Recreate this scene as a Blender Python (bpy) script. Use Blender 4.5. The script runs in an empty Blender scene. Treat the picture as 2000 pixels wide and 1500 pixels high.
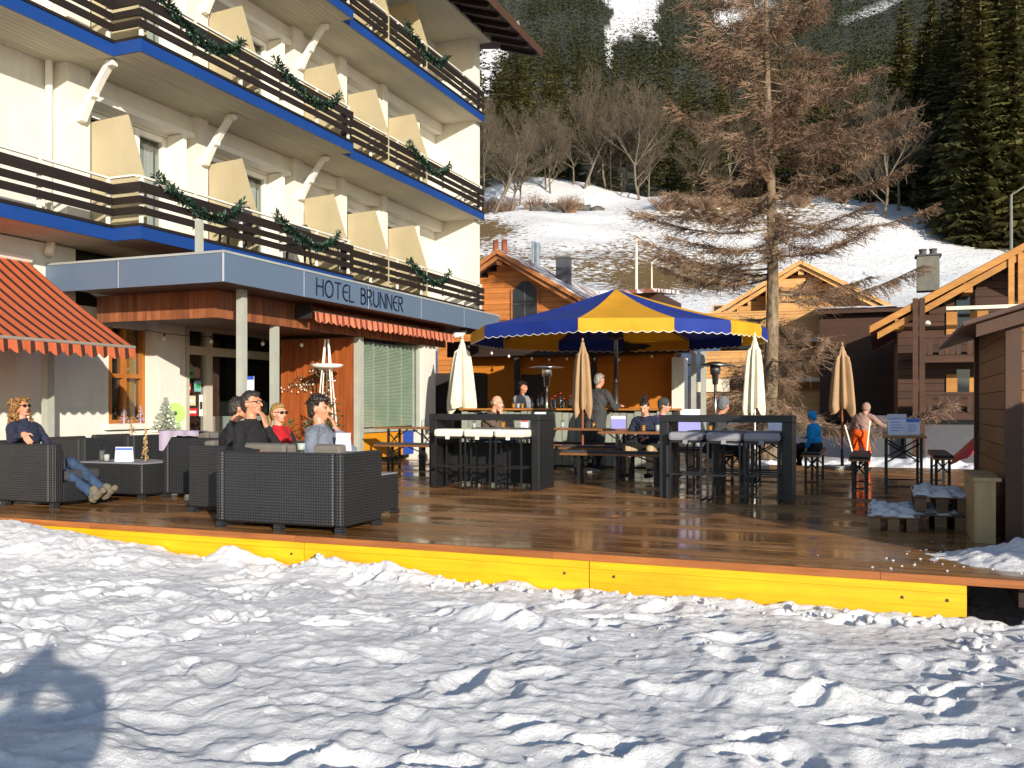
import bpy, bmesh, math, random
import numpy as np
from mathutils import Vector, Matrix, Euler
R = math.radians
PI = math.pi
rnd = random.Random(7)
C = bpy.context.scene.collection
SC = bpy.context.scene
# ---------------------------------------------------------------- camera
# The world axes follow the hotel: +y runs along its facade into depth, +x out to the right, deck top z = 0.
TH = R(21.8); CT, ST = math.cos(TH), math.sin(TH)
FPX, HOR, EYE = 1800.0, 793.0, 1.15
cd = bpy.data.cameras.new('camera'); cam = bpy.data.objects.new('camera', cd); C.objects.link(cam)
cam.location = (0, 0, EYE); cam.rotation_euler = (R(90), 0, TH)
cd.sensor_width = 36; cd.lens = 36*FPX/2000; cd.shift_y = (HOR-750)/2000
cd.clip_start = 0.1; cd.clip_end = 5000
SC.camera = cam
# ---------------------------------------------------------------- light
SUN_AZ = (0.690, -0.724)      # horizontal direction towards the sun
SUN_EL = R(14.3)
w = bpy.data.worlds.new('World'); SC.world = w; w.use_nodes = True
nt = w.node_tree; nt.nodes.clear()
sky = nt.nodes.new('ShaderNodeTexSky'); sky.sky_type = 'NISHITA'; sky.sun_disc = False
sky.sun_elevation = SUN_EL; sky.sun_rotation = math.atan2(SUN_AZ[0], SUN_AZ[1])
sky.altitude = 1200; sky.air_density = 1.0; sky.dust_density = 0.6; sky.ozone_density = 1.2
bg = nt.nodes.new('ShaderNodeBackground'); bg.inputs[1].default_value = 0.135
wo = nt.nodes.new('ShaderNodeOutputWorld')
nt.links.new(sky.outputs[0], bg.inputs[0]); nt.links.new(bg.outputs[0], wo.inputs[0])
sd = bpy.data.lights.new('sun', 'SUN'); sd.energy = 4.3; sd.angle = R(0.55); sd.color = (1.0, 0.90, 0.76)
sun = bpy.data.objects.new('sun', sd); C.objects.link(sun)
sv = Vector((SUN_AZ[0]*math.cos(SUN_EL), SUN_AZ[1]*math.cos(SUN_EL), math.sin(SUN_EL)))
sun.rotation_euler = sv.to_track_quat('Z', 'Y').to_euler(); sun.location = (20, -20, 30)
SC.view_settings.view_transform = 'Standard'; SC.view_settings.look = 'None'
SC.view_settings.exposure = 0.56; SC.view_settings.gamma = 1.0; SC.view_settings.use_curve_mapping = False
SC.cycles.use_denoising = True
SC.cycles.max_bounces = 6; SC.cycles.transparent_max_bounces = 12
SC.cycles.caustics_reflective = False; SC.cycles.caustics_refractive = False
SC.cycles.sample_clamp_indirect = 6.0
# ---------------------------------------------------------------- pixel helpers (photo 2000 x 1500)
def ray(px):
    cx = (px-1000)/FPX
    return cx*CT-ST, cx*ST+CT
def at(px, t):                       # ground position along a column at camera depth t
    a, b = ray(px); return a*t, b*t
def zat(py, t): return EYE+(HOR-py)/FPX*t
def on_x(px, x):                     # where a column meets the plane x = const -> (y, t)
    a, b = ray(px); t = x/a; return b*t, t
def on_y(px, y):
    a, b = ray(px); t = y/b; return a*t, t
def depth(x, y): return -ST*x+CT*y
def to_px(x, y, z):
    t = depth(x, y); return 1000+FPX*(CT*x+ST*y)/t, HOR-FPX*(z-EYE)/t
# ---------------------------------------------------------------- materials
MATS = {}
def srgb(h):
    v = [int(h[i:i+2], 16)/255 for i in (0, 2, 4)]
    return tuple(((c/12.92) if c <= 0.04045 else ((c+0.055)/1.055)**2.4) for c in v)
class NT:
    def __init__(s, name):
        s.m = bpy.data.materials.new(name); s.m.use_nodes = True
        s.t = s.m.node_tree; s.b = s.t.nodes['Principled BSDF']; s.out = s.t.nodes['Material Output']
        MATS[name] = s.m
    def n(s, kind, **kw):
        nd = s.t.nodes.new(kind)
        for k, v in kw.items(): setattr(nd, k, v)
        return nd
    def l(s, a, b): s.t.links.new(a, b)
    def pos(s, rand=True, scale=(1, 1, 1), coord='pos'):
        if coord == 'pos': p = s.n('ShaderNodeNewGeometry').outputs['Position']
        else: p = s.n('ShaderNodeTexCoord').outputs['Object']
        if rand:
            oi = s.n('ShaderNodeObjectInfo'); mu = s.n('ShaderNodeMath', operation='MULTIPLY'); mu.inputs[1].default_value = 57.0
            s.l(oi.outputs['Random'], mu.inputs[0])
            ad = s.n('ShaderNodeVectorMath', operation='ADD'); s.l(p, ad.inputs[0]); s.l(mu.outputs[0], ad.inputs[1]); p = ad.outputs[0]
        mp = s.n('ShaderNodeMapping'); mp.inputs['Scale'].default_value = scale; s.l(p, mp.inputs['Vector'])
        return mp.outputs[0]
    def noise(s, vec, scale=5, detail=3, rough=0.55, dist=0.0):
        nd = s.n('ShaderNodeTexNoise'); nd.inputs['Scale'].default_value = scale; nd.inputs['Detail'].default_value = detail
        nd.inputs['Roughness'].default_value = rough; nd.inputs['Distortion'].default_value = dist
        if vec is not None: s.l(vec, nd.inputs['Vector'])
        return nd.outputs[0]
    def ramp(s, fac, stops):
        r = s.n('ShaderNodeValToRGB'); e = r.color_ramp.elements
        while len(e) < len(stops): e.new(0.5)
        for i, (p, c) in enumerate(stops):
            e[i].position = p; e[i].color = (*c, 1) if len(c) == 3 else c
        s.l(fac, r.inputs[0]); return r.outputs[0]
    def mix(s, fac, a, b, mode='MIX'):
        m = s.n('ShaderNodeMix', data_type='RGBA', blend_type=mode)
        for inp, v in ((0, fac), (6, a), (7, b)):
            if hasattr(v, 'links') or hasattr(v, 'is_linked'): s.l(v, m.inputs[inp])
            else: m.inputs[inp].default_value = v if inp == 0 else ((*v, 1) if len(v) == 3 else v)
        return m.outputs[2]
    def math(s, op, a, b=None):
        m = s.n('ShaderNodeMath', operation=op)
        for i, v in enumerate((a, b)):
            if v is None: continue
            if hasattr(v, 'is_linked'): s.l(v, m.inputs[i])
            else: m.inputs[i].default_value = v
        return m.outputs[0]
    def rand(s): return s.n('ShaderNodeObjectInfo').outputs['Random']
    def bump(s, h, strength=0.3, dist=0.01):
        b = s.n('ShaderNodeBump'); b.inputs['Strength'].default_value = strength; b.inputs['Distance'].default_value = dist
        s.l(h, b.inputs['Height']); s.l(b.outputs[0], s.b.inputs['Normal'])
    def set(s, col=None, rough=None, metal=None, **kw):
        for k, v in (('Base Color', col), ('Roughness', rough), ('Metallic', metal)):
            if v is None: continue
            if hasattr(v, 'is_linked'): s.l(v, s.b.inputs[k])
            else: s.b.inputs[k].default_value = (*v, 1) if k == 'Base Color' else v
        for k, v in kw.items(): s.b.inputs[k].default_value = v
        return s.m
def paint(name, c, rough=0.6, var=0.12, scale=6, bump=0.0, metal=0.0, rand=0.0, dirt=None, coord='pos', bscale=None, bdist=0.01, **kw):
    n = NT(name); v = n.pos(True, coord=coord)
    f = n.noise(v, scale, 4)
    dk = tuple(x*(1-var) for x in c); lt = tuple(min(1, x*(1+var)) for x in c)
    col = n.mix(n.ramp(f, [(0.3, (0, 0, 0)), (0.7, (1, 1, 1))]), dk, lt)
    if rand:
        hv = n.n('ShaderNodeHueSaturation'); n.l(col, hv.inputs['Color'])
        n.l(n.math('ADD', n.math('MULTIPLY', n.rand(), 2*rand), 1-rand), hv.inputs['Value']); col = hv.outputs[0]
    if dirt:
        g = n.noise(n.pos(True, (2.4, 2.4, 0.35)), 1.5, 6, 0.72)
        col = n.mix(n.ramp(g, [(0.52, (0, 0, 0)), (0.78, (dirt, dirt, dirt))]), col, tuple(x*0.45 for x in c))
    n.set(col, rough, metal, **kw)
    if bump: n.bump(n.noise(v, bscale or scale*8, 4), bump, bdist)
    return n.m
def wood(name, c1, c2, axis='x', rough=0.55, rand=0.25, gs=(1.2, 22), bump=0.25, spec=None, knots=True):
    n = NT(name)
    sc = {'x': (gs[0], gs[1], gs[1]), 'y': (gs[1], gs[0], gs[1]), 'z': (gs[1], gs[1], gs[0])}[axis]
    v = n.pos(True, sc)
    f = n.noise(v, 1.0, 5, 0.6, 0.6)
    col = n.mix(n.ramp(f, [(0.25, (0, 0, 0)), (0.75, (1, 1, 1))]), c1, c2)
    hv = n.n('ShaderNodeHueSaturation'); n.l(col, hv.inputs['Color'])
    n.l(n.math('ADD', n.math('MULTIPLY', n.rand(), 2*rand), 1-rand), hv.inputs['Value']); col = hv.outputs[0]
    if knots:
        big = n.noise(n.pos(True), 1.1, 5, 0.65)
        col = n.mix(n.ramp(big, [(0.45, (0, 0, 0)), (0.75, (0.45, 0.45, 0.45))]), col, tuple(x*0.5 for x in c1))
    n.set(col, rough); n.bump(f, bump, 0.004)
    if spec is not None: n.b.inputs['Specular IOR Level'].default_value = spec
    return n.m
def stripes(name, c1, c2, axis, period, duty, rough=0.8, off=0.0, trans=0.0):
    n = NT(name); g = n.n('ShaderNodeNewGeometry'); sx = n.n('ShaderNodeSeparateXYZ'); n.l(g.outputs['Position'], sx.inputs[0])
    q = n.math('FRACT', n.math('DIVIDE', n.math('ADD', sx.outputs[axis], 100.0+off), period))
    fac = n.math('LESS_THAN', q, duty)
    f = n.noise(n.pos(False), 4, 4)
    a = n.mix(f, tuple(x*0.8 for x in c1), tuple(min(1, x*1.15) for x in c1))
    n.set(n.mix(fac, a, c2), rough)
    n.bump(n.noise(n.pos(False), 3, 3), 0.2, 0.05)
    if trans:
        tr = n.n('ShaderNodeBsdfTranslucent'); n.l(n.mix(fac, c1, c2), tr.inputs[0])
        ms = n.n('ShaderNodeMixShader'); ms.inputs[0].default_value = trans
        n.l(n.b.outputs[0], ms.inputs[1]); n.l(tr.outputs[0], ms.inputs[2]); n.l(ms.outputs[0], n.out.inputs[0])
    return n.m
def cloth(name, c, trans=0.0, rough=0.85, var=0.1, scale=5, rand=0.0, bump=0.25, bscale=14, bdist=0.01):
    m = paint(name, c, rough, var, scale, bump, rand=rand, bscale=bscale, bdist=bdist)
    if trans:
        t = m.node_tree; b = t.nodes['Principled BSDF']; o = t.nodes['Material Output']
        tr = t.nodes.new('ShaderNodeBsdfTranslucent'); tr.inputs[0].default_value = (*c, 1)
        ms = t.nodes.new('ShaderNodeMixShader'); ms.inputs[0].default_value = trans
        t.links.new(b.outputs[0], ms.inputs[1]); t.links.new(tr.outputs[0], ms.inputs[2]); t.links.new(ms.outputs[0], o.inputs[0])
    return m
def glass(name, tint=(0.8, 0.9, 0.9), alpha=0.25, rough=0.03):
    # pane: sharp reflection over a mostly see-through sheet
    n = NT(name); t = n.n('ShaderNodeBsdfTransparent'); t.inputs[0].default_value = (*tint, 1)
    gl = n.n('ShaderNodeBsdfGlossy'); gl.inputs[1].default_value = rough
    fr = n.n('ShaderNodeFresnel'); fr.inputs[0].default_value = 1.5
    bf = n.n('ShaderNodeNewGeometry').outputs['Backfacing']
    f = n.math('MULTIPLY', n.math('ADD', fr.outputs[0], alpha), n.math('SUBTRACT', 1.0, bf))
    ms = n.n('ShaderNodeMixShader'); n.l(f, ms.inputs[0]); n.l(t.outputs[0], ms.inputs[1]); n.l(gl.outputs[0], ms.inputs[2])
    n.l(ms.outputs[0], n.out.inputs[0]); return n.m
# ---------------------------------------------------------------- mesh helpers
class MB:
    def __init__(s): s.v = []; s.f = []; s.mi = []; s.cur = 0
    def add(s, vs, fs):
        o = len(s.v); s.v.extend(tuple(p) for p in vs)
        for f in fs: s.f.append(tuple(i+o for i in f)); s.mi.append(s.cur)
        return s
    def box(s, c, size, rot=None):
        hx, hy, hz = (k/2 for k in size)
        vs = [Vector((x*hx, y*hy, z*hz)) for x in (-1, 1) for y in (-1, 1) for z in (-1, 1)]
        if rot is not None:
            m = Euler(rot).to_matrix() if not isinstance(rot, Matrix) else rot
            vs = [m @ p for p in vs]
        c = Vector(c)
        return s.add([p+c for p in vs], [(0, 1, 3, 2), (4, 6, 7, 5), (0, 4, 5, 1), (2, 3, 7, 6), (0, 2, 6, 4), (1, 5, 7, 3)])
    def bb(s, x0, x1, y0, y1, z0, z1): return s.box(((x0+x1)/2, (y0+y1)/2, (z0+z1)/2), (abs(x1-x0), abs(y1-y0), abs(z1-z0)))
    def tube(s, pts, rad, n=8, cap=True):
        pts = [Vector(p) for p in pts]; k = len(pts)
        if not hasattr(rad, '__len__'): rad = [rad]*k
        rings = []; up0 = None
        for i, p in enumerate(pts):
            d = (pts[min(i+1, k-1)]-pts[max(i-1, 0)])
            if d.length < 1e-9: d = Vector((0, 0, 1))
            d.normalize()
            if up0 is None: up0 = Vector((0, 0, 1)) if abs(d.z) < 0.9 else Vector((1, 0, 0))
            a = d.cross(up0)
            if a.length < 1e-6: a = d.orthogonal()
            a.normalize(); b = a.cross(d); up0 = b
            rings.append([p+(a*math.cos(2*PI*j/n)+b*math.sin(2*PI*j/n))*rad[i] for j in range(n)])
        vs = [q for r in rings for q in r]; fs = []
        for i in range(k-1):
            for j in range(n):
                fs.append((i*n+j, i*n+(j+1) % n, (i+1)*n+(j+1) % n, (i+1)*n+j))
        if cap: fs += [tuple(range(n))[::-1], tuple((k-1)*n+j for j in range(n))]
        return s.add(vs, fs)
    def lathe(s, prof, n=16, c=(0, 0, 0), cap=True):
        vs = []; fs = []; k = len(prof)
        for (r, z) in prof:
            for j in range(n):
                a = 2*PI*j/n; vs.append((c[0]+r*math.cos(a), c[1]+r*math.sin(a), c[2]+z))
        for i in range(k-1):
            for j in range(n): fs.append((i*n+j, i*n+(j+1) % n, (i+1)*n+(j+1) % n, (i+1)*n+j))
        if cap: fs += [tuple(range(n))[::-1], tuple((k-1)*n+j for j in range(n))]
        return s.add(vs, fs)
    def prism(s, poly, a, b, axis='y'):
        # polygon in the plane across the axis, extruded from a to b
        def P(u, v, k): return {'y': (u, k, v), 'x': (k, u, v), 'z': (u, v, k)}[axis]
        n = len(poly)
        vs = [P(u, v, a) for u, v in poly]+[P(u, v, b) for u, v in poly]
        fs = [tuple(range(n)), tuple(range(2*n-1, n-1, -1))]+[(i, n+i, n+(i+1) % n, (i+1) % n) for i in range(n)]
        return s.add(vs, fs)
    def ball(s, c, r, n=10, m=7):
        if not hasattr(r, '__len__'): r = (r, r, r)
        vs = [(c[0], c[1], c[2]-r[2])]; fs = []
        for i in range(1, m):
            ph = -PI/2+PI*i/m
            for j in range(n):
                a = 2*PI*j/n; vs.append((c[0]+r[0]*math.cos(ph)*math.cos(a), c[1]+r[1]*math.cos(ph)*math.sin(a), c[2]+r[2]*math.sin(ph)))
        vs.append((c[0], c[1], c[2]+r[2])); L = len(vs)-1
        for j in range(n):
            fs.append((0, 1+(j+1) % n, 1+j)); fs.append((L, 1+(m-2)*n+j, 1+(m-2)*n+(j+1) % n))
            for i in range(m-2): fs.append((1+i*n+j, 1+i*n+(j+1) % n, 1+(i+1)*n+(j+1) % n, 1+(i+1)*n+j))
        return s.add(vs, fs)
    def mesh(s, name, mats, smooth=False, fix=True):
        me = bpy.data.meshes.new(name); me.from_pydata(s.v, [], s.f)
        for m in (mats if isinstance(mats, (list, tuple)) else [mats]): me.materials.append(MATS[m] if isinstance(m, str) else m)
        if any(s.mi): me.polygons.foreach_set('material_index', s.mi)
        if fix:
            bm = bmesh.new(); bm.from_mesh(me); bmesh.ops.recalc_face_normals(bm, faces=bm.faces); bm.to_mesh(me); bm.free()
        if smooth: me.polygons.foreach_set('use_smooth', [True]*len(me.polygons))
        me.update(); return me
    def build(s, name, mats, parent=None, smooth=False, bevel=0.0, **kw):
        o = bpy.data.objects.new(name, s.mesh(name, mats, smooth)); C.objects.link(o)
        if parent: o.parent = parent
        if bevel:
            b = o.modifiers.new('bevel', 'BEVEL'); b.width = bevel; b.segments = 2; b.limit_method = 'ANGLE'
        tag(o, **kw); return o
def tag(o, label=None, cat=None, group=None, kind=None):
    if label: o['label'] = label
    if cat: o['category'] = cat
    if group: o['group'] = group
    if kind: o['kind'] = kind
    return o
def thing(name, label, cat, loc=(0, 0, 0), rz=0, group=None):
    o = bpy.data.objects.new(name, None); C.objects.link(o); o.location = loc; o.rotation_euler = (0, 0, rz)
    o.empty_display_size = 0.2
    return tag(o, label, cat, group)
def part(name, parent, loc=(0, 0, 0), rz=0):       # an Empty part holding sub-parts
    o = bpy.data.objects.new(name, None); C.objects.link(o); o.location = loc; o.rotation_euler = (0, 0, rz); o.parent = parent
    o.empty_display_size = 0.1; return o
UNIT = {}
def unit_box(mat):
    if mat not in UNIT: UNIT[mat] = MB().box((0, 0, 0), (1, 1, 1)).mesh('piece', mat)
    return UNIT[mat]
def piece(name, mat, parent, c, size, rot=None):
    # one board / slat / tile: shares one small mesh per material
    o = bpy.data.objects.new(name, unit_box(mat)); C.objects.link(o); o.parent = parent
    o.location = c; o.scale = size
    if rot is not None: o.rotation_euler = rot
    return o
def pbb(name, mat, parent, x0, x1, y0, y1, z0, z1):
    return piece(name, mat, parent, ((x0+x1)/2, (y0+y1)/2, (z0+z1)/2), (abs(x1-x0), abs(y1-y0), abs(z1-z0)))
def mesh_obj(name, me, parent=None, loc=(0, 0, 0), rot=(0, 0, 0), scale=(1, 1, 1), **kw):
    o = bpy.data.objects.new(name, me); C.objects.link(o); o.location = loc; o.rotation_euler = rot; o.scale = scale
    if parent: o.parent = parent
    tag(o, **kw); return o
def copy_tree(o, parent=None, loc=None, rz=None, label=None):
    c = o.copy(); C.objects.link(c); c.parent = parent
    if loc is not None: c.location = loc
    if rz is not None: c.rotation_euler = (0, 0, rz)
    if label: c['label'] = label
    for ch in o.children: copy_tree(ch, c)
    return c
# value noise on numpy grids
def vnoise(x, y, seed=0):
    xi = np.floor(x).astype(np.int64); yi = np.floor(y).astype(np.int64); fx = x-xi; fy = y-yi
    def h(a, b):
        n = (a*374761393+b*668265263+seed*974634777) & 0x7fffffff
        n = ((n ^ (n >> 13))*1274126177) & 0x7fffffff
        n = n ^ (n >> 16)
        return (n & 0xffff)/65535.0
    u = fx*fx*fx*(fx*(fx*6-15)+10); v = fy*fy*fy*(fy*(fy*6-15)+10)
    a, b, c, d = h(xi, yi), h(xi+1, yi), h(xi, yi+1), h(xi+1, yi+1)
    return (a*(1-u)+b*u)*(1-v)+(c*(1-u)+d*u)*v
def fbm(x, y, o=4, seed=0, lac=2.03, g=0.5):
    s = 0; a = 1; t = 0
    for i in range(o): s = s+a*vnoise(x, y, seed+i*17); t += a; x = x*lac+3.1; y = y*lac+1.7; a *= g
    return s/t
def billow(x, y, o=3, seed=0):
    s = 0; a = 1; t = 0
    for i in range(o): s = s+a*np.abs(2*vnoise(x, y, seed+i*31)-1); t += a; x = x*2.1+5; y = y*2.1+9; a *= 0.5
    return s/t
def grid_obj(name, X, Y, Z, mat, smooth=True, **kw):
    ny, nx = X.shape
    me = bpy.data.meshes.new(name)
    co = np.stack([X, Y, Z], -1).reshape(-1, 3).astype(np.float32)
    idx = np.arange(nx*ny).reshape(ny, nx)
    q = np.stack([idx[:-1, :-1], idx[:-1, 1:], idx[1:, 1:], idx[1:, :-1]], -1).reshape(-1, 4).astype(np.int32)
    me.vertices.add(len(co)); me.vertices.foreach_set('co', co.ravel())
    me.loops.add(q.size); me.loops.foreach_set('vertex_index', q.ravel())
    me.polygons.add(len(q)); me.polygons.foreach_set('loop_start', np.arange(0, q.size, 4, dtype=np.int32))
    me.polygons.foreach_set('loop_total', np.full(len(q), 4, dtype=np.int32))
    me.update(calc_edges=True); me.validate()
    if smooth: me.polygons.foreach_set('use_smooth', np.ones(len(q), dtype=bool))
    me.materials.append(MATS[mat])
    o = bpy.data.objects.new(name, me); C.objects.link(o); tag(o, **kw); return o
# ================================================================ palette
n = NT('snow')
v = n.pos(False); f1 = n.noise(v, 3.0, 5, 0.6); f2 = n.noise(v, 38.0, 4, 0.7); f3 = n.noise(v, 0.9, 4, 0.6)
col = n.mix(n.ramp(f1, [(0.35, (0, 0, 0)), (0.7, (1, 1, 1))]), (0.79, 0.80, 0.83), (0.90, 0.90, 0.90))
col = n.mix(n.ramp(f3, [(0.66, (0, 0, 0)), (0.82, (0.5, 0.5, 0.5))]), col, (0.62, 0.56, 0.48))
n.set(col, 0.55); n.b.inputs['Specular IOR Level'].default_value = 0.25
f4 = n.noise(v, 16.0, 8, 0.78); n.bump(n.math('ADD', n.math('MULTIPLY', f2, 0.35), f4), 0.75, 0.045)
# hillside: thin snow broken by grass, more grass where the slope bellies out
n = NT('hillside'); v = n.pos(False)
big = n.noise(v, 0.035, 5, 0.6); tuft = n.noise(n.pos(False, (1, 1, 2.2)), 1.5, 6, 0.74, 0.4); fine = n.noise(v, 3.0, 4, 0.7)
g = n.mix(fine, srgb('4a3a1c'), srgb('8a6c3a'))
sn = n.mix(fine, (0.74, 0.75, 0.78), (0.88, 0.88, 0.88))
ga = n.n('ShaderNodeAttribute', attribute_name='grass'); fa = n.n('ShaderNodeAttribute', attribute_name='forest')
thr = n.math('ADD', n.math('ADD', n.math('MULTIPLY', big, 0.45), n.math('MULTIPLY', tuft, 0.75)), n.math('MULTIPLY', ga.outputs['Fac'], 0.165))
c_ = n.mix(n.ramp(thr, [(0.665, (0, 0, 0)), (0.695, (1, 1, 1))]), sn, g)
n.set(n.mix(n.math('MULTIPLY', fa.outputs['Fac'], n.ramp(tuft, [(0.3, (1, 1, 1)), (0.8, (0.93, 0.93, 0.93))])), c_, n.mix(fine, srgb('161b0f'), srgb('262a18'))), 0.85); n.bump(tuft, 0.8, 0.5)
# deck boards, wet
n = NT('deck_wood'); v = n.pos(True, (1.6, 26, 26)); f = n.noise(v, 1.0, 5, 0.62, 0.5)
col = n.mix(n.ramp(f, [(0.25, (0, 0, 0)), (0.78, (1, 1, 1))]), srgb('77502c'), srgb('b78650'))
hv = n.n('ShaderNodeHueSaturation'); n.l(col, hv.inputs['Color']); n.l(n.math('ADD', n.math('MULTIPLY', n.rand(), 0.5), 0.75), hv.inputs['Value'])
pud = n.noise(n.pos(False, (0.55, 1.3, 1)), 1.25, 5, 0.62, 0.3)
wet = n.ramp(pud, [(0.38, (0, 0, 0)), (0.56, (1, 1, 1))])
col = n.mix(wet, hv.outputs[0], n.mix(0.45, hv.outputs[0], srgb('4a2e18')))
n.set(col, n.math('SUBTRACT', 0.46, n.math('MULTIPLY', wet, 0.34)))
n.l(n.math('ADD', n.math('MULTIPLY', wet, 0.35), 0.45), n.b.inputs['Specular IOR Level'])
n.bump(f, 0.12, 0.003)
wood('edge_wood', srgb('8a4d22'), srgb('b8733a'), 'x', 0.5)
wood('yellow_paint', srgb('d8a204'), srgb('f0bd08'), 'x', 0.55, 0.06, (1.5, 40), 0.3)
paint('bolt_metal', (0.12, 0.1, 0.08), 0.5, 0.1, metal=0.8)
paint('wall_cream', srgb('dad6ca'), 0.85, 0.05, 1.5, 0.12, dirt=0.32, bscale=60)
paint('wall_white', srgb('d8d5cc'), 0.8, 0.05, 1.5, 0.12, dirt=0.25, bscale=60)
paint('trim_white', srgb('e8e4da'), 0.5, 0.04, 3)
paint('rail_white', srgb('dcd8d0'), 0.45, 0.05, 3)
paint('blue_fascia', srgb('103c80'), 0.45, 0.08, 2, 0.08, dirt=0.12)
wood('slat_brown', srgb('130c08'), srgb('241710'), 'y', 0.6, 0.2)
wood('slat_brown_x', srgb('130c08'), srgb('241710'), 'x', 0.6, 0.2)
wood('soffit_board', srgb('b9b29c'), srgb('d0cab4'), 'y', 0.7, 0.06, bump=0.1, knots=False)
paint('slab_grey', srgb('8d8a82'), 0.85, 0.12, 3, 0.2)
n = NT('screen_panel')          # ribbed, slightly translucent yellowed fibreglass
v = n.pos(False); br = n.n('ShaderNodeTexWave', wave_type='BANDS', bands_direction='X'); br.inputs['Scale'].default_value = 9; n.l(v, br.inputs['Vector'])
bz = n.n('ShaderNodeTexWave', wave_type='BANDS', bands_direction='Z'); bz.inputs['Scale'].default_value = 9; n.l(v, bz.inputs['Vector'])
f = n.noise(v, 2.2, 5)
c = n.mix(f, srgb('c2b490'), srgb('dbd0b0')); c = n.mix(n.ramp(bz.outputs[0], [(0.0, (0.25,)*3), (0.12, (0, 0, 0))]), c, srgb('a89870'))
c = n.mix(n.ramp(br.outputs[0], [(0.0, (0.25,)*3), (0.12, (0, 0, 0))]), c, srgb('a89870'))
n.set(c, 0.5); n.bump(br.outputs[0], 0.15, 0.01)
tr = n.n('ShaderNodeBsdfTranslucent'); n.l(c, tr.inputs[0]); ms = n.n('ShaderNodeMixShader'); ms.inputs[0].default_value = 0.35
n.l(n.b.outputs[0], ms.inputs[1]); n.l(tr.outputs[0], ms.inputs[2]); n.l(ms.outputs[0], n.out.inputs[0])
glass('window_glass', (0.75, 0.8, 0.8), 0.06)
glass('clear_glass', (0.93, 0.96, 0.96), 0.02)
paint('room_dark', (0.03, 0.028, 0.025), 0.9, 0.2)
cloth('curtain', (0.72, 0.70, 0.66), 0.3)
paint('canopy_panel', srgb('5a6c82'), 0.35, 0.03, 1.2, 0.03, dirt=0.06)
paint('joint_metal', srgb('c9ccd2'), 0.4, 0.05, metal=0.3)
paint('canopy_cap', srgb('9aa09f'), 0.5, 0.15, 2)
paint('letter_blue', srgb('14233f'), 0.5, 0.05)
wood('header_board', srgb('6a3820'), srgb('9c6340'), 'z', 0.5, 0.3, bump=0.2)
wood('wall_board', srgb('7d3a17'), srgb('b0602c'), 'z', 0.45, 0.2, bump=0.2)
paint('post_grey', srgb('a3a69c'), 0.55, 0.1, 4, 0.1, dirt=0.2)
paint('ceiling_wood', srgb('4a2a1c'), 0.6, 0.2, 3, 0.1)
stripes('awning_fabric', srgb('d06a42'), srgb('43271d'), 1, 0.19, 0.34, trans=0.25)
stripes('small_awning_fabric', srgb('e08a68'), srgb('8a4030'), 1, 0.20, 0.36, trans=0.2)
paint('awning_bar', srgb('8d8478'), 0.5, 0.1)
wood('window_wood', srgb('9a5a22'), srgb('c07a34'), 'z', 0.45, 0.1)
paint('curtain_amber', srgb('d08a10'), 0.7, 0.1)
paint('door_metal', srgb('b5b0a2'), 0.4, 0.04, 3)
paint('black_plastic', (0.02, 0.02, 0.022), 0.4, 0.1)
paint('roof_wood', srgb('2a1a12'), 0.7, 0.2, 3, 0.2)
paint('roof_edge', srgb('4a2f20'), 0.6, 0.2, 3, 0.1)
n = NT('blind_green'); n.set(n.mix(n.noise(n.pos(False), 1.5), srgb('8fa08a'), srgb('c2cdb4')), 0.5)
for nm, h in (('sign_green', '3aa25a'), ('sign_red', 'c8282c'), ('sign_white', 'e2e2dc'), ('sign_cyan', '7fb4b4'), ('sign_cream', 'd8cfa8'), ('sign_lime', 'a2c86a'), ('sign_blue', '2850b0'), ('print_blue', '5570c0'), ('paper', 'dcdcea'), ('photo_violet', '6a6ab4')):
    paint(nm, srgb(h), 0.5, 0.05, 12)
# ================================================================ ground
PROF = [(-400, -0.6), (-100, -0.55), (20, -0.48), (34, -0.3), (45, 0.2), (52, 3.2), (60, 7.0), (110, 20.0), (150, 31), (240, 74), (420, 165), (600, 252), (1000, 470), (1300, 640)]
PS = np.array([p[0] for p in PROF], float); PZ = np.array([p[1] for p in PROF], float)
def ground_z(x, y):
    x = np.asarray(x, float); y = np.asarray(y, float)
    s = -ST*x+CT*y; l = CT*x+ST*y
    z = np.interp(s, PS, PZ)
    k = np.clip((s-48)/60, 0, 1)
    z = z+k*((fbm(l/38+20, s/38, 4, 3)-0.5)*9)+np.clip((s-60)/200, 0, 1)*(fbm(l/140+5, s/140, 4, 9)-0.5)*45
    z = z+k*(l/90)**2*np.clip((s-55)/150, 0, 1)*2.0*(s/150)
    z = z+k*(fbm(l/5+2, s/5, 3, 21)-0.5)*1.1
    return z
def gz(x, y): return float(ground_z(x, y))
S = np.concatenate([np.linspace(-120, 36, 24), np.linspace(38, 70, 40), np.linspace(71, 170, 150), np.linspace(173, 420, 80), np.linspace(428, 1290, 70)])
L = np.concatenate([np.linspace(-900, -130, 36), np.linspace(-124, 130, 220), np.linspace(140, 900, 36)])
LL, SS = np.meshgrid(L, S)
GX = CT*LL-ST*SS; GY = ST*LL+CT*SS
terrain = grid_obj('hillside_ground', GX, GY, ground_z(GX, GY), 'hillside', kind='structure')
def in_poly(px, py, poly):
    r = np.zeros(np.shape(px), bool); m = len(poly)
    for i in range(m):
        (x1, y1), (x2, y2) = poly[i], poly[(i+1) % m]
        c_ = ((y1 > py) != (y2 > py)) & (px < (x2-x1)*(py-y1)/(y2-y1+1e-9)+x1); r ^= c_
    return r
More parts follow.
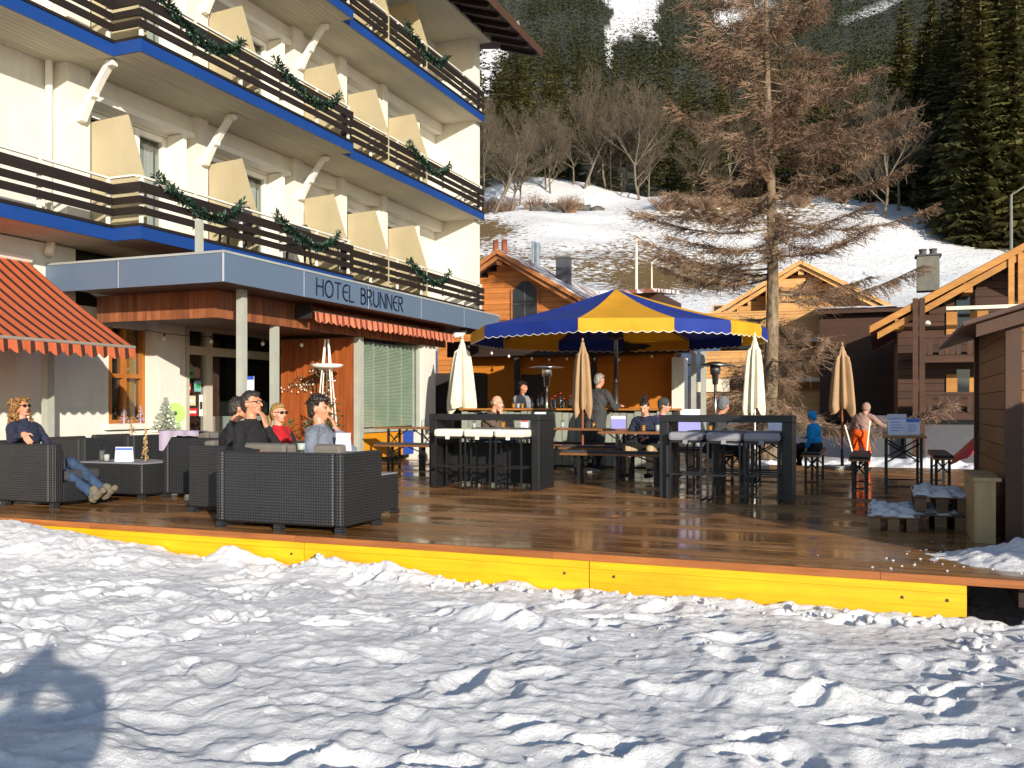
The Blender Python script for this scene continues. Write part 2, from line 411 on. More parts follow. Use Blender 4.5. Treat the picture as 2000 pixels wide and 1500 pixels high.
# clearings on the mountain: avalanche chutes and open slope, outlined by where they lie in view
CHUTES = [[(1180, 0), (1195, 95), (1235, 60), (1292, 85), (1278, 0), (1262, -160), (1170, -160)], [(918, 60), (925, 100), (930, 190), (965, 195), (985, 110), (1000, 80), (1010, 40)],
          [(1395, 60), (1420, 70), (1465, 30), (1530, -60), (1420, -60)], [(1695, 35), (1730, 30), (1745, -60), (1690, -60)], [(1170, 130), (1185, 135), (1205, 60), (1190, 60)]]
def chute(px, py):
    px = px+26*(fbm(np.asarray(py, float)/28+7, np.asarray(px, float)/40, 3, 5)-0.5)*2; r = np.zeros(np.shape(px), bool)
    for c_ in CHUTES: r |= in_poly(px, py, c_)
    return r
GZ_ = ground_z(GX, GY); TT = np.maximum(SS, 1.0); PXX = 1000+FPX*LL/TT; PYY = HOR-FPX*(GZ_-EYE)/TT
fm = np.clip((SS-132-8*np.sin(LL/9))/10, 0, 1)*(~chute(PXX, PYY))
fm = np.maximum(fm, np.clip((PXX-1790)/40, 0, 1)*np.clip((SS-96)/8, 0, 1))
gr = np.exp(-(((PXX-945)/55)**2+((PYY-450)/24)**2))+1.0*np.exp(-(((PXX-1390)/170)**2+((PYY-545)/40)**2))+0.7*np.exp(-(((PXX-1480)/150)**2+((PYY-400)/45)**2))+0.75*np.exp(-(((PXX-1250)/60)**2+((PYY-560)/40)**2))-0.4*np.exp(-(((PXX-1150)/130)**2+((PYY-400)/30)**2))+0.22*np.exp(-(((PXX-1200)/240)**2+((PYY-450)/60)**2))
gr = gr-0.45*np.exp(-(((PXX-1110)/90)**2+((PYY-470)/60)**2))-0.5*np.exp(-(((PXX-1750)/90)**2+((PYY-500)/60)**2))-np.clip((SS-230)/60, 0, 1)
for nm_, ar in (('forest', fm), ('grass', gr)):
    at_ = terrain.data.attributes.new(nm_, 'FLOAT', 'POINT'); at_.data.foreach_set('value', ar.ravel().astype(np.float32))
# trampled snow in front of the terrace
def snow_z(X, Y):
    z = -0.27+0.05*(fbm(X/2.1, Y/2.1, 3, 5)-0.5)
    rg = np.random.RandomState(5)
    wx = X+0.25*(fbm(X/0.7+9, Y/0.7, 2, 81)-0.5); wy = Y+0.25*(fbm(X/0.7, Y/0.7+7, 2, 82)-0.5)
    z = z+0.042*(1-billow(wx/0.75, wy/0.62, 2, 11))*(0.5+fbm(X/1.9, Y/1.9, 2, 33))
    z = z+0.034*np.clip(fbm(wx/0.17+2, wy/0.15, 4, 66)-0.5, 0, 1)*(0.3+1.6*fbm(X/1.1+3, Y/1.1, 2, 47))
    z = z+0.025*(1-billow(wx/0.24+3, wy/0.21, 2, 51))*(0.35+1.1*fbm(X/0.8+4, Y/0.8, 2, 44))
    z = z+0.026*(fbm(wx/0.10, wy/0.085, 4, 71)-0.5)*(0.4+1.2*fbm(X/0.9, Y/0.9, 2, 78))+0.010*(fbm(X/0.035, Y/0.035, 2, 77)-0.5)
    for i in range(240):               # footprints with a pushed-up rim
        cx, cy, a = rg.uniform(-10, 3), rg.uniform(1.8, 6.6), rg.uniform(0, PI); dp = rg.uniform(0.015, 0.05); ln = rg.uniform(0.11, 0.2)
        m = (np.abs(X-cx) < 0.5) & (np.abs(Y-cy) < 0.5)
        dx = X[m]-cx; dy = Y[m]-cy
        u = (dx*math.cos(a)+dy*math.sin(a))/ln; w_ = (-dx*math.sin(a)+dy*math.cos(a))/(ln*0.5)
        r = np.sqrt(u*u+w_*w_)
        z[m] += -dp*np.exp(-r**4*0.6)+dp*0.4*np.exp(-((r-1.35)/0.3)**2)
    trk = []
    for (x0, y0, a, m_) in ((-9.0, 3.6, 0.42, 9), (-6.5, 2.2, 0.75, 8), (-1.2, 6.3, -2.6, 9), (-4.4, 6.1, -1.2, 6), (0.9, 5.9, -2.2, 8), (-3.2, 2.4, 0.5, 7), (-7.6, 5.9, -0.6, 8)):
        for k in range(m_): trk.append((x0+math.cos(a)*0.6*k-math.sin(a)*0.1*(-1)**k+rg.uniform(-.05, .05), y0+math.sin(a)*0.6*k+math.cos(a)*0.1*(-1)**k+rg.uniform(-.05, .05), a+rg.uniform(-.25, .25)))
    for cx, cy, a in trk:              # boot prints along a few walked lines: sole and heel
        m = (np.abs(X-cx) < 0.35) & (np.abs(Y-cy) < 0.35)
        if not m.any(): continue
        dx = X[m]-cx; dy = Y[m]-cy; u = dx*math.cos(a)+dy*math.sin(a); w_ = -dx*math.sin(a)+dy*math.cos(a)
        q = np.minimum(((u-0.045)/0.105)**2+(w_/0.052)**2, ((u+0.095)/0.055)**2+(w_/0.042)**2)
        z[m] += -0.036/(1+np.exp((q-1)*6))+0.007*np.exp(-((np.sqrt(q)-1.35)/0.22)**2)
    for cx, cy, h, r in [(-8.1, 6.55, 0.20, 0.85), (-7.2, 6.35, 0.16, 0.8), (-9.6, 6.5, 0.16, 0.9), (-6.2, 6.35, 0.08, 0.55), (-5.35, 6.72, 0.10, 0.3), (-4.4, 6.74, 0.10, 0.42), (-3.7, 6.72, 0.08, 0.4), (-2.35, 5.6, 0.15, 0.27), (-2.1, 5.55, 0.1, 0.2), (-0.6, 4.55, 0.10, 0.26), (-0.25, 4.6, 0.1, 0.2), (2.6, 6.4, 0.3, 0.8), (1.8, 5.6, 0.12, 0.5), (-3.0, 2.9, 0.06, 0.25), (0.9, 4.9, 0.12, 0.3)]:
        q = ((X-cx)/r)**2+((Y-cy)/(r*0.75))**2
        z = z+h*(0.8 if cy < 6 else 1.0)*np.exp(-q*1.4)*(0.85+0.3*fbm(X/0.14, Y/0.14, 3, 91))
    e = np.clip((Y-6.3)/0.5, 0, 1)*np.clip((-5.5-X)/1.5, 0, 1)
    e2 = np.exp(-((Y-6.75)/0.14)**2)*(X > -5.6)
    z = z-0.075*np.clip((Y-5.0)/1.3, 0, 1)*np.clip((X+6.2)/1.6, 0, 1)*(X < 1.2)
    z = z+e2*0.06*(fbm(X/0.3+1, Y/0.12, 3, 15)*2.2-0.75)
    return z
gx = np.arange(-11.0, 3.6, 0.0165); gy = np.arange(1.3, 6.86, 0.0165)
X, Y = np.meshgrid(gx, gy)
Z = snow_z(X, Y)
Z = np.where((X > 0.7), Z, np.minimum(Z, np.where(Y > 6.80, -0.05, 9)))
edge = np.minimum.reduce([X-gx[0], gx[-1]-X, Y-gy[0]])
Z = Z-np.clip(0.3-edge, 0, 0.3)*0.9
grid_obj('snow_ground', X, Y, Z, 'snow', kind='structure')
# loose clods of snow along the board
cl = MB()
for i in range(300):
    x = rnd.uniform(-5.6, 1.6); y = 6.76-abs(rnd.gauss(0, 0.09)); r = rnd.uniform(0.008, 0.03)
    if x > 0.4: y = rnd.uniform(6.0, 6.75)
    z = float(snow_z(np.array([[x]]), np.array([[y]]))[0, 0]) if i % 3 == 0 else -0.29+rnd.uniform(-0.03, 0.02)
    k = len(cl.v); cl.ball((x, y, z+r*0.3), (r*rnd.uniform(0.8, 1.4), r*rnd.uniform(0.8, 1.3), r*rnd.uniform(0.7, 1.1)), 7, 5)
    for j in range(k, len(cl.v)):
        p = cl.v[j]; cl.v[j] = (p[0]+rnd.gauss(0, r*0.14), p[1]+rnd.gauss(0, r*0.14), p[2]+rnd.gauss(0, r*0.14))
for i in range(260):
    x = rnd.uniform(-9.5, 2.0); y = rnd.uniform(2.0, 6.7); 
    if fbm(np.array([x/0.9]), np.array([y/0.9]), 2, 90)[0] < 0.42+0.2*rnd.random(): continue
    j0, i0 = int((y-gy[0])/0.0165), int((x-gx[0])/0.0165); z = float(Z[j0, i0]); r = rnd.uniform(0.005, 0.011) if rnd.random() < 0.85 else rnd.uniform(0.012, 0.026)
    k = len(cl.v); cl.ball((x, y, z+r*0.25), (r*rnd.uniform(0.7, 1.5), r*rnd.uniform(0.7, 1.4), r*rnd.uniform(0.6, 1.0)), 6, 4)
    for j in range(k, len(cl.v)):
        p = cl.v[j]; cl.v[j] = (p[0]+rnd.gauss(0, r*0.2), p[1]+rnd.gauss(0, r*0.2), p[2]+rnd.gauss(0, r*0.2))
cl.build('snow_clods', 'snow', smooth=True, kind='stuff')
# ================================================================ terrace deck
deck = thing('terrace_deck', 'wet brown plank terrace in front of the hotel', 'terrace'); deck['kind'] = 'structure'; del deck['category']
DX0, DX1, DY0, DY1 = -13.0, 5.5, 6.88, 18.6
y = DY0; k = 0
while y < 24.0:
    wdt = 0.142
    x1 = DX1 if y < DY1 else -2.7
    cuts = [DX0]+sorted(rnd.uniform(-11, x1-1.5) for _ in range(2))+[x1]
    for a, b in zip(cuts[:-1], cuts[1:]):
        if b-a > 0.3: pbb('plank', 'deck_wood', deck, a+0.002, b-0.002, y+0.003, y+wdt-0.003, -0.035+rnd.uniform(-0.0015, 0.0015), rnd.uniform(-0.002, 0.0))
    y += wdt; k += 1
for i in range(14):      # joists keep the boards off the ground
    x = -12.6+i*1.35
    pbb('joist', 'roof_wood', deck, x-0.04, x+0.04, DY0+0.12, DY1-0.05, -0.2, -0.036)
for i in range(-5, 3): pbb('edge_strip', 'edge_wood', deck, i*2.4+0.0015, i*2.4+2.3985, DY0-0.03, DY0-0.001, -0.05, 0.004)
bx = [-12.5, -8.3, -4.72, -2.1, 0.54]
for a, b in zip(bx[:-1], bx[1:]):
    p = pbb('edge_board', 'yellow_paint', deck, a+0.004, b-0.004, DY0-0.012, DY0+0.03, -0.112, -0.052)
    pbb('edge_board', 'yellow_paint', deck, a+0.004, b-0.004, DY0-0.016, DY0+0.03, -0.215, -0.1135)
    pbb('edge_board', 'yellow_paint', deck, a+0.004, b-0.004, DY0-0.012, DY0+0.03, -0.31, -0.2165)
for x in (0.42, 0.14, -1.9, -2.3, -4.6, -4.85):
    o = MB().lathe([(0.011, 0), (0.011, 0.008), (0.004, 0.011)], 10).build('bolt', 'bolt_metal', deck); o.location = (x, DY0-0.016, -0.16); o.rotation_euler = (R(90), 0, 0)
# ================================================================ hotel
H = thing('hotel', 'cream hotel with blue edged wooden balconies and grey-blue entrance canopy', 'hotel', (0, 0, 0))
XW, XR = -11.6, -11.95             # pier front, recessed wall
YE = 24.3
Z1, ST_H = 3.84, 2.80
LV = [Z1, Z1+ST_H, Z1+2*ST_H]
TOP = 11.9
def hp(name, mat, *a): return pbb(name, mat, H, *a)
# main body walls (recess plane), in one block per storey band with window openings built as frames in front
mb = MB()
PIERS = [(10.61, 11.05), (13.5, 13.80), (16.5, 16.85), (18.32, 18.6), (20.28, 20.52)]
WINS = [(11.35, 13.15), (14.25, 16.1), (19.0, 20.1), (20.95, 22.2), (4.5, 6.2), (7.3, 9.0)]
for z in LV:                      # wall with real openings
    ys = sorted(WINS); prev = 2.0
    for a, b in ys:
        mb.bb(XR-0.3, XR, prev, a, z, z+ST_H); mb.bb(XR-0.3, XR, a, b, z+2.15, z+ST_H); prev = b
    mb.bb(XR-0.3, XR, prev, YE, z, z+ST_H)
mb.build('wall', 'wall_cream', H)
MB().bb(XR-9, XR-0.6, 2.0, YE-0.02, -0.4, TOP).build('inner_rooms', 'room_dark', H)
MB().bb(XR-9, XR-0.31, YE-0.3, YE, -0.4, TOP).build('end_wall', 'wall_cream', H)
for z in LV:
    for a, b in PIERS: hp('pier', 'wall_cream', XR+0.001, XW, a, b, z+0.005, z+ST_H-0.19)
    hp('end_fin', 'wall_cream', XR+0.001, -10.72, 23.92, YE, z+0.005, z+ST_H-0.19)
    hp('lintel', 'wall_cream', XR+0.001, XW-0.12, 11.06, 23.91, z+2.32, z+ST_H-0.195)
    hp('lintel_rail', 'trim_white', XR+0.001, XW-0.06, 11.06, 16.49, z+2.2, z+2.3)
    for a, b in WINS:
        w_ = part('window', H)
        fx0, fx1 = XR-0.16, XR-0.08
        for q in ((a, a+0.09), (b-0.09, b), (a+(b-a)*0.62-0.05, a+(b-a)*0.62+0.05)): pbb('frame', 'trim_white', w_, fx0, fx1+0.03, q[0], q[1], z+0.05, z+2.145)
        pbb('frame', 'trim_white', w_, fx0, fx1+0.02, a+0.09, b-0.09, z+2.05, z+2.144)
        pbb('pane', 'window_glass', w_, fx0+0.03, fx0+0.04, a+0.09, b-0.09, z+0.05, z+2.05)
        pbb('reveal', 'trim_white', w_, fx1+0.03, XW-0.02, b+0.002, b+0.10, z+0.05, z+2.19)
        cm = MB(); nn = 26
        for side in (0, 1):
            y0 = a+0.1+(b-a)*0.55*side; y1 = y0+(b-a)*0.36
            pts = [(XR-0.27+0.03*math.sin(i*1.9), y0+(y1-y0)*i/nn) for i in range(nn+1)]
            vs = [(px_, py_, z+0.06) for px_, py_ in pts]+[(px_, py_, z+2.04) for px_, py_ in pts]
            cm.add(vs, [(i, i+1, nn+2+i, nn+1+i) for i in range(nn)])
        cm.build('curtain', 'curtain', w_, smooth=True)
# privacy screens between the balconies
for z in LV:
    for ys in (11.07, 13.82, 16.87, 18.62, 20.54):
        mb = MB().prism([(XW+0.002, z+0.06), (-10.5, z+0.06), (-10.5, z+0.75), (-10.86, z+1.84), (XW+0.002, z+1.80)], ys, ys+0.03, 'y')
        mb.build('privacy_screen', 'screen_panel', H)
# downpipe in the corner beside the first pier
MB().tube([(-11.86, 10.5, 3.9), (-11.86, 10.5, 11.3)], 0.055, 12).build('downpipe', 'trim_white', H, smooth=True)
MB().tube([(-11.7, 10.35, 3.45), (-11.75, 10.45, 3.6), (-11.86, 10.5, 3.9)], 0.07, 12).build('downpipe', 'trim_white', H, smooth=True)
# balconies
SECT = [(-10.78, 2.0, 10.74), (-10.25, 10.74, 16.66), (-10.5, 16.66, 24.1)]
SL = [(0.67, 0.52), (0.46, 0.355), (0.30, 0.19)]      # slat top / bottom above the fascia top
for li, z in enumerate(LV):
    B = part('balcony', H)
    for si, (xf, y0, y1) in enumerate(SECT):
        pbb('floor_slab', 'slab_grey', B, XR+0.002, xf-0.032, y0+(0.001 if si else 0), y1, z-0.16, z+0.04)
        pbb('floor_edge', 'slat_brown', B, xf-0.03, xf+0.02, y0, y1, z+0.0005, z+0.045)
        pbb('fascia', 'blue_fascia', B, xf-0.03, xf, y0, y1, z-0.19, z)
        xb = XR+0.01
        wsl = 0.115; i = 0
        while xb < xf-0.05:
            x2 = min(xb+wsl, xf-0.034)
            if li or si == 0 or True: pbb('soffit_board', 'soffit_board', B, xb+0.003, x2-0.003, y0+0.004, y1-0.004, z-0.19, z-0.161)
            xb += wsl
        for a, b in SL: pbb('slat', 'slat_brown', B, xf-0.05, xf-0.015, y0+(0.002), y1-0.002, z+b, z+a)
        pbb('handrail', 'rail_white', B, xf-0.1, xf-0.052, y0, y1, z+0.745, z+0.775)
        m = max(2, int((y1-y0)/1.15))
        for k in range(m+1):
            yy = y0+0.06+(y1-y0-0.12)*k/m
            pbb('baluster', 'rail_white', B, xf-0.098, xf-0.055, yy-0.025, yy+0.025, z+0.045, z+0.744)
    for (xa, xb_, yy, sgn) in ((-10.78, -10.25, 10.74, -1), (-10.5, -10.25, 16.66, 1), (XW, -10.5, 24.1, 1)):   # short returns
        ya, yb_ = (yy-0.03, yy) if sgn < 0 else (yy, yy+0.03)
        pbb('fascia', 'blue_fascia', B, xa, xb_+0.0, ya, yb_-0.0005, z-0.19, z-0.0005)
        pbb('floor_edge', 'slat_brown_x', B, xa+0.021, xb_, ya, yb_, z+0.001, z+0.045)
        for a, b in SL: pbb('slat', 'slat_brown_x', B, xa, xb_-0.0, ya, yb_, z+b+0.001, z+a-0.001)
        pbb('handrail', 'rail_white', B, xa-0.05, xb_-0.101, ya-0.03 if sgn < 0 else ya-0.06, yb_-0.001, z+0.746, z+0.774)
# curved white braces under the balconies
prof = [(0.0, 0.0), (0.10, 0.01), (0.18, 0.17), (0.27, 0.33), (0.33, 0.36), (0.345, 0.42), (0.48, 0.62), (0.60, 0.775), (0.69, 0.79), (0.71, 0.87), (0.58, 0.875), (0.0, 0.14)]
for z in LV[1:]:
    for yb_ in (10.83, 13.65, 16.67):
        MB().prism([(XW+0.001+u*1.05, z-0.195-0.88+v_) for u, v_ in prof], yb_-0.065, yb_+0.065, 'y').build('brace', 'trim_white', H, bevel=0.012)
# things behind the railing: folded plastic garden table backs, cut as the dark chair shapes one sees through the slats
# roof over the top balcony
ROOF = part('roof', H)
mb = MB().prism([(-12.5, 12.05), (-10.35, 11.78), (-9.25, 11.42), (-9.25, 11.56), (-12.5, 12.55)], 1.0, 25.4, 'y'); mb.build('roof_slab', 'roof_wood', ROOF)
pbb('soffit', 'soffit_board', ROOF, XR, -10.4, 2.0, YE+0.1, 11.62, 11.7)
MB().prism([(-9.25, 11.40), (-9.20, 11.38), (-9.20, 11.60), (-9.25, 11.60)], 1.0, 25.42, 'y').build('eave_board', 'roof_edge', ROOF)
for i in range(34):
    yy = 2+i*0.7
    MB().prism([(-10.4, 11.66), (-9.3, 11.31), (-9.3, 11.42), (-10.4, 11.78)], yy, yy+0.09, 'y').build('rafter', 'roof_wood', ROOF)
# ---------------- ground floor
GX0 = -11.8
mb = MB()
mb.bb(GX0-0.3, GX0, 2.0, 10.95, -0.3, 3.63); mb.bb(GX0-0.3, GX0, 10.95, 11.62, -0.3, 2.75); mb.bb(GX0-0.3, GX0, 11.62, 12.42, -0.3, 0.86); mb.bb(GX0-0.3, GX0, 11.62, 12.42, 2.45, 2.75)
mb.bb(GX0-0.3, GX0, 12.42, 13.42, -0.3, 2.75); mb.bb(GX0-0.3, GX0, 13.42, 16.6, 2.62, 2.75)
mb.build('ground_wall', 'wall_white', H)
MB().bb(GX0-1.0, GX0-0.32, 10.9, 22, 2.76, 3.64).build('dark_band', 'room_dark', H)  # recessed dark strip with the shade under the balcony put into it
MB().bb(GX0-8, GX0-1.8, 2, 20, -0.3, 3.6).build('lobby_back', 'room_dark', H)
for a, z0, z1 in ((9.2, 0.3, 1.05), (9.2, 1.12, 2.2), (10.4, 0.3, 1.05), (10.4, 1.12, 2.2), (7.9, 0.3, 1.05), (6.6, 0.3, 1.05)):
    hp('wall_panel', 'wall_white', GX0+0.001, GX0+0.02, a, a+1.1, z0, z1)
w_ = part('window', H)                                   # small wooden window by the entrance
for a, b in ((11.62, 11.68), (12.34, 12.42)): pbb('frame', 'window_wood', w_, GX0-0.12, GX0+0.015, a, b, 0.86, 2.45)
pbb('frame', 'window_wood', w_, GX0-0.12, GX0+0.012, 11.93, 12.0, 0.92, 2.45)
for a, b in ((0.86, 0.92), (1.62, 1.69)): pbb('frame', 'window_wood', w_, GX0-0.11, GX0+0.010, 11.68, 12.34, a, b)
pbb('pane', 'window_glass', w_, GX0-0.07, GX0-0.06, 11.68, 12.34, 0.92, 2.45)
pbb('curtain', 'curtain_amber', w_, GX0-0.16, GX0-0.14, 12.0, 12.33, 0.93, 2.44)
pbb('sill', 'wall_white', w_, GX0+0.001, GX0+0.14, 11.5, 12.75, 0.76, 0.85)
hp('plinth_panel', 'wall_white', GX0+0.001, GX0+0.06, 11.5, 12.75, 0.1, 0.5); hp('plinth_panel', 'wall_white', GX0+0.001, GX0+0.06, 11.5, 12.75, 0.53, 0.73)
hp('pillar', 'wall_white', GX0+0.001, GX0+0.25, 12.45, 13.0, -0.1, 2.9)
# glass entrance
D = part('entrance_door', H)
def dp(nm, m, *a): return pbb(nm, m, D, *a)
for a, b in ((13.42, 13.5), (13.95, 14.13), (15.0, 15.1), (16.2, 16.28)): dp('frame', 'door_metal', GX0-0.1, GX0+0.03, a, b, 0.0, 2.6)
dp('frame', 'door_metal', GX0-0.09, GX0+0.025, 13.5, 16.2, 2.10, 2.26); dp('frame', 'door_metal', GX0-0.09, GX0+0.025, 13.5, 16.2, 2.54, 2.615)
dp('frame', 'door_metal', GX0-0.085, GX0+0.02, 14.13, 15.0, 0.0, 0.14)
dp('pane', 'window_glass', GX0-0.05, GX0-0.04, 13.5, 13.95, 0, 2.1); dp('pane', 'window_glass', GX0-0.05, GX0-0.04, 14.13, 15.0, 0.14, 2.1)
dp('pane', 'window_glass', GX0-0.05, GX0-0.04, 15.1, 16.2, 0, 2.1); dp('pane', 'window_glass', GX0-0.05, GX0-0.04, 13.5, 16.2, 2.26, 2.54)
MB().tube([(GX0+0.08, 14.9, 0.85), (GX0+0.08, 14.9, 1.35)], 0.015, 8).build('handle', 'black_plastic', D)
dp('lower_panel', 'trim_white', GX0-0.16, GX0-0.12, 14.14, 16.2, 0.05, 0.95)
# wooden side wall of the porch, facing the terrace
WW = part('porch_wall', H); x = GX0+0.005
while x < -10.02:
    pbb('board', 'wall_board', WW, x+0.002, x+0.093, 16.302, 16.34+rnd.uniform(-0.004, 0.004), 0.02, 2.56); x += 0.095
pbb('wall_core', 'room_dark', WW, GX0, -9.99, 16.345, 16.5, 0, 2.56)
# window bay with green blind
BW = part('blind_window', H)
hp('post', 'post_grey', -10.0, -9.86, 16.29, 16.45, 0.0, 2.56)
pbb('frame', 'post_grey', BW, -9.95, -9.88, 16.45, 18.92, 0.60, 0.68)
pbb('frame', 'post_grey', BW, -9.95, -9.88, 18.9, 18.98, 0.68, 2.56)
z = 0.72; zz = []
while z < 2.5:
    piece('slat', 'blind_green', BW, (-9.99, 17.68, z), (0.034, 2.42, 0.0022), (0, R(48), 0)); z += 0.031
for yy in (17.05, 17.65, 18.25, 18.8): pbb('ladder_cord', 'trim_white', BW, -9.976, -9.972, yy-0.004, yy+0.004, 0.7, 2.52)
pbb('pane', 'clear_glass', BW, -9.935, -9.928, 16.455, 18.895, 0.68, 2.56)
pbb('back_wall', 'sign_cream', BW, -11.3, -11.2, 16.5, 19.4, 0, 2.56)
pbb('inside_board', 'sign_blue', BW, -10.9, -10.85, 17.6, 18.4, 0.7, 1.6); pbb('inside_board', 'curtain_amber', BW, -10.9, -10.84, 18.0, 18.9, 1.7, 2.3); pbb('inside_board', 'sign_green', BW, -10.9, -10.85, 16.7, 17.4, 0.7, 2.0)
pbb('sill_panel', 'curtain_amber', BW, -9.97, -9.90, 16.45, 18.2, 0.06, 0.58)
pbb('sill_panel', 'sign_blue', BW, -9.97, -9.90, 18.2, 18.7, 0.06, 0.58)
hp('pillar', 'wall_white', -10.3, -9.80, 18.98, 19.62, 0.0, 2.56)
hp('side_wall', 'wall_white', -11.8, -10.3, 19.5, 19.62, 0.0, 2.56)
# header boards round the porch
HD = part('porch_header', H)
y = 11.85
while y < 20.1: pbb('board', 'header_board', HD, -9.84, -9.8+rnd.uniform(-0.003, 0.003), y+0.0015, y+0.0965, 2.56, 3.0); y += 0.098
x = -9.845
while x > -12.2: pbb('board', 'header_board', HD, x-0.0965, x-0.0015, 11.85, 11.89+rnd.uniform(-0.003, 0.003), 2.56, 3.0); x -= 0.098
pbb('porch_ceiling', 'ceiling_wood', HD, GX0, -9.845, 11.9, 20.1, 2.62, 2.66)
# canopy with panels and lettering
CN = part('canopy', H)
CX, CY0, CY1, CZ0, CZ1 = -9.0, 11.05, 21.65, 2.99, 3.42
pbb('canopy_core', 'ceiling_wood', CN, -12.0, CX-0.03, CY0+0.03, CY1, CZ0+0.012, CZ1-0.02)
pbb('cap_rail', 'canopy_cap', CN, CX-0.3, CX+0.012, CY0-0.012, CY1, CZ1, CZ1+0.035); pbb('cap_rail', 'canopy_cap', CN, -13.2, CX-0.3, CY0-0.012, CY0+0.3, CZ1, CZ1+0.035)
ys = [11.05, 13.09, 15.19, 17.35, 19.51, 21.65]
for a, b in zip(ys[:-1], ys[1:]): pbb('panel', 'canopy_panel', CN, CX-0.025, CX, a+0.011, b-0.011, CZ0, CZ1-0.002)
for a, b in ((-11.03, -9.0), (-13.1, -11.03)): pbb('panel', 'canopy_panel', CN, a+0.011, b-0.026-0.011, CY0, CY0+0.025, CZ0, CZ1-0.002)
for yy in ys[:-1]: pbb('joint_strip', 'joint_metal', CN, CX-0.02, CX-0.004, yy-0.011, yy+0.011, CZ0+0.001, CZ1-0.003)
pbb('joint_strip', 'joint_metal', CN, -11.041, -11.019, CY0+0.004, CY0+0.02, CZ0+0.001, CZ1-0.003)
def arc(cx, cy, rx, ry, a0, a1, n=14): return [(cx+rx*math.cos(R(a0+(a1-a0)*i/n)), cy+ry*math.sin(R(a0+(a1-a0)*i/n))) for i in range(n+1)]
GL = {'H': (0.62, [[(0, 0), (0, 1)], [(0.62, 0), (0.62, 1)], [(0, 0.56), (0.62, 0.56)]]),
      'O': (0.78, [arc(0.39, 0.5, 0.39, 0.5, 0, 360, 28)]),
      'T': (0.62, [[(0, 1), (0.62, 1)], [(0.31, 0), (0.31, 1)]]),
      'E': (0.50, [arc(0.42, 0.5, 0.42, 0.5, 78, 282, 20), [(0.0, 0.54), (0.46, 0.54)]]),
      'L': (0.46, [[(0, 1), (0, 0), (0.46, 0)]]),
      'B': (0.50, [[(0, 0), (0, 1)], [(0, 1)]+arc(0.22, 0.79, 0.24, 0.21, 90, -90, 10)+[(0, 0.58)], [(0, 0.58)]+arc(0.22, 0.29, 0.28, 0.29, 90, -90, 12)+[(0, 0)]]),
      'R': (0.52, [[(0, 0), (0, 1)], [(0, 1)]+arc(0.22, 0.77, 0.26, 0.23, 90, -90, 10)+[(0, 0.54)], [(0.2, 0.54), (0.52, 0)]]),
      'U': (0.60, [[(0, 1), (0, 0.3)]+arc(0.3, 0.3, 0.3, 0.3, 180, 360, 14)+[(0.6, 1)]]),
      'N': (0.62, [[(0, 0), (0, 1), (0.62, 0), (0.62, 1)]])}
def stroke(mb, pts, wd, y0, z0, sc, x, th=0.012):
    for (u0, v0), (u1, v1) in zip(pts[:-1], pts[1:]):
        d = Vector((u1-u0, v1-v0)); ln = d.length
        if ln < 1e-6: continue
        a = math.atan2(d.y, d.x)
        mb.box((x, y0+(u0+u1)/2*sc, z0+(v0+v1)/2*sc), (th, ln*sc+wd*0.6, wd), Euler((a, 0, 0)).to_matrix())
txt = 'HOTEL BRUNNER'; hgt = 0.285
tw = sum((GL[c][0] if c != ' ' else 0.42)+0.2 for c in txt)-0.2
sp = 3.07/(tw*hgt); u = 13.45
for c in txt:
    if c != ' ':
        mb = MB()
        for st in GL[c][1]: stroke(mb, [(p[0]*sp, p[1]) for p in st], 0.026, u, 3.06, hgt, CX+0.008)
        mb.build('letter', 'letter_blue', CN)
    u += ((GL[c][0] if c != ' ' else 0.42)+0.2)*hgt*sp
# posts
hp('post', 'post_grey', -9.46, -9.34, 11.91, 12.03, 0.0, 3.0)
hp('post', 'post_grey', -9.96, -9.84, 13.44, 13.56, 0.0, 2.56)
hp('post', 'post_grey', -11.26, -11.14, 9.84, 9.96, 0.0, 2.85)
hp('roof_post', 'post_grey', -9.75, -9.66, 11.3, 11.39, 3.43, 4.0)
# large striped awning on the left
AW = part('awning', H)
ax0, az0, ax1, az1 = -11.75, 3.30, -9.7, 1.97; ay0, ay1 = 2.5, 10.02
mb = MB(); nn = 12; ny = 60
vs = []; fs = []
for j in range(ny+1):
    yy = ay0+(ay1-ay0)*j/ny
    for i in range(nn+1):
        q = i/nn; vs.append((ax0+(ax1-ax0)*q, yy, az0+(az1-az0)*q-0.05*math.sin(PI*q)*(1+0.25*math.sin(yy*2.3))))
for j in range(ny):
    for i in range(nn): a = j*(nn+1)+i; fs.append((a, a+1, a+nn+2, a+nn+1))
mb.add(vs, fs); o = mb.build('awning_cloth', 'awning_fabric', AW, smooth=True)
def valance(x, y0, y1, ztop, drop, per, scal, slant=0.02):
    m = MB(); n_ = int((y1-y0)/0.025); vs = []; fs = []
    for i in range(n_+1):
        yy = y0+(y1-y0)*i/n_; zb = ztop-drop-scal*(abs(math.sin(PI*(yy-y0)/per))-0.5)*1.0
        wv = 0.012*math.sin(yy*21)+slant
        vs += [(x, yy, ztop), (x+wv*0.5, yy, (ztop+zb)/2), (x+wv, yy, zb)]
    for i in range(n_): fs += [(3*i, 3*i+1, 3*i+4, 3*i+3), (3*i+1, 3*i+2, 3*i+5, 3*i+4)]
    return m.add(vs, fs)
valance(ax1+0.02, ay0, ay1, az1-0.02, 0.13, 0.19, 0.06).build('valance', 'awning_fabric', AW, smooth=True)
MB().tube([(ax1, ay0, az1), (ax1, ay1, az1)], 0.025, 10).build('front_bar', 'awning_bar', AW)
MB().tube([(ax0, ay0, az0+0.03), (ax0, ay1+0.05, az0+0.03)], 0.06, 12).build('roller', 'trim_white', AW)
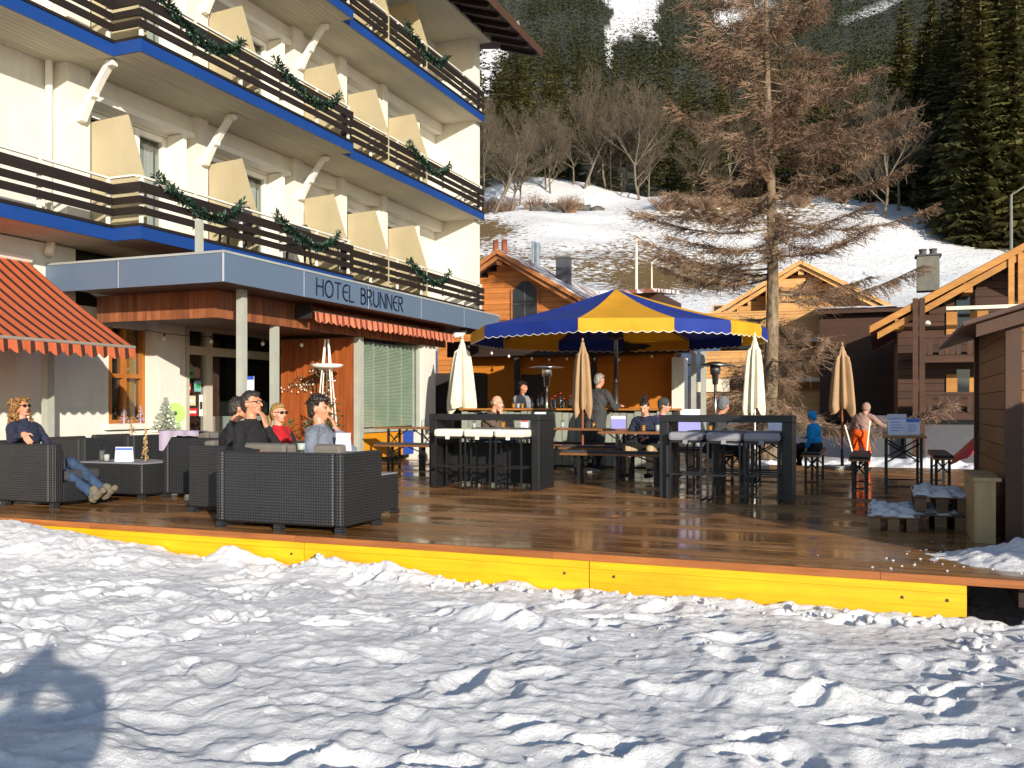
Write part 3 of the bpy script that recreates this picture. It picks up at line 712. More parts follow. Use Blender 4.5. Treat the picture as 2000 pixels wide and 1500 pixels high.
MB().tube([(ax0+0.1, 9.7, 2.95), (-10.7, 9.8, 2.35), (ax1, 9.6, az1-0.02)], 0.022, 8).build('folding_arm', 'awning_bar', AW)
# small half-closed awning under the canopy
SA = part('awning', H)
mb = MB(); vs = []; fs = []; n_ = 60
for i in range(n_+1):
    yy = 14.0+5.75*i/n_; vs += [(-9.78, yy, 2.96), (-9.6, yy, 2.915+0.012*math.sin(yy*7)), (-9.42, yy, 2.85)]
for i in range(n_): fs += [(3*i, 3*i+1, 3*i+4, 3*i+3), (3*i+1, 3*i+2, 3*i+5, 3*i+4)]
mb.add(vs, fs).build('awning_cloth', 'small_awning_fabric', SA, smooth=True)
valance(-9.40, 14.0, 19.75, 2.84, 0.17, 0.2, 0.05).build('valance', 'small_awning_fabric', SA, smooth=True)
MB().tube([(-9.42, 14.0, 2.85), (-9.42, 19.75, 2.85)], 0.018, 8).build('front_bar', 'awning_bar', SA)
MB().bb(-9.79, -9.44, 13.95, 13.99, 2.72, 2.97).build('side_bracket', 'black_plastic', SA)
# rain gutter spout at the far end of the canopy
MB().tube([(-9.3, 20.2, 2.98), (-9.3, 20.0, 2.86), (-9.35, 19.7, 2.83)], 0.07, 10).build('gutter_spout', 'trim_white', H, smooth=True)

# the porch stands a little nearer than first measured: bring canopy, header, posts and bay closer as one piece
KP = 0.94
def nearer(o, z_fix=False):
    o.location = (o.location.x*KP, o.location.y*KP, EYE+(o.location.z-EYE)*KP); o.scale = tuple(v_*KP for v_ in o.scale)
for o in (CN, HD, SA, WW, BW): nearer(o)
for o in list(H.children):
    if o.name.split('.')[0] in ('post', 'roof_post', 'gutter_spout') and o.location.x > -11 or (o.name.startswith('pillar') and o.location.y > 18) or o.name.startswith('side_wall'): 
        nearer(o)
        if o.name.split('.')[0] in ('post', 'pillar', 'side_wall'):      # keep the feet on the deck
            top = o.location.z+o.scale[2]/2; o.location.z = top/2; o.scale[2] = top
# ================================================================ terrace furniture
n = NT('rattan'); g = n.n('ShaderNodeNewGeometry'); sx = n.n('ShaderNodeSeparateXYZ'); n.l(g.outputs['Position'], sx.inputs[0])
hsum = n.math('ADD', sx.outputs[0], n.math('MULTIPLY', sx.outputs[1], 1.0)); K = 118.0
a = n.math('SINE', n.math('MULTIPLY', n.math('ADD', hsum, sx.outputs[2]), K)); b = n.math('SINE', n.math('MULTIPLY', n.math('SUBTRACT', hsum, sx.outputs[2]), K))
wv = n.math('MULTIPLY', a, b); fac = n.math('ADD', n.math('MULTIPLY', wv, 0.5), 0.5)
va = n.noise(n.pos(True), 3, 3)
n.set(n.mix(fac, (0.004, 0.0045, 0.0055), n.mix(va, (0.024, 0.026, 0.029), (0.043, 0.045, 0.049))), 0.5); n.bump(fac, 0.7, 0.006)  # weave highlights and dark gaps are put into the colour
cloth('cushion_grey', srgb('6a655f'), 0, 0.9, 0.1, 4)
cloth('cushion_dark', srgb('3a3a3e'), 0, 0.9, 0.1, 4)
cloth('cloth_lilac', srgb('a79bb0'), 0, 0.9, 0.08, 4)
paint('bar_black', (0.010, 0.011, 0.012), 0.5, 0.25, 9, 0.1)
paint('seat_white', srgb('e8e4d2'), 0.45, 0.04, 3, 0.08)
paint('seat_shade_grey', srgb('8d8e96'), 0.5, 0.05, 3, 0.08)  # shade is put into the stool seat colour; coffee table tops share it
paint('iron_black', (0.012, 0.012, 0.013), 0.45, 0.2)
paint('steel', (0.62, 0.62, 0.62), 0.28, 0.05, metal=1.0)
paint('dark_steel', (0.18, 0.18, 0.18), 0.35, 0.1, metal=0.9)
wood('table_wood', srgb('8a4f1c'), srgb('c0803a'), 'x', 0.35, 0.15, (2, 30))
cloth('parasol_white', srgb('e6dfc6'), 0.12, 0.85, 0.08, 3, bump=0.5, bscale=9, bdist=0.02)
cloth('parasol_tan', srgb('a98a66'), 0.08, 0.85, 0.1, 3, bump=0.5, bscale=9, bdist=0.02)
cloth('big_yellow', srgb('d89c14'), 0.14, 0.75, 0.1, 2, bump=0.5, bscale=5, bdist=0.03)
cloth('big_blue', srgb('0c2c84'), 0.07, 0.75, 0.12, 2, bump=0.5, bscale=5, bdist=0.03)
paint('orange_wall', srgb('b86e14'), 0.8, 0.06, 1.5, 0.1, dirt=0.1)
paint('picket_grey', srgb('8d9184'), 0.7, 0.1, 3, 0.1, rand=0.12)
paint('bulb_white', (0.8, 0.78, 0.7), 0.2, 0.02)
paint('red_paint', srgb('b8242c'), 0.5, 0.1)
paint('bench_edge', srgb('7d5230'), 0.5, 0.1)
paint('brick_red', srgb('8a4a30'), 0.7, 0.1)
paint('gold_deco', srgb('c0a070'), 0.35, 0.2, 30, metal=0.4)
paint('leaf_green', srgb('2f4a26'), 0.6, 0.4, 25)
paint('leaf_dark', srgb('1f3a26'), 0.6, 0.4, 25)
paint('frosted_fir', srgb('9aa394'), 0.7, 0.45, 40)
paint('beer', srgb('b8791a'), 0.1, 0.1)
wood('pallet_wood', srgb('5a4630'), srgb('86694a'), 'x', 0.75, 0.2)
wood('hut_board', srgb('664327'), srgb('8c6338'), 'x', 0.6, 0.18)
paint('hut_post', srgb('452b19'), 0.6, 0.2, 4, 0.1)
paint('hut_roof', srgb('7d6455'), 0.45, 0.1, 3, 0.05, metal=0.2)
wood('ply_panel', srgb('a58a5f'), srgb('c0a678'), 'z', 0.6, 0.1)

def sofa(label, x0, x1, y0, y1, back, h=0.725, cush='cushion_grey', ctop=0.07, group='rattan lounge seats', arms=(-1, 1)):
    """box-shaped woven seat; back = side carrying the backrest: '-y', '+y', '-x', '+x'"""
    cx, cy = (x0+x1)/2, (y0+y1)/2
    rz = {'-y': 0, '+x': PI/2, '+y': PI, '-x': -PI/2}[back]
    wx, dy = (x1-x0, y1-y0) if back in ('-y', '+y') else (y1-y0, x1-x0)
    t = thing('lounge_sofa', label, 'sofa', (cx, cy, 0), rz, group)
    hx, hy = wx/2, dy/2
    if 1 not in arms: MB().bb(hx-0.088, hx, -hy, -hy+0.129, 0.055, h-0.003).build('back_end', 'rattan', t, bevel=0.022); MB().bb(hx-0.088, hx, -hy+0.131, hy, 0.055, 0.279).build('seat_end', 'rattan', t, bevel=0.01)
    MB().bb(-hx+0.09, hx-0.09, -hy, -hy+0.13, 0.055, h-0.004).build('backrest', 'rattan', t, bevel=0.022)
    for s in arms:
        MB().bb(s*hx, s*(hx-0.088), -hy+0.002, hy, 0.055, h).build('armrest', 'rattan', t, bevel=0.022)
    MB().bb(-hx+0.09, hx-0.09, -hy+0.132, hy-0.004, 0.055, 0.28).build('seat_base', 'rattan', t, bevel=0.01)
    for sx_ in (-1, 1):
        for sy_ in (-1, 1): MB().bb(sx_*hx, sx_*(hx-0.075), sy_*hy, sy_*(hy-0.075), 0.0, 0.0545).build('leg', 'rattan', t)
    MB().bb(-0.04, 0.04, -hy, -hy+0.075, 0.0, 0.0545).build('leg', 'rattan', t)
    k = max(1, round((wx-0.2)/0.62)); cw = (wx-0.19)/k
    for i in range(k):
        a = -hx+0.095+i*cw
        MB().bb(a+0.004, a+cw-0.004, -hy+0.26, hy+0.01, 0.282, 0.40).build('seat_cushion', cush, t, bevel=0.03)
        MB().box((a+cw/2, -hy+0.20, 0.40+(h+ctop-0.40)/2+0.0), (cw-0.008, 0.13, h+ctop-0.40), Euler((R(5), 0, 0)).to_matrix()).build('back_cushion', cush, t, bevel=0.03)
    return t
front_sofa = sofa('dark woven lounge sofa nearest the snow, seen from behind', -5.88, -4.48, 7.10, 7.82, '-y')
left_chair = sofa('dark woven sofa at the left picture edge under the curly haired woman', -10.2, -8.62, 7.70, 8.45, '-y', cush='cushion_dark', ctop=-0.1, arms=(-1,))
sofa_b = sofa('dark woven sofa with a lilac cloth over its corner', -8.36, -7.15, 9.10, 9.82, '-y', 0.76)
sofa_c = sofa('dark woven armchair under the small wooden window', -10.86, -10.04, 10.35, 11.05, '-y', ctop=-0.1)
sofa_d = sofa('dark woven armchair beside the awning post', -10.6, -9.82, 9.25, 9.95, '-y', ctop=-0.1)
sofa_g = sofa('dark woven sofa holding the woman in red, facing right', -6.98, -6.24, 7.98, 9.45, '-x', ctop=0.05)
#sofa_e = sofa('dark woven armchair at the far right of the lounge group', -5.75, -5.05, 9.3, 10.0, '-y', 0.70, ctop=-0.1)
def low_table(label, x0, x1, y0, y1, h=0.44):
    t = thing('coffee_table', label, 'table', ((x0+x1)/2, (y0+y1)/2, 0), 0, 'rattan coffee tables'); hx, hy = (x1-x0)/2, (y1-y0)/2
    MB().bb(-hx, hx, -hy, hy, 0.05, h-0.012).build('body', 'rattan', t, bevel=0.022)
    MB().bb(-hx+0.02, hx-0.02, -hy+0.02, hy-0.02, h-0.0115, h).build('top', 'seat_shade_grey', t)
    for a in (-1, 1):
        for b_ in (-1, 1): MB().bb(a*hx, a*(hx-0.07), b_*hy, b_*(hy-0.07), 0, 0.0495).build('leg', 'rattan', t)
    return t
low_table('dark woven coffee table with a blue and white menu card', -9.55, -8.46, 8.86, 9.62)
low_table('dark woven coffee table behind the front sofa', -5.65, -4.80, 8.05, 8.74)
# lilac cloth draped over a sofa corner
mb = MB(); vs = []; fs = []; nu, nv = 22, 14
for j in range(nv+1):
    for i in range(nu+1):
        u = i/nu; v_ = j/nv
        x = -8.40+0.62*u; d = v_*0.42
        if d < 0.17: y, z = 9.10+0.17-d, 0.842
        else: y, z = 9.085, 0.842-(d-0.17)*(1.0-0.75*min(1, max(0, (u-0.12)/0.2)))
        vs.append((x, y-0.008*math.sin(u*19), z+0.004*math.sin(u*23+v_*9)))
for j in range(nv):
    for i in range(nu): a = j*(nu+1)+i; fs.append((a, a+1, a+nu+2, a+nu+1))
mb.add(vs, fs).build('blanket', 'cloth_lilac', smooth=True, label='pale lilac blanket hanging over the corner of a woven sofa', cat='blanket')
# high bar tables and stools
def bar_table(label, x0, x1, y0, y1, h=1.035, panel=False):
    t = thing('bar_table', label, 'table', ((x0+x1)/2, (y0+y1)/2, 0), 0, 'black bar tables'); hx, hy = (x1-x0)/2, (y1-y0)/2
    MB().bb(-hx, hx, -hy, hy, h-0.085, h).build('top', 'bar_black', t, bevel=0.006)
    for s in (-1, 1): MB().bb(s*(hx-0.002), s*(hx-0.115), -hy+0.003, hy-0.003, 0, h-0.086).build('leg', 'bar_black', t, bevel=0.006)
    if panel: MB().bb(-hx+0.116, hx-0.116, hy-0.06, hy-0.03, 0.04, 0.62).build('foot_panel', 'bar_black', t)
    return t
bar_table('black slab bar table in sunlight with white stools', -6.0, -4.32, 11.80, 12.42, panel=True)
bar_table('black slab bar table in shade with shade-tinted stools', -2.58, -0.98, 11.42, 12.05)
def stool(seat, label, group, loc, rz=0):
    t = thing('bar_stool', label, 'stool', loc, rz, group); w_ = 0.2
    for a in (-1, 1):
        for b_ in (-1, 1): MB().bb(a*w_, a*(w_-0.022), b_*w_, b_*(w_-0.022), 0.012, 0.70).build('leg', 'iron_black', t)
    for nm_, z in (('foot_ring', 0.30), ('seat_frame', 0.70)):
        mb = MB(); v_ = [(a*r_, b_*r_, z+c_) for c_ in (0, 0.02) for r_ in (w_-0.001, w_-0.021) for a, b_ in ((-1, -1), (1, -1), (1, 1), (-1, 1))]
        f_ = []
        for j in range(4):
            k = (j+1) % 4; f_ += [(j, k, 8+k, 8+j), (4+j, 12+j, 12+k, 4+k), (8+j, 8+k, 12+k, 12+j), (j, 4+j, 4+k, k)]
        mb.add(v_, f_).build(nm_, 'iron_black', t)
    for a in (-1, 1): MB().bb(a*w_, a*(w_-0.02), -w_, w_, 0.0, 0.0115).build('floor_runner', 'iron_black', t)
    MB().bb(-w_-0.015, w_+0.015, -w_-0.015, w_+0.015, 0.721, 0.83).build('seat_cushion', seat, t, bevel=0.035)
    MB().bb(-0.03, 0.03, -w_-0.017, -w_-0.012, 0.69, 0.74).build('strap', seat, t)
    return t
s1 = stool('seat_white', 'leftmost white cushioned bar stool at the sunlit bar table', 'white bar stools', (-5.60, 11.78, 0), R(2))
copy_tree(s1, None, (-5.13, 11.76, 0), R(-1), 'middle white cushioned bar stool at the sunlit bar table')
copy_tree(s1, None, (-4.66, 11.74, 0), R(-3), 'rightmost white cushioned bar stool at the sunlit bar table')
s2 = stool('seat_shade_grey', 'leftmost shade-tinted cushioned bar stool at the shaded bar table', 'grey bar stools', (-2.22, 11.50, 0), R(-2))
copy_tree(s2, None, (-1.76, 11.46, 0), R(1), 'middle shade-tinted cushioned bar stool at the shaded bar table')
copy_tree(s2, None, (-1.32, 11.46, 0), R(2), 'rightmost shade-tinted cushioned bar stool at the shaded bar table')
for x_, nm_ in ((-5.42, 'left'), (-4.88, 'right')): copy_tree(s1, None, (x_, 12.62, 0), R(3), 'white cushioned bar stool on the far side of the sunlit bar table, ' + nm_)
for x_, nm_ in ((-2.15, 'left'), (-1.75, 'middle'), (-1.33, 'right')): copy_tree(s2, None, (x_, 12.22, 0), R(-2), 'shade-tinted cushioned bar stool on the far side of the shaded bar table, ' + nm_)
# folding beer tables and benches
def beer(kind, label, cx, cy, ln, along, group):
    h, wd = (0.765, 0.52) if kind == 'table' else (0.46, 0.26)
    t = thing('beer_table' if kind == 'table' else 'beer_bench', label, kind, (cx, cy, 0), 0 if along == 'x' else PI/2, group)
    hl = ln/2
    for k in range(3 if kind == 'table' else 2):
        m = 3 if kind == 'table' else 2; w1 = wd/m
        MB().bb(-hl, hl, -wd/2+k*w1+0.002, -wd/2+(k+1)*w1-0.002, h-0.027, h).build('board', 'table_wood', t)
    MB().bb(-hl, hl, -wd/2-0.004, -wd/2-0.0005, h-0.032, h-0.002).build('edge_strip', 'bench_edge', t)
    for e in (-1, 1):
        xe = e*(hl-0.28)
        for s in (-1, 1): MB().bb(xe-0.018, xe+0.018, s*(wd/2-0.05)-0.018, s*(wd/2-0.05)+0.018, 0, h-0.028).build('leg', 'iron_black', t)
        a = wd/2-0.07
        for q_, pp in (('cross_brace', [(xe, -a, h*0.55), (xe, a, h*0.86)]), ('cross_brace', [(xe+0.001, a, h*0.55), (xe+0.001, -a, h*0.86)]), ('stretcher', [(xe, -a, h*0.12), (xe, a, h*0.12)]), ('strut', [(xe, 0, h*0.7), (xe-e*0.3, 0, h-0.03)])):
            MB().tube(pp, 0.011, 6).build(q_, 'iron_black', t)
    if kind == 'bench' : MB().bb(-hl+0.02, hl-0.02, -wd/2+0.008, wd/2-0.008, h+0.001, h+0.035).build('seat_pad', 'cushion_dark' if along == 'x' else 'bar_black', t, bevel=0.012)
    return t
GT, GB = 'wooden beer tables', 'wooden beer benches'
beer('table', 'wooden beer table between the two black bar tables', -2.95, 13.62, 2.0, 'x', GT)
beer('table', 'wooden beer table pierced by the left tan parasol pole', -4.85, 15.32, 2.0, 'x', GT)
beer('table', 'wooden beer table under the green blind window', -8.0, 15.0, 1.25, 'x', GT)
beer('table', 'wooden beer table where the bald man sits', -5.92, 14.1, 1.5, 'x', GT)
beer('table', 'wooden beer table with two standing menus at right', 0.28, 13.75, 1.9, 'y', GT)
beer('table', 'wooden beer table just behind the shaded bar table', -1.52, 13.95, 1.9, 'y', GT)
beer('bench', 'black padded bench in front of the middle beer table', -3.55, 13.02, 1.7, 'x', GB)
beer('bench', 'black padded bench behind the middle beer table', -2.95, 14.32, 2.0, 'x', GB)
beer('bench', 'black padded bench before the parasol table', -4.35, 14.72, 1.3, 'x', GB)
beer('bench', 'black padded bench behind the parasol table', -4.85, 15.98, 2.0, 'x', GB)
beer('bench', 'black padded bench below the green blind window', -7.85, 14.55, 1.2, 'x', GB)
beer('bench', 'black padded bench under the bald man', -5.9, 14.72, 1.5, 'x', GB)
beer('bench', 'black padded bench left of the table with two menus', -0.26, 13.65, 1.85, 'y', GB)
beer('bench', 'black padded bench right of the table with two menus', 0.78, 14.35, 1.8, 'y', GB)
beer('bench', 'black padded bench that the child in blue sits on', -0.92, 14.55, 1.9, 'y', GB)
beer('bench', 'black padded bench between the shaded bar table and the middle table', -2.1, 14.3, 1.7, 'y', GB)
# closed parasols
def parasol(label, mat, px, t, ztop, zbot, wid, pole='steel', seed=1, group='closed parasols', zb=0.0, lo_pole='steel'):
    x, y = at(px, t); r_ = random.Random(seed)
    o = thing('closed_parasol', label, 'parasol', (x, y, zb), r_.uniform(0, 1), group)
    ztop -= zb; zbot -= zb
    nf = 8; m = nf*6; rings = 22; mb = MB(); vs = []; fs = []
    ph = [r_.uniform(-0.25, 0.25) for _ in range(nf)]; am = [r_.uniform(0.7, 1.25) for _ in range(nf)]; hem = [r_.uniform(-0.13, 0.12) for _ in range(nf)]
    H_ = ztop-zbot
    for i in range(rings+1):
        q = i/rings                                    # 0 = top
        for j in range(m):
            a = 2*PI*j/m; kf = int(j/6) % nf; sft = (j % 6)/6
            fold = 0.5+0.5*math.cos(2*PI*(sft-0.5))
            rad = (0.045+(wid/2)*(0.30+0.70*q**0.85))*(0.42+0.58*fold*am[kf]) if q > 0.14 else (0.03+q*0.9*wid/2*1.0)*(0.8+0.2*fold)
            if 0.09 < q < 0.17: rad *= 1.28
            if 0.17 <= q < 0.24: rad *= 0.93
            if q > 0.9: rad *= 1-0.35*(q-0.9)/0.1*(1-fold*0.5)
            aa = a+ph[kf]*0.35*q+0.18*q*math.sin(a*2+seed)
            zz = ztop-H_*q+(hem[kf]*fold-0.10*fold)*max(0, (q-0.55)/0.45)
            vs.append((rad*math.cos(aa), rad*math.sin(aa), zz))
    vs.append((0, 0, ztop+0.025)); top = len(vs)-1
    for i in range(rings):
        for j in range(m): fs.append((i*m+j, i*m+(j+1) % m, (i+1)*m+(j+1) % m, (i+1)*m+j))
    for j in range(m): fs.append((top, (j+1) % m, j))
    mb.add(vs, fs).build('cloth', mat, o, smooth=True)
    MB().tube([(0, 0, 0.12), (0, 0, ztop-0.02)], 0.02, 10).build('pole', pole, o)
    MB().lathe([(0.012, ztop+0.02), (0.02, ztop+0.03), (0.022, ztop+0.05), (0.006, ztop+0.085)], 10).build('finial', mat, o, smooth=True)
    MB().bb(-0.24, 0.24, -0.24, 0.24, 0.0, 0.06).build('base', 'slab_grey', o, bevel=0.01); MB().tube([(0, 0, 0.061), (0, 0, 0.36)], 0.03, 10).build('base_tube', 'iron_black', o)
    return o
parasol('cream white closed parasol beside the hotel pillar', 'parasol_white', 903, 18.6, 2.49, 1.13, 0.60, seed=3)
parasol('tan closed parasol left of the big umbrella pole', 'parasol_tan', 1138, 16.0, 2.25, 1.11, 0.36, 'brick_red', seed=5)
parasol('cream white closed parasol in front of the bare larch', 'parasol_white', 1474, 17.0, 2.42, 1.10, 0.42, seed=8)
parasol('tan closed parasol at the right beside the skier', 'parasol_tan', 1645, 16.9, 2.24, 1.12, 0.50, 'brick_red', seed=12)
# the big blue and yellow umbrella
ux, uy = at(1203, 19.0)
U = thing('market_umbrella', 'huge open blue and yellow umbrella over the bar terrace', 'umbrella', (ux, uy, 0), TH)
ang = [-98, -61, -19, 13, 36, 57, 82, 110, 140, 170, 200, 230]
RU, ZE, ZA = 3.03, 2.69, 3.57
def upt(k, r, z):
    a = R(ang[k % 12]); return Vector((r*math.sin(a), -r*math.cos(a), z))
for k in range(12):
    mt = 'big_yellow' if k % 2 == 0 else 'big_blue'
    mb = MB(); vs = []; fs = []; nr = 8; ns = 8
    for i in range(nr+1):
        q = i/nr
        for j in range(ns+1):
            s = j/ns; A = upt(k, RU*q, 0); B_ = upt(k+1, RU*q, 0); p = A.lerp(B_, s)
            p.z = ZA+(ZE-ZA)*q-0.07*math.sin(PI*s)*q*math.sin(PI*q*0.9)-0.06*math.sin(PI*q)
            vs.append(p)
    for i in range(nr):
        for j in range(ns): a = i*(ns+1)+j; fs.append((a, a+1, a+ns+2, a+ns+1))
    pn = mb.add(vs, fs).build('canopy_panel', mt, U, smooth=True)
    A = upt(k, RU, ZE); B_ = upt(k+1, RU, ZE); ln = (B_-A).length; m = max(12, int(ln/0.03)); mb = MB(); vs = []; fs = []; mid = (A+B_)/2; od = Vector((mid.x, mid.y, 0)).normalized()
    for i in range(m+1):
        s = i/m; p = A.lerp(B_, s); z = ZE-0.22-0.035*abs(math.sin(PI*s*max(2, round(ln/0.19)))); p2 = p+od*(0.02+0.025*math.sin(s*9+k)*math.sin(PI*s))
        vs += [(p.x, p.y, ZE), (p2.x*1.0, p2.y*1.0, (ZE+z)/2), (p.x+od.x*0.01, p.y+od.y*0.01, z)]
    for i in range(m): fs += [(3*i, 3*i+1, 3*i+4, 3*i+3), (3*i+1, 3*i+2, 3*i+5, 3*i+4)]
    mb.add(vs, fs).build('valance', mt, pn, smooth=True)
    hm = MB(); hm.tube([(vs[3*i+2][0], vs[3*i+2][1], vs[3*i+2][2]-0.002) for i in range(0, m+1)], 0.006, 5); hm.build('hem', 'trim_white', pn)
    MB().tube([upt(k, 0.1, ZA-0.12), upt(k, RU*0.55, ZA+(ZE-ZA)*0.55-0.12), upt(k, RU*0.985, ZE-0.03)], 0.014, 6).build('rib', 'iron_black', U)
MB().tube([(0, 0, 0.1), (0, 0, 1.65)], 0.055, 14).build('pole', 'steel', U, smooth=True)
MB().tube([(0, 0, 1.65), (0, 0, 3.4)], 0.045, 14).build('upper_pole', 'dark_steel', U, smooth=True)
MB().lathe([(0.05, 2.52), (0.16, 2.55), (0.16, 2.62), (0.05, 2.65)], 16).build('hub', 'iron_black', U)
MB().bb(-0.4, 0.4, -0.4, 0.4, 0, 0.1).build('base', 'slab_grey', U)
# patio heaters
def heater(label, px, t, ztop, m1, m2, group='patio heaters'):
    x, y = at(px, t); o = thing('patio_heater', label, 'heater', (x, y, 0), 0, group)
    MB().lathe([(0.02, ztop), (0.10, ztop-0.01), (0.36, ztop-0.085), (0.345, ztop-0.09), (0.09, ztop-0.03)], 28).build('reflector', m1, o, smooth=True)
    MB().lathe([(0.10, ztop-0.04), (0.105, ztop-0.15), (0.10, ztop-0.26), (0.07, ztop-0.27), (0.055, ztop-0.46), (0.03, ztop-0.47)], 20).build('burner', m2, o, smooth=True)
    MB().tube([(0, 0, 0.6), (0, 0, ztop-0.45)], 0.027, 12).build('pole', 'steel', o, smooth=True)
    MB().lathe([(0.22, 0.0), (0.22, 0.08), (0.19, 0.1), (0.19, 0.62), (0.05, 0.68)], 20).build('gas_housing', 'red_paint' if px < 1200 else 'dark_steel', o)
    return o
heater('steel mushroom patio heater in front of the bar', 1068, 18.4, 2.0, 'steel', 'steel')
heater('dark topped patio heater beside the grey posts', 1397, 18.6, 2.05, 'dark_steel', 'dark_steel')
# white pyramid heater in the porch
hx, hy = -9.62, 14.72
P = thing('pyramid_heater', 'white pyramid frame heater before the red-brown porch wall', 'heater', (hx, hy, 0), R(20))
for a in range(4):
    c_, s_ = math.cos(a*PI/2+PI/4), math.sin(a*PI/2+PI/4)
    MB().tube([(0.30*c_, 0.30*s_, 0.0), (0.04*c_, 0.04*s_, 2.4)], 0.013, 6).build('frame_rod', 'trim_white', P)
MB().lathe([(0.31, 1.92), (0.24, 1.86), (0.12, 1.84), (0.24, 1.875), (0.30, 1.93)], 24).build('reflector', 'trim_white', P, smooth=True)
MB().tube([(0, 0, 0.3), (0, 0, 1.85)], 0.03, 12).build('glass_tube', 'clear_glass', P)
MB().bb(-0.24, 0.24, -0.24, 0.24, 0.02, 0.5).build('gas_housing', 'trim_white', P)
# ================================================================ bar pavilion
BP = thing('bar_pavilion', 'open dark bar pavilion with orange back wall beside the hotel', 'pavilion', (0, 0, 0))
YB = 22.0
XE = on_y(1318, YB)[0]
pbb('back_wall', 'orange_wall', BP, -10.2, XE, YB, YB+0.15, 0, 2.42)
pbb('side_wall', 'wall_white', BP, XE+0.001, XE+0.28, YB-0.35, YB+0.15, 0, 2.30)
pbb('wall_trim', 'orange_wall', BP, XE-0.16, XE-0.001, YB-0.10, YB-0.001, 0, 2.36)
pbb('wall_trim', 'orange_wall', BP, -8.2, XE-0.161, YB-0.10, YB-0.001, 2.20, 2.36)
pbb('ceiling', 'ceiling_wood', BP, -10.3, XE+0.4, 21.5, YB+0.2, 2.421, 2.48)
pbb('roof_slab', 'roof_wood', BP, -10.35, XE+0.45, 21.45, YB+0.4, 2.481, 2.78)
pbb('fascia', 'roof_wood', BP, -10.36, XE+0.46, 21.4, 21.449, 2.40, 2.80)
for px in (1010, 1160):
    x = on_y(px, 21.55)[0]; pbb('post', 'room_dark', BP, x-0.06, x+0.06, 21.5, 21.62, 0, 2.42)
for px, yy in ((1355, 21.6), (1374, 21.55)):
    x = on_y(px, yy)[0]; pbb('post', 'post_grey', BP, x-0.055, x+0.055, yy-0.05, yy+0.05, 0, 2.42)
x = on_y(1045, YB)[0]; pbb('doorway', 'room_dark', BP, x-0.35, x+0.35, YB-0.06, YB-0.002, 0, 1.95)
x = on_y(925, YB)[0]; pbb('shelf_unit', 'room_dark', BP, x-0.9, x+0.4, YB-0.5, YB-0.002, 0, 2.0)
# counter with picket front
BC = thing('bar_counter', 'long bar counter with grey picket front', 'counter', (0, 0, 0))
CYF = 16.6; CXL, CXR = -7.75, -3.42
for i in range(3): pbb('counter_top', 'table_wood', BC, CXL+i*(CXR-CXL)/3+0.002, CXL+(i+1)*(CXR-CXL)/3-0.002, CYF-0.06, CYF+0.42, 1.07, 1.105)
x = CXL+0.04
while x < CXR-0.12:
    hgt = rnd.uniform(1.01, 1.065)
    pbb('picket', 'picket_grey', BC, x, x+0.125, CYF, CYF+0.022, 0.03, hgt); x += 0.14
for z in (0.3, 0.85): pbb('rail', 'picket_grey', BC, CXL+0.04, CXR-0.02, CYF+0.024, CYF+0.06, z, z+0.08)
pbb('counter_body', 'room_dark', BC, CXL+0.04, CXR-0.02, CYF+0.07, CYF+0.36, 0, 1.068)
# bottles and glasses on the counter
glass('bottle_glass', (0.25, 0.35, 0.2), 0.12)
def bottle(x, y, z, m, lab, h=0.26, cat='bottle', grp='bottles and glasses on the bar'):
    o = thing('bottle', lab, cat, (x, y, z), 0, grp)
    MB().lathe([(0.033, 0), (0.036, 0.01), (0.036, h*0.6), (0.014, h*0.78), (0.014, h-0.02)], 12).build('body', m, o, smooth=True)
    MB().lathe([(0.016, h-0.02), (0.016, h)], 10).build('cap', 'red_paint', o)
def tumbler(x, y, z, liquid, lab, h=0.13, r=0.035, grp='drinks'):
    o = thing('drinking_glass', lab, 'glass', (x, y, z), 0, grp)
    MB().lathe([(r*0.85, 0), (r, h), (r*0.95, h), (r*0.8, 0.008)], 14, cap=False).build('bowl', 'clear_glass', o, smooth=True)
    MB().lathe([(r*0.78, 0.009), (r*0.9, h*0.72)], 14).build('drink', liquid, o, smooth=True)
for i, px in enumerate((1040, 1050, 1059, 1076, 1084, 1093, 1101, 1112)):
    x, t = on_y(px, 16.85); bottle(x, 16.85+0.05*(i % 2), 1.105, 'bottle_glass', 'green bottle in the row on the bar counter', 0.2+0.05*(i % 3))
for px, m, lb in ((1003, 'beer', 'left glass of amber beer on the bar near the barkeeper'), (1012, 'curtain', 'glass of white drink on the bar near the barkeeper'), (1020, 'beer', 'right glass of amber beer on the bar near the barkeeper')):
    x, t = on_y(px, 16.7); tumbler(x, 16.7, 1.105, m, lb)
# string lights
def lights(label, pts, nb):
    o = thing('string_lights', label, 'lights', (0, 0, 0), 0, 'strings of bulbs'); P_ = []
    for (a, b) in zip(pts[:-1], pts[1:]):
        a, b = Vector(a), Vector(b)
        for i in range(10): q = i/10; p = a.lerp(b, q); p.z -= 0.12*4*q*(1-q)*min(1, (b-a).length/3); P_.append(p)
    P_.append(Vector(pts[-1])); MB().tube(P_, 0.006, 5).build('cable', 'iron_black', o)
    st = len(P_)/nb
    for i in range(nb):
        p = P_[int(i*st+st/2)]
        b_ = MB().lathe([(0.008, -0.05), (0.03, -0.075), (0.034, -0.10), (0.02, -0.125), (0.004, -0.13)], 10).build('bulb', 'bulb_white', o, smooth=True); b_.location = p
        s_ = MB().lathe([(0.014, 0.0), (0.014, -0.055)], 8).build('socket', 'iron_black', o); s_.location = p
lights('string of white bulbs across the porch entrance', [(-11.4, 12.0, 2.42), (-10.6, 13.4, 2.42), (-9.9, 14.8, 2.42)], 4)
lights('string of white bulbs along the bar roof edge', [(-9.5, 20.5, 2.75), (-8.3, 21.3, 2.45), (-6.8, 21.35, 2.42), (-4.8, 21.35, 2.44)], 9)
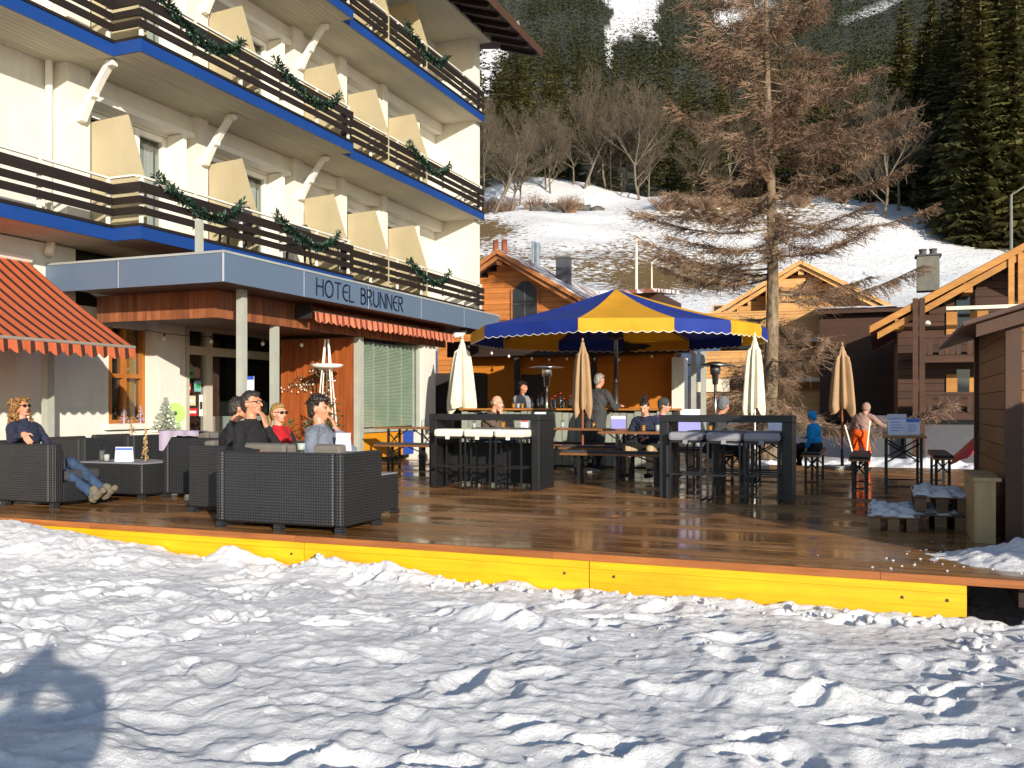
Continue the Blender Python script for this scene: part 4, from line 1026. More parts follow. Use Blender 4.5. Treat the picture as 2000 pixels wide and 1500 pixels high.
# ================================================================ small things on tables
def card(label, x, y, z, w_, h_, rz, m1='paper', m2='print_blue', lines=True, tilt=8, cat='menu card', lettering=None):
    o = thing('menu_card', label, cat, (x, y, z), rz, 'menu cards')
    for s in (-1, 1):
        b_ = MB().bb(-w_/2, w_/2, -0.0025, 0.0025, 0, h_).build('sheet', m1, o); b_.location = (0, s*0.03, 0); b_.rotation_euler = (R(tilt)*s, 0, 0)
    f_ = MB(); f_.bb(-w_/2+0.004, w_/2-0.004, -0.004, -0.0028, h_*0.76, h_*0.98)
    if lines:
        for i in range(4): f_.bb(-w_*0.36, w_*(0.1+0.07*((i*7) % 4)), -0.0035, -0.0028, h_*(0.2+0.13*i), h_*(0.2+0.13*i)+h_*0.03)
    b_ = f_.build('print', m2, o); b_.location = (0, -0.03, 0); b_.rotation_euler = (R(-tilt), 0, 0)
    return o
x, y = at(182, 11.9); card('white menu card with blue print on the left coffee table', -8.98, 9.1, 0.44, 0.22, 0.19, TH, tilt=10)
card('white and blue menu card leaning on the front sofa back', -4.63, 7.36, 0.735, 0.14, 0.17, R(10), tilt=14)
card('violet landscape menu stand on the parasol table', -4.15, 15.25, 0.765, 0.25, 0.22, TH, 'photo_violet', 'paper', False)
card('bluish menu stand before the woman with a bun', -2.62, 13.55, 0.765, 0.34, 0.24, TH, 'photo_violet', 'print_blue', False)
card('tall white menu on the right table', 0.20, 13.3, 0.765, 0.25, 0.28, TH, 'paper', 'print_blue')
card('smaller white menu behind the tall one on the right table', 0.40, 13.5, 0.765, 0.18, 0.22, TH, 'paper', 'print_blue')
card('pale violet menu stand on the table behind the shaded bar table', -1.40, 14.2, 0.765, 0.34, 0.22, TH, 'paper', 'photo_violet', False)
card('white menu in a red holder left of the parasol table', -5.6, 15.35, 0.765, 0.2, 0.28, TH, 'paper', 'red_paint')
card('white menu in a red holder seen under the shaded bar table top', -2.9, 15.2, 0.80, 0.3, 0.30, TH, 'paper', 'red_paint')
tumbler(-4.98, 7.20, 0.735, 'curtain', 'short glass standing on the front sofa back', 0.10, 0.045)
tumbler(-9.3, 9.05, 0.44, 'cushion_grey', 'stemmed glass on the left coffee table', 0.19, 0.04)
tumbler(-9.17, 9.0, 0.44, 'curtain', 'clear tumbler next to the stemmed glass', 0.13, 0.04)
x, t = on_y(984, 14.1); tumbler(x, 14.05, 0.765, 'beer', 'mug of golden beer before the bald man', 0.17, 0.05)
x, t = on_y(1030, 14.75); card('small red and white card at the right end of the bald man table', -5.42, 14.1, 0.765, 0.12, 0.16, TH, 'paper', 'red_paint')
for x_, y_, m_, lb in ((-3.3, 13.55, 'beer', 'beer glass at the left of the middle beer table'), (-3.12, 13.7, 'curtain', 'white coffee glass beside the beer on the middle table'), (-2.3, 13.5, 'beer', 'beer glass near the right end of the middle beer table'), (-4.6, 15.3, 'beer', 'beer glass beside the violet menu stand'), (-5.2, 15.4, 'curtain', 'water glass left of the parasol pole'), (-7.75, 15.0, 'curtain', 'white candle glass on the table under the blind window'), (-7.6, 15.1, 'seat_white', 'second white candle glass on the table under the blind window'), (-1.6, 13.4, 'beer', 'beer glass on the table behind the shaded bar table'), (-6.3, 14.05, 'curtain', 'water glass before the bald man')):
    tumbler(x_, y_, 0.765, m_, lb, 0.14, 0.036)
for x_, y_, z_, lb in ((-2.75, 13.72, 0.765, 'white plate on the middle beer table'), (-5.75, 14.15, 0.765, 'white plate next to the bald man'), (-1.45, 13.7, 0.765, 'white plate on the table behind the shaded bar table'), (-5.3, 12.1, 1.035, 'dark round ashtray on the sunlit bar table')):
    o = thing('plate' if 'plate' in lb else 'ashtray', lb, 'plate' if 'plate' in lb else 'ashtray', (x_, y_, z_)); MB().lathe([(0.06, 0.0), (0.07, 0.004), (0.115, 0.018), (0.112, 0.02), (0.065, 0.008)], 20).build('dish', 'seat_white' if 'plate' in lb else 'iron_black', o, smooth=True); MB().ball((0.01, 0, 0.022), (0.045, 0.04, 0.016), 10, 6).build('food' if 'plate' in lb else 'lid', 'brick_red' if 'plate' in lb else 'dark_steel', o, smooth=True)
# golden cone trees, frosted fir, planter, lime sign
def cone_tree(label, x, y, z, h, r, mat='gold_deco', seed=0):
    r_ = random.Random(seed); o = thing('ornament_tree', label, 'ornament', (x, y, z), 0, 'glittering table trees'); mb = MB()
    for i in range(90):
        q = r_.random(); a = r_.uniform(0, 6.28); rr = r*(1-q)*r_.uniform(0.6, 1.05); s = h*0.035*r_.uniform(0.7, 1.5)
        p = Vector((rr*math.cos(a), rr*math.sin(a), 0.03+h*q*0.94)); mb.box(p, (s, s, s*0.6), (r_.uniform(0, 3), r_.uniform(0, 3), 0))
    mb.build('tinsel', mat, o); MB().lathe([(r*0.3, 0), (r*0.2, 0.03), (0.006, h*0.95)], 8).build('stem', mat, o)
    return o
cone_tree('slim golden tinsel cone on the left coffee table', -8.82, 9.3, 0.44, 0.42, 0.05, seed=1)
cone_tree('slim golden tinsel cone on the armchair under the window', -10.15, 10.43, 0.725, 0.24, 0.05, seed=2)
cone_tree('pink tinsel tree on the wooden window sill', -11.73, 11.88, 0.85, 0.30, 0.09, 'cloth_lilac', seed=3)
cone_tree('pale tinsel tree at the right of the window sill', -11.73, 12.25, 0.85, 0.30, 0.07, 'cloth_lilac', seed=4)
PB = thing('planter_box', 'white planter box under the frosted fir', 'planter', (-10.48, 11.5, 0)); MB().bb(-0.3, 0.3, -0.2, 0.2, 0, 0.70).build('box', 'wall_white', PB); MB().bb(-0.31, 0.31, -0.21, 0.21, 0.701, 0.73).build('rim', 'wall_white', PB)
o = thing('fir_tree', 'little frosted fir with white ornaments by the entrance', 'christmas tree', (-10.48, 11.48, 0.73)); r_ = random.Random(9); mb = MB()
for i in range(520):
    q = r_.random()**1.3; a = r_.uniform(0, 6.28); rr = 0.21*(1-q)*math.sqrt(r_.random())*1.1; s = r_.uniform(0.012, 0.028)
    mb.box((rr*math.cos(a), rr*math.sin(a), 0.05+0.5*q), (s*2.2, s*0.5, s*0.5), (r_.uniform(-0.6, 0.6), r_.uniform(-0.8, 0.3), a))
mb.build('crown', 'frosted_fir', o); MB().tube([(0, 0, 0), (0, 0, 0.5)], 0.012, 6).build('trunk', 'pallet_wood', o)
mb = MB()
for i in range(26):
    q = r_.random(); a = r_.uniform(0, 6.28); rr = 0.2*(1-q); mb.ball((rr*math.cos(a), rr*math.sin(a), 0.06+0.46*q), 0.017, 8, 6)
mb.build('ornaments', 'seat_white', o, smooth=True)
x, y = at(343, 15.2); o = thing('round_sign', 'lime green round flower sign on a thin stand by the door', 'sign', (x, y, 0))
b_ = MB().lathe([(0.16, 0), (0.17, 0.006), (0.16, 0.012)], 28).build('disc', 'sign_lime', o); b_.location = (0, 0, 1.03); b_.rotation_euler = (R(90), 0, TH)
b_ = MB().lathe([(0.035, 0), (0.035, 0.004)], 16).build('centre', 'leaf_green', o); b_.location = (0.006, -0.016, 1.03); b_.rotation_euler = (R(90), 0, TH)
MB().bb(-0.1, 0.1, -0.008, 0.008, 0.68, 0.86).build('lower_leaf', 'sign_lime', o); MB().tube([(0, 0, 0), (0, 0, 0.95)], 0.012, 6).build('stand', 'sign_white', o)
# badges on the entrance glass
def badge(label, y0, y1, z0, z1, mat, stripe=None):
    o = thing('door_badge', label, 'sign', (GX0-0.036, (y0+y1)/2, (z0+z1)/2), 0, 'badges on the entrance glass')
    hy_, hz_ = (y1-y0)/2, (z1-z0)/2
    MB().bb(0.0, 0.006, -hy_, hy_, -hz_, hz_).build('plate', mat, o)
    if stripe: MB().bb(0.0065, 0.008, -hy_*0.7, hy_*0.7, -hz_*0.35, hz_*0.35).build('print', stripe, o)
badge('square green badge on the entrance glass', 13.50, 13.68, 1.66, 1.83, 'sign_green', 'leaf_green')
badge('red and white badge on the entrance glass', 13.32+0.19, 13.6, 1.40, 1.56, 'sign_red', 'sign_white')
badge('pale cyan badge on the entrance glass', 13.70, 13.88, 1.42, 1.62, 'sign_cyan', 'sign_green')
badge('cream badge on the entrance glass', 13.51, 13.73, 1.16, 1.34, 'sign_cream', 'sign_white')
badge('wide red oval badge on the entrance glass', 13.51, 13.78, 0.97, 1.11, 'sign_red', 'sign_white')
badge('tall white strip notice on the entrance glass', 13.83, 13.93, 0.96, 1.36, 'sign_white', 'black_plastic')
x, t = on_y(489, 13.0); o = thing('notice_board', 'white notice with blue heading by the grey post', 'sign', (x, 13.0, 0), R(6))
MB().bb(-0.07, 0.07, -0.008, 0.008, 1.2, 1.66).build('sheet', 'paper', o); MB().bb(-0.07, 0.07, -0.010, -0.0085, 1.6, 1.66).build('heading', 'sign_blue', o); MB().tube([(0, 0.02, 0), (0, 0.02, 1.4)], 0.012, 6).build('stand', 'post_grey', o)
# ornamental branch and bush at the porch wall
o = thing('flower_branch', 'white flowering garland fixed along the porch wall', 'garland', (0, 0, 0)); mb = MB(); r_ = random.Random(4); mf = MB()
pts = [(-11.6, 1.45), (-11.3, 1.62), (-11.05, 1.5), (-10.85, 1.82), (-10.65, 1.9), (-10.5, 1.6), (-10.62, 1.25)]
pl = [(x_*0.94, 15.27, z_) for x_, z_ in pts]; mb.tube(pl, 0.008, 5); mb.build('stem', 'pallet_wood', o); lf = MB()
for i in range(150):
    k = r_.randrange(len(pl)-1); q = r_.random(); p = Vector(pl[k]).lerp(Vector(pl[k+1]), q)+Vector((r_.gauss(0, 0.07), -abs(r_.gauss(0, 0.03)), r_.gauss(0, 0.07)))
    (mf if r_.random() < 0.5 else lf).box(p, (0.035, 0.012, 0.02), (r_.uniform(0, 3), r_.uniform(0, 3), r_.uniform(0, 3)))
mf.build('blossoms', 'seat_white', o); lf.build('leaves', 'leaf_green', o)
def bush(label, x, y, z0, h, r, mat, n_, seed, cat='plant', name='potted_plant', pot=True):
    o = thing(name, label, cat, (x, y, z0)); r_ = random.Random(seed); mb = MB()
    for i in range(n_):
        a = r_.uniform(0, 6.28); q = r_.random(); rr = r*math.sqrt(r_.random())*(0.6+0.6*math.sin(PI*q)); p = Vector((rr*math.cos(a), rr*math.sin(a), h*(0.3+0.7*q)))
        u = Vector((r_.gauss(0, 1), r_.gauss(0, 1), r_.gauss(0.4, 0.7))).normalized(); v_ = u.orthogonal().normalized(); l = r_.uniform(0.06, 0.13)
        mb.add([p, p+u*l*0.5+v_*l*0.2, p+u*l, p+u*l*0.5-v_*l*0.2], [(0, 1, 2, 3)])
    mb.build('leaves', mat, o)
    if pot: MB().lathe([(r*0.5, 0), (r*0.6, h*0.3), (r*0.55, h*0.3)], 16).build('pot', 'slab_grey', o)
    return o
bush('leafy green shrub in a pot before the porch wall', -9.45, 14.35, 0, 1.3, 0.28, 'leaf_green', 260, 3)
bush('low yellow-green plant behind the porch post', -10.0, 13.6, 0, 1.05, 0.3, 'leaf_green', 160, 5)
# fir garlands on the railings
def garland(label, xf, y0, y1, zr, seed):
    o = thing('fir_garland', label, 'garland', (xf+0.02, 0, zr), 0, 'fir garlands on the balcony rails'); r_ = random.Random(seed); mb = MB(); st = []
    ln = y1-y0
    for i in range(31):
        q = i/30; zz = 0.06-0.42*(math.sin(PI*min(1, q*1.0))**0.8)*(0.55+0.75*q) if q < 0.93 else 0.06-0.42*((1-q)/0.07)*0.3
        st.append(Vector((0.0, y0+ln*q, zz)))
    for k in range(30):
        for m in range(26):
            p = st[k].lerp(st[k+1], r_.random()); u = Vector((r_.gauss(0.25, 0.8), r_.gauss(0, 0.8), r_.gauss(0, 0.8))).normalized(); v_ = u.cross(Vector((0, 0.3, 1))).normalized()
            l = r_.uniform(0.06, 0.13); p = p+u*0.02
            mb.add([p, p+u*l*0.6+v_*l*0.16, p+u*l, p+u*l*0.6-v_*l*0.16], [(0, 1, 2, 3)])
    mb.build('needles', 'garland_green', o); MB().tube(st, 0.012, 5).build('stem', 'leaf_dark', o)
paint('garland_green', srgb('2c4a3c'), 0.6, 0.45, 30)
for li, nm in ((0, 'lowest'), (1, 'middle')):
    garland('long fir garland nearest the camera on the %s balcony' % nm, -10.25, 11.0, 13.05, LV[li]+0.76, li*3+1)
    garland('second fir garland from the camera on the %s balcony' % nm, -10.25, 13.95, 16.1, LV[li]+0.76, li*3+2)
    garland('farthest fir garland on the %s balcony' % nm, -10.5, 19.5, 21.8, LV[li]+0.76, li*3+3)
garland('fir garland on the topmost balcony near the eave', -10.5, 19.4, 21.7, LV[2]+0.76, 17)
# dark plastic chairs on the lowest balcony
for i, (y, lab) in enumerate(((13.55, 'black plastic chair seen through the lowest balcony slats'), (15.35, 'second black plastic chair farther along the lowest balcony'))):
    o = thing('plastic_chair', lab, 'chair', (-10.75, y, LV[0]+0.041), R(200), 'plastic balcony chairs')
    mb = MB(); mb.prism([(-0.24, 0.42), (0.24, 0.42), (0.25, 0.75), (0.16, 0.9), (-0.16, 0.9), (-0.25, 0.75)], -0.24, -0.21, 'y'); mb.build('backrest', 'black_plastic', o)
    MB().bb(-0.25, 0.25, -0.22, 0.25, 0.4, 0.43).build('seat', 'black_plastic', o)
    for a in (-1, 1):
        for b_ in (-1, 1): MB().tube([(a*0.25, b_*0.24, 0), (a*0.22, b_*0.2, 0.41)], 0.025, 6).build('leg', 'black_plastic', o)
        MB().bb(a*0.25, a*0.30, -0.2, 0.22, 0.6, 0.63).build('armrest', 'black_plastic', o)
# ================================================================ right side: hut, pallets, panel
HT = thing('wooden_hut', 'dark plank market hut with brown metal roof at the right edge', 'hut', (0, 0, 0))
hx0, hx1, hy0, hy1 = 0.98, 4.2, 8.62, 11.4
z = 0.0
while z < 1.86:
    pbb('plank', 'hut_board', HT, hx0+0.10, hx1, hy0, hy0+0.03+rnd.uniform(0, 0.004), z+0.003, z+0.157); pbb('plank', 'hut_board', HT, hx0+0.02, hx0+0.05, hy0+0.06, hy1, z+0.003, z+0.157); z += 0.16
pbb('wall_core', 'room_dark', HT, hx0+0.06, hx1, hy0+0.04, hy1, 0, 1.9)
pbb('corner_post', 'hut_post', HT, hx0-0.02, hx0+0.095, hy0-0.03, hy0+0.055, -0.02, 1.95); pbb('corner_post', 'hut_post', HT, hx0-0.02, hx0+0.095, hy1-0.1, hy1, -0.02, 1.95)
rf = part('roof', HT)
xa, za, xb_, zb_ = 0.62, 1.80, 2.6, 2.42
for i in range(13):           # ribbed sheets
    y0_ = hy0-0.35+i*0.27
    mb = MB(); pr = [(0, 0), (0.05, 0.035), (0.10, 0.035), (0.15, 0), (0.268, 0)]
    vs = [(xa, y0_+u, za+v_) for u, v_ in pr]+[(xb_, y0_+u, zb_+v_) for u, v_ in pr]+[(xa, y0_+u, za+v_-0.006) for u, v_ in pr]+[(xb_, y0_+u, zb_+v_-0.006) for u, v_ in pr]
    fs = [(j, j+1, 6+j, 5+j) for j in range(4)]+[(10+j, 15+j, 16+j, 11+j) for j in range(4)]+[(j, 10+j, 11+j, j+1) for j in range(4)]
    mb.add(vs, fs).build('roof_sheet', 'hut_roof', rf)
MB().prism([(xa+0.1, za+0.01), (xb_, zb_-0.02), (xb_, zb_-0.14), (xa+0.1, za-0.09)], hy0-0.28, hy0-0.24, 'y').build('barge_board', 'hut_post', rf)
MB().prism([(xb_, zb_), (4.6, 1.80), (4.6, 1.77), (xb_, zb_-0.03)], hy0-0.35, hy1+0.2, 'y').build('roof_sheet', 'hut_roof', rf)
pbb('purlin', 'hut_post', rf, hx0+0.1, hx0+0.2, hy0-0.22, hy1, 1.87, 1.90)
MB().prism([(hx0, 1.9), (hx1, 1.9), (xb_, zb_-0.06)], hy0+0.01, hy0+0.05, 'y').build('gable', 'hut_board', HT)
o = thing('plywood_panel', 'pale plywood box leaning against the hut', 'box', (0.82, 8.72, 0.0))
MB().bb(-0.09, 0.07, -0.10, 0.9, 0, 0.52).build('side', 'ply_panel', o); MB().bb(-0.10, 0.11, -0.12, 0.92, 0.521, 0.55).build('lid', 'ply_panel', o)
copy_tree(HT, None, (2.1, -3.4, -0.05), None, 'second plank market hut beyond the right picture edge, casting the long shade')
def snow_cap(x0, x1, y0, y1, z, amp, parent, seed):
    nx, ny = int((x1-x0)/0.02)+2, int((y1-y0)/0.02)+2
    X_, Y_ = np.meshgrid(np.linspace(x0, x1, nx), np.linspace(y0, y1, ny)); m = fbm(X_/0.11+seed, Y_/0.11, 3, seed)
    e = np.minimum.reduce([X_-x0, x1-X_, Y_-y0, y1-Y_]); Z_ = z-0.02+np.clip(m-0.36, -0.05, 1)*amp*np.clip(e/0.04, 0, 1)
    q = grid_obj('snow_cover', X_, Y_, Z_, 'snow'); q.parent = parent; return q
def pallet(label, x0, x1, y0, y1, zb, seed):
    o = thing('pallet', label, 'pallet', (0, 0, 0), 0, 'snowy pallets'); hgt = 0.14
    k = 6; w_ = (x1-x0)
    for i in range(k): a = y0+(y1-y0)*i/k; pbb('board', 'pallet_wood', o, x0, x1, a+0.008, a+(y1-y0)/k-0.012, zb+hgt-0.022, zb+hgt)
    for i in range(3):
        a = x0+(w_-0.1)*i/2
        for j in range(3): b_ = y0+(y1-y0-0.1)*j/2; pbb('block', 'pallet_wood', o, a, a+0.1, b_, b_+0.1, zb+0.02, zb+hgt-0.024)
        pbb('runner', 'pallet_wood', o, a, a+0.1, y0, y1, zb, zb+0.019)
    snow_cap(x0-0.01, x1+0.01, y0-0.01, y1+0.01, zb+hgt+0.012, 0.13, o, seed)
pallet('low snow covered pallet lying beside the plywood box', -0.10, 0.32, 9.15, 10.35, 0, 3)
pallet('lower pallet of the snowy stack by the hut', 0.30, 0.74, 9.45, 10.6, 0, 5)
pallet('upper pallet of the snowy stack by the hut', 0.30, 0.76, 9.42, 10.6, 0.17, 8)
# heap of shovelled snow on the deck corner
X_, Y_ = np.meshgrid(np.arange(0.15, 2.4, 0.014), np.arange(6.95, 8.6, 0.014))
q = ((X_-1.35)/0.75)**2+((Y_-7.75)/0.42)**2
Z_ = -0.03+0.20*np.exp(-q*1.1)*(0.5+fbm(X_/0.16, Y_/0.16, 4, 61)*1.1)+0.03*(fbm(X_/0.07, Y_/0.07, 3, 63)-0.5)*np.exp(-q*0.5)
grid_obj('snow_heap', X_, Y_, Z_, 'snow', kind='stuff')
cr = MB()
for i in range(70):
    x = rnd.gauss(0.75, 0.4); y = rnd.gauss(7.6, 0.38); r = rnd.uniform(0.003, 0.009)
    if y < 6.95 or x > 2: continue
    cr.ball((x, y, r*0.3), (r*1.5, r*1.3, r*0.7), 6, 4)
cr.build('snow_crumbs', 'snow', smooth=True, kind='stuff')
# snow banks beyond the terrace
X_, Y_ = np.meshgrid(np.arange(-2.6, 7.0, 0.05), np.arange(18.75, 23.0, 0.05))
Z_ = -0.35+0.45*np.exp(-((Y_-20.2)/0.9)**2)*(fbm(X_/0.9, Y_/0.6, 4, 19)*1.6-0.25)+0.35*np.exp(-((X_-2.2)/1.2)**2-((Y_-20.3)/0.7)**2)
grid_obj('snow_bank', X_, Y_, Z_, 'snow', kind='structure')
o = thing('red_parasol', 'closed dark red parasol lying over the snow by the hut', 'parasol', (1.75, 17.2, 0), R(15))
mb = MB(); vs = []; fs = []
for i in range(13):
    q = i/12
    for j in range(14):
        a = 2*PI*j/14; r = 0.06+0.30*q*(0.75+0.25*math.cos(a*4)); vs.append((-0.5+0.55*(1-q)+r*math.cos(a)*0.6, r*math.sin(a), 0.95-0.62*q+r*math.cos(a)*0.5))
for i in range(12):
    for j in range(14): fs.append((i*14+j, i*14+(j+1) % 14, (i+1)*14+(j+1) % 14, (i+1)*14+j))
mb.add(vs, fs).build('cloth', 'red_paint', o, smooth=True); MB().tube([(-0.3, 0, 0), (0.1, 0, 1.0)], 0.02, 8).build('pole', 'brick_red', o)
# ================================================================ background
wood('chalet_orange', srgb('a8622a'), srgb('cc8440'), 'x', 0.6, 0.08, (0.6, 8))
wood('chalet_orange_beam', srgb('9a5c30'), srgb('b87844'), 'y', 0.6, 0.08, (0.6, 8))
wood('chalet_light', srgb('c08a4c'), srgb('dcae70'), 'x', 0.6, 0.08, (0.6, 8))
wood('chalet_dark', srgb('301a0b'), srgb('4c2b12'), 'x', 0.65, 0.12, (0.6, 8))  # dark tone also holds the hill and tree shade on the right chalet
wood('chalet_amber', srgb('a06a2a'), srgb('c08a44'), 'x', 0.6, 0.1, (0.6, 8))  # amber also paints the sunlit wood of the right chalet
paint('tile_red', srgb('8a4a34'), 0.7, 0.25, 6, 0.3)
paint('chimney_grey', srgb('6a6a60'), 0.7, 0.15)
paint('render_white', srgb('dcd2bc'), 0.8, 0.06)
paint('shutter_grey', srgb('4a4a50'), 0.7, 0.1)
n = NT('snowy_roof'); v = n.pos(False); f = n.noise(v, 1.6, 5, 0.65)
n.set(n.mix(n.ramp(f, [(0.45, (0, 0, 0)), (0.55, (1, 1, 1))]), (0.82, 0.83, 0.86), srgb('7a4a38')), 0.7)
def chalet(label, cx, yf, z0, hw, oh, ze, za, dep, wm, bm, rm, over=1.0, plank=0.24, th=0.22):
    """gable front in the plane y = yf, ridge along +y; hw wall half width, oh extra eave overhang"""
    t = thing('chalet', label, 'chalet', (0, 0, 0)); sl = (za-ze)/(hw+oh)
    def half(z): return hw if z < za-sl*hw-th else max(0.05, (za-th*1.2-z)/sl)
    z = z0
    while z < za-0.35:
        w_ = min(hw, half(z+plank)); pbb('wall_plank', wm, t, cx-w_, cx+w_, yf, yf+0.1+rnd.uniform(-0.012, 0.012), z+0.006, z+plank-0.006); z += plank
    pbb('side_wall', wm, t, cx-hw, cx-hw+0.15, yf+0.101, yf+dep, z0, za-sl*hw-th); pbb('side_wall', wm, t, cx+hw-0.15, cx+hw, yf+0.101, yf+dep, z0, za-sl*hw-th)
    MB().prism([(cx-hw+0.2, z0), (cx+hw-0.2, z0), (cx+hw-0.2, za-sl*hw-th-0.1), (cx, za-th-0.25), (cx-hw+0.2, za-sl*hw-th-0.1)], yf+0.12, yf+dep, 'y').build('inner_rooms', 'room_dark', t)
    for s in (-1, 1):
        e = hw+oh
        r_ = MB().prism([(cx, za), (cx+s*e, ze), (cx+s*e, ze-th*0.4), (cx, za-th*0.4)], yf-over, yf+dep+0.3, 'y').build('roof', rm, t)
        MB().prism([(cx, za-0.02), (cx+s*e, ze-0.02), (cx+s*e, ze-th*0.95), (cx, za-th*0.95)], yf-over-0.06, yf-over-0.002, 'y').build('barge_board', bm, r_)
        MB().prism([(cx, za-th*0.95), (cx+s*(e-0.2), ze-th*0.85), (cx+s*(e-0.2), ze-th*1.7), (cx, za-th*1.8)], yf-over+0.1, yf-over+0.22, 'y').build('rafter', bm, r_)
        for q in (0.35, 0.8): MB().bb(cx+s*e*q-0.11, cx+s*e*q+0.11, yf-over+0.25, yf, za-(za-ze)*q-th*1.0-0.30, za-(za-ze)*q-th*1.0-0.02).build('purlin_end', bm, r_)
    MB().bb(cx-0.12, cx+0.12, yf-over+0.25, yf, za-th-0.42, za-th-0.1).build('purlin_end', bm, t)
    return t
def cwin(t, x0, x1, z0, z1, y, fm='chalet_light', arched=False):
    w_ = part('window', t)
    if arched:
        m = (x0+x1)/2; MB().prism([(x0, z0), (x1, z0), (x1, z1-0.35), (m+0.15, z1), (m-0.15, z1), (x0, z1-0.35)], y-0.05, y-0.01, 'y').build('pane', 'dark_pane', w_)
    else: pbb('pane', 'dark_pane', w_, x0, x1, y-0.05, y-0.01, z0, z1)
    for a, b in ((x0-0.07, x0), (x1, x1+0.07)): pbb('frame', fm, w_, a, b, y-0.09, y-0.004, z0-0.05, z1-(0.3 if arched else -0.05))
    pbb('frame', fm, w_, x0, x1, y-0.085, y-0.003, z0-0.07, z0)
    if not arched: pbb('frame', fm, w_, x0, x1, y-0.085, y-0.003, z1, z1+0.06)
    pbb('mullion', 'shutter_grey', w_, (x0+x1)/2-0.03, (x0+x1)/2+0.03, y-0.07, y-0.051, z0, z1-0.05); pbb('mullion', 'shutter_grey', w_, x0, x1, y-0.068, y-0.052, z0+(z1-z0)*0.45, z0+(z1-z0)*0.45+0.05)
n = NT('dark_pane'); n.set((0.03, 0.035, 0.04), 0.06); n.b.inputs['Specular IOR Level'].default_value = 0.8
def parapet(t, x0, x1, y, z0, z1, m, step=0.15, depth_=1.2, slab='render_white'):
    B_ = part('balcony', t); z = z0
    while z < z1-0.02: pbb('board', m, B_, x0, x1, y-depth_-0.04, y-depth_+rnd.uniform(-0.008, 0.008), z+0.008, min(z1, z+step)-0.008); z += step
    pbb('floor_slab', slab, B_, x0, x1, y-depth_, y-0.001, z0-0.2, z0-0.02); pbb('top_rail', m, B_, x0-0.03, x1+0.03, y-depth_-0.07, y-depth_+0.05, z1, z1+0.06)
    return B_
# orange chalet behind the umbrella
YA = 37.2; xA, tA = on_y(990, YA); zA = zat(486, tA-1)
A = chalet('orange timber chalet behind the umbrella, arched window in its gable', xA, YA, -0.4, 3.35, 0.95, zA-2.55, zA, 9, 'chalet_orange', 'chalet_orange_beam', 'snowy_roof', 1.1)
xa = on_y(1002, YA)[0]; xb_ = on_y(1050, YA)[0]; cwin(A, xa, xb_, zat(632, tA), zat(552, tA), YA, 'chalet_orange_beam', True)
for px, yy, top, r in ((1042, 41.0, 472, 0.10), (1050, 41.0, 474, 0.10), (968, 39.0, 470, 0.13), (985, 39.0, 468, 0.13)):
    x, t_ = on_y(px, yy); MB().tube([(x, yy, zat(540, t_)), (x, yy, zat(top, t_))], r, 10).build('flue_pipe', 'steel' if r < 0.12 else 'brick_red', A)
x, t_ = on_y(1101, 40.0); ch = MB().bb(x-0.28, x+0.28, 39.7, 40.3, zat(560, t_), zat(505, t_)).build('chimney', 'shutter_grey', A); MB().bb(x-0.33, x+0.33, 39.65, 40.35, zat(505, t_)+0.001, zat(505, t_)+0.08).build('cap', 'chimney_grey', ch)
# low snowy building with reddish roof behind the umbrella apex
x0 = on_y(1165, 47)[0]; x1 = on_y(1285, 47)[0]; tt = depth(x0, 47)
LB = thing('low_barn', 'low brown barn with snowy flat-pitched roof behind the umbrella top', 'barn')
MB().bb(x0, x1, 47, 53, -0.4, zat(575, tt)).build('wall', 'chalet_dark', LB); MB().prism([(46.3, zat(572, tt)), (52, zat(572, tt)+0.55), (52, zat(572, tt)+0.35), (46.3, zat(572, tt)-0.2)], x0-0.5, x1+0.1, 'x').build('roof', 'snowy_roof', LB)
# pale timber chalet behind the larch
YM = 43.5; xM, tM = on_y(1567, YM); zM = zat(506, tM-1)
M = chalet('pale new timber chalet with stacked balconies behind the larch', xM, YM, -0.4, 3.5, 0.6, zM-2.35, zM, 8, 'chalet_light', 'chalet_light', 'snowy_roof', 1.0, 0.22)
xl, xr = on_y(1388, YM)[0], on_y(1606, YM)[0]
parapet(M, xl, xr, YM, zat(662, tM), zat(612, tM), 'chalet_light', 0.17)
parapet(M, xl, xr, YM, zat(738, tM), zat(688, tM), 'chalet_light', 0.17)
parapet(M, xl, xr, YM, zat(815, tM), zat(768, tM), 'chalet_light', 0.17)
for p0, p1, a, b in ((1515, 1535, 617, 597), (1395, 1440, 618, 592), (1500, 1560, 690, 668), (1410, 1470, 690, 670)):
    cwin(M, on_y(p0, YM)[0], on_y(p1, YM)[0], zat(a, tM), zat(b, tM), YM)
pbb('upper_balcony_front', 'chalet_light', M, on_y(1500, YM)[0], on_y(1576, YM)[0], YM-0.8, YM-0.7, zat(610, tM), zat(548, tM))
pbb('garage_wall', 'render_white', M, xl-0.3, on_y(1600, YM-3)[0]+1, YM-3.2, YM-3, -0.4, 0.55)
x, t_ = on_y(1420, YM-2); pbb('white_panel', 'render_white', M, on_y(1360, YM-1.3)[0], on_y(1425, YM-1.3)[0], YM-1.4, YM-1.3, zat(765, t_), zat(745, t_))
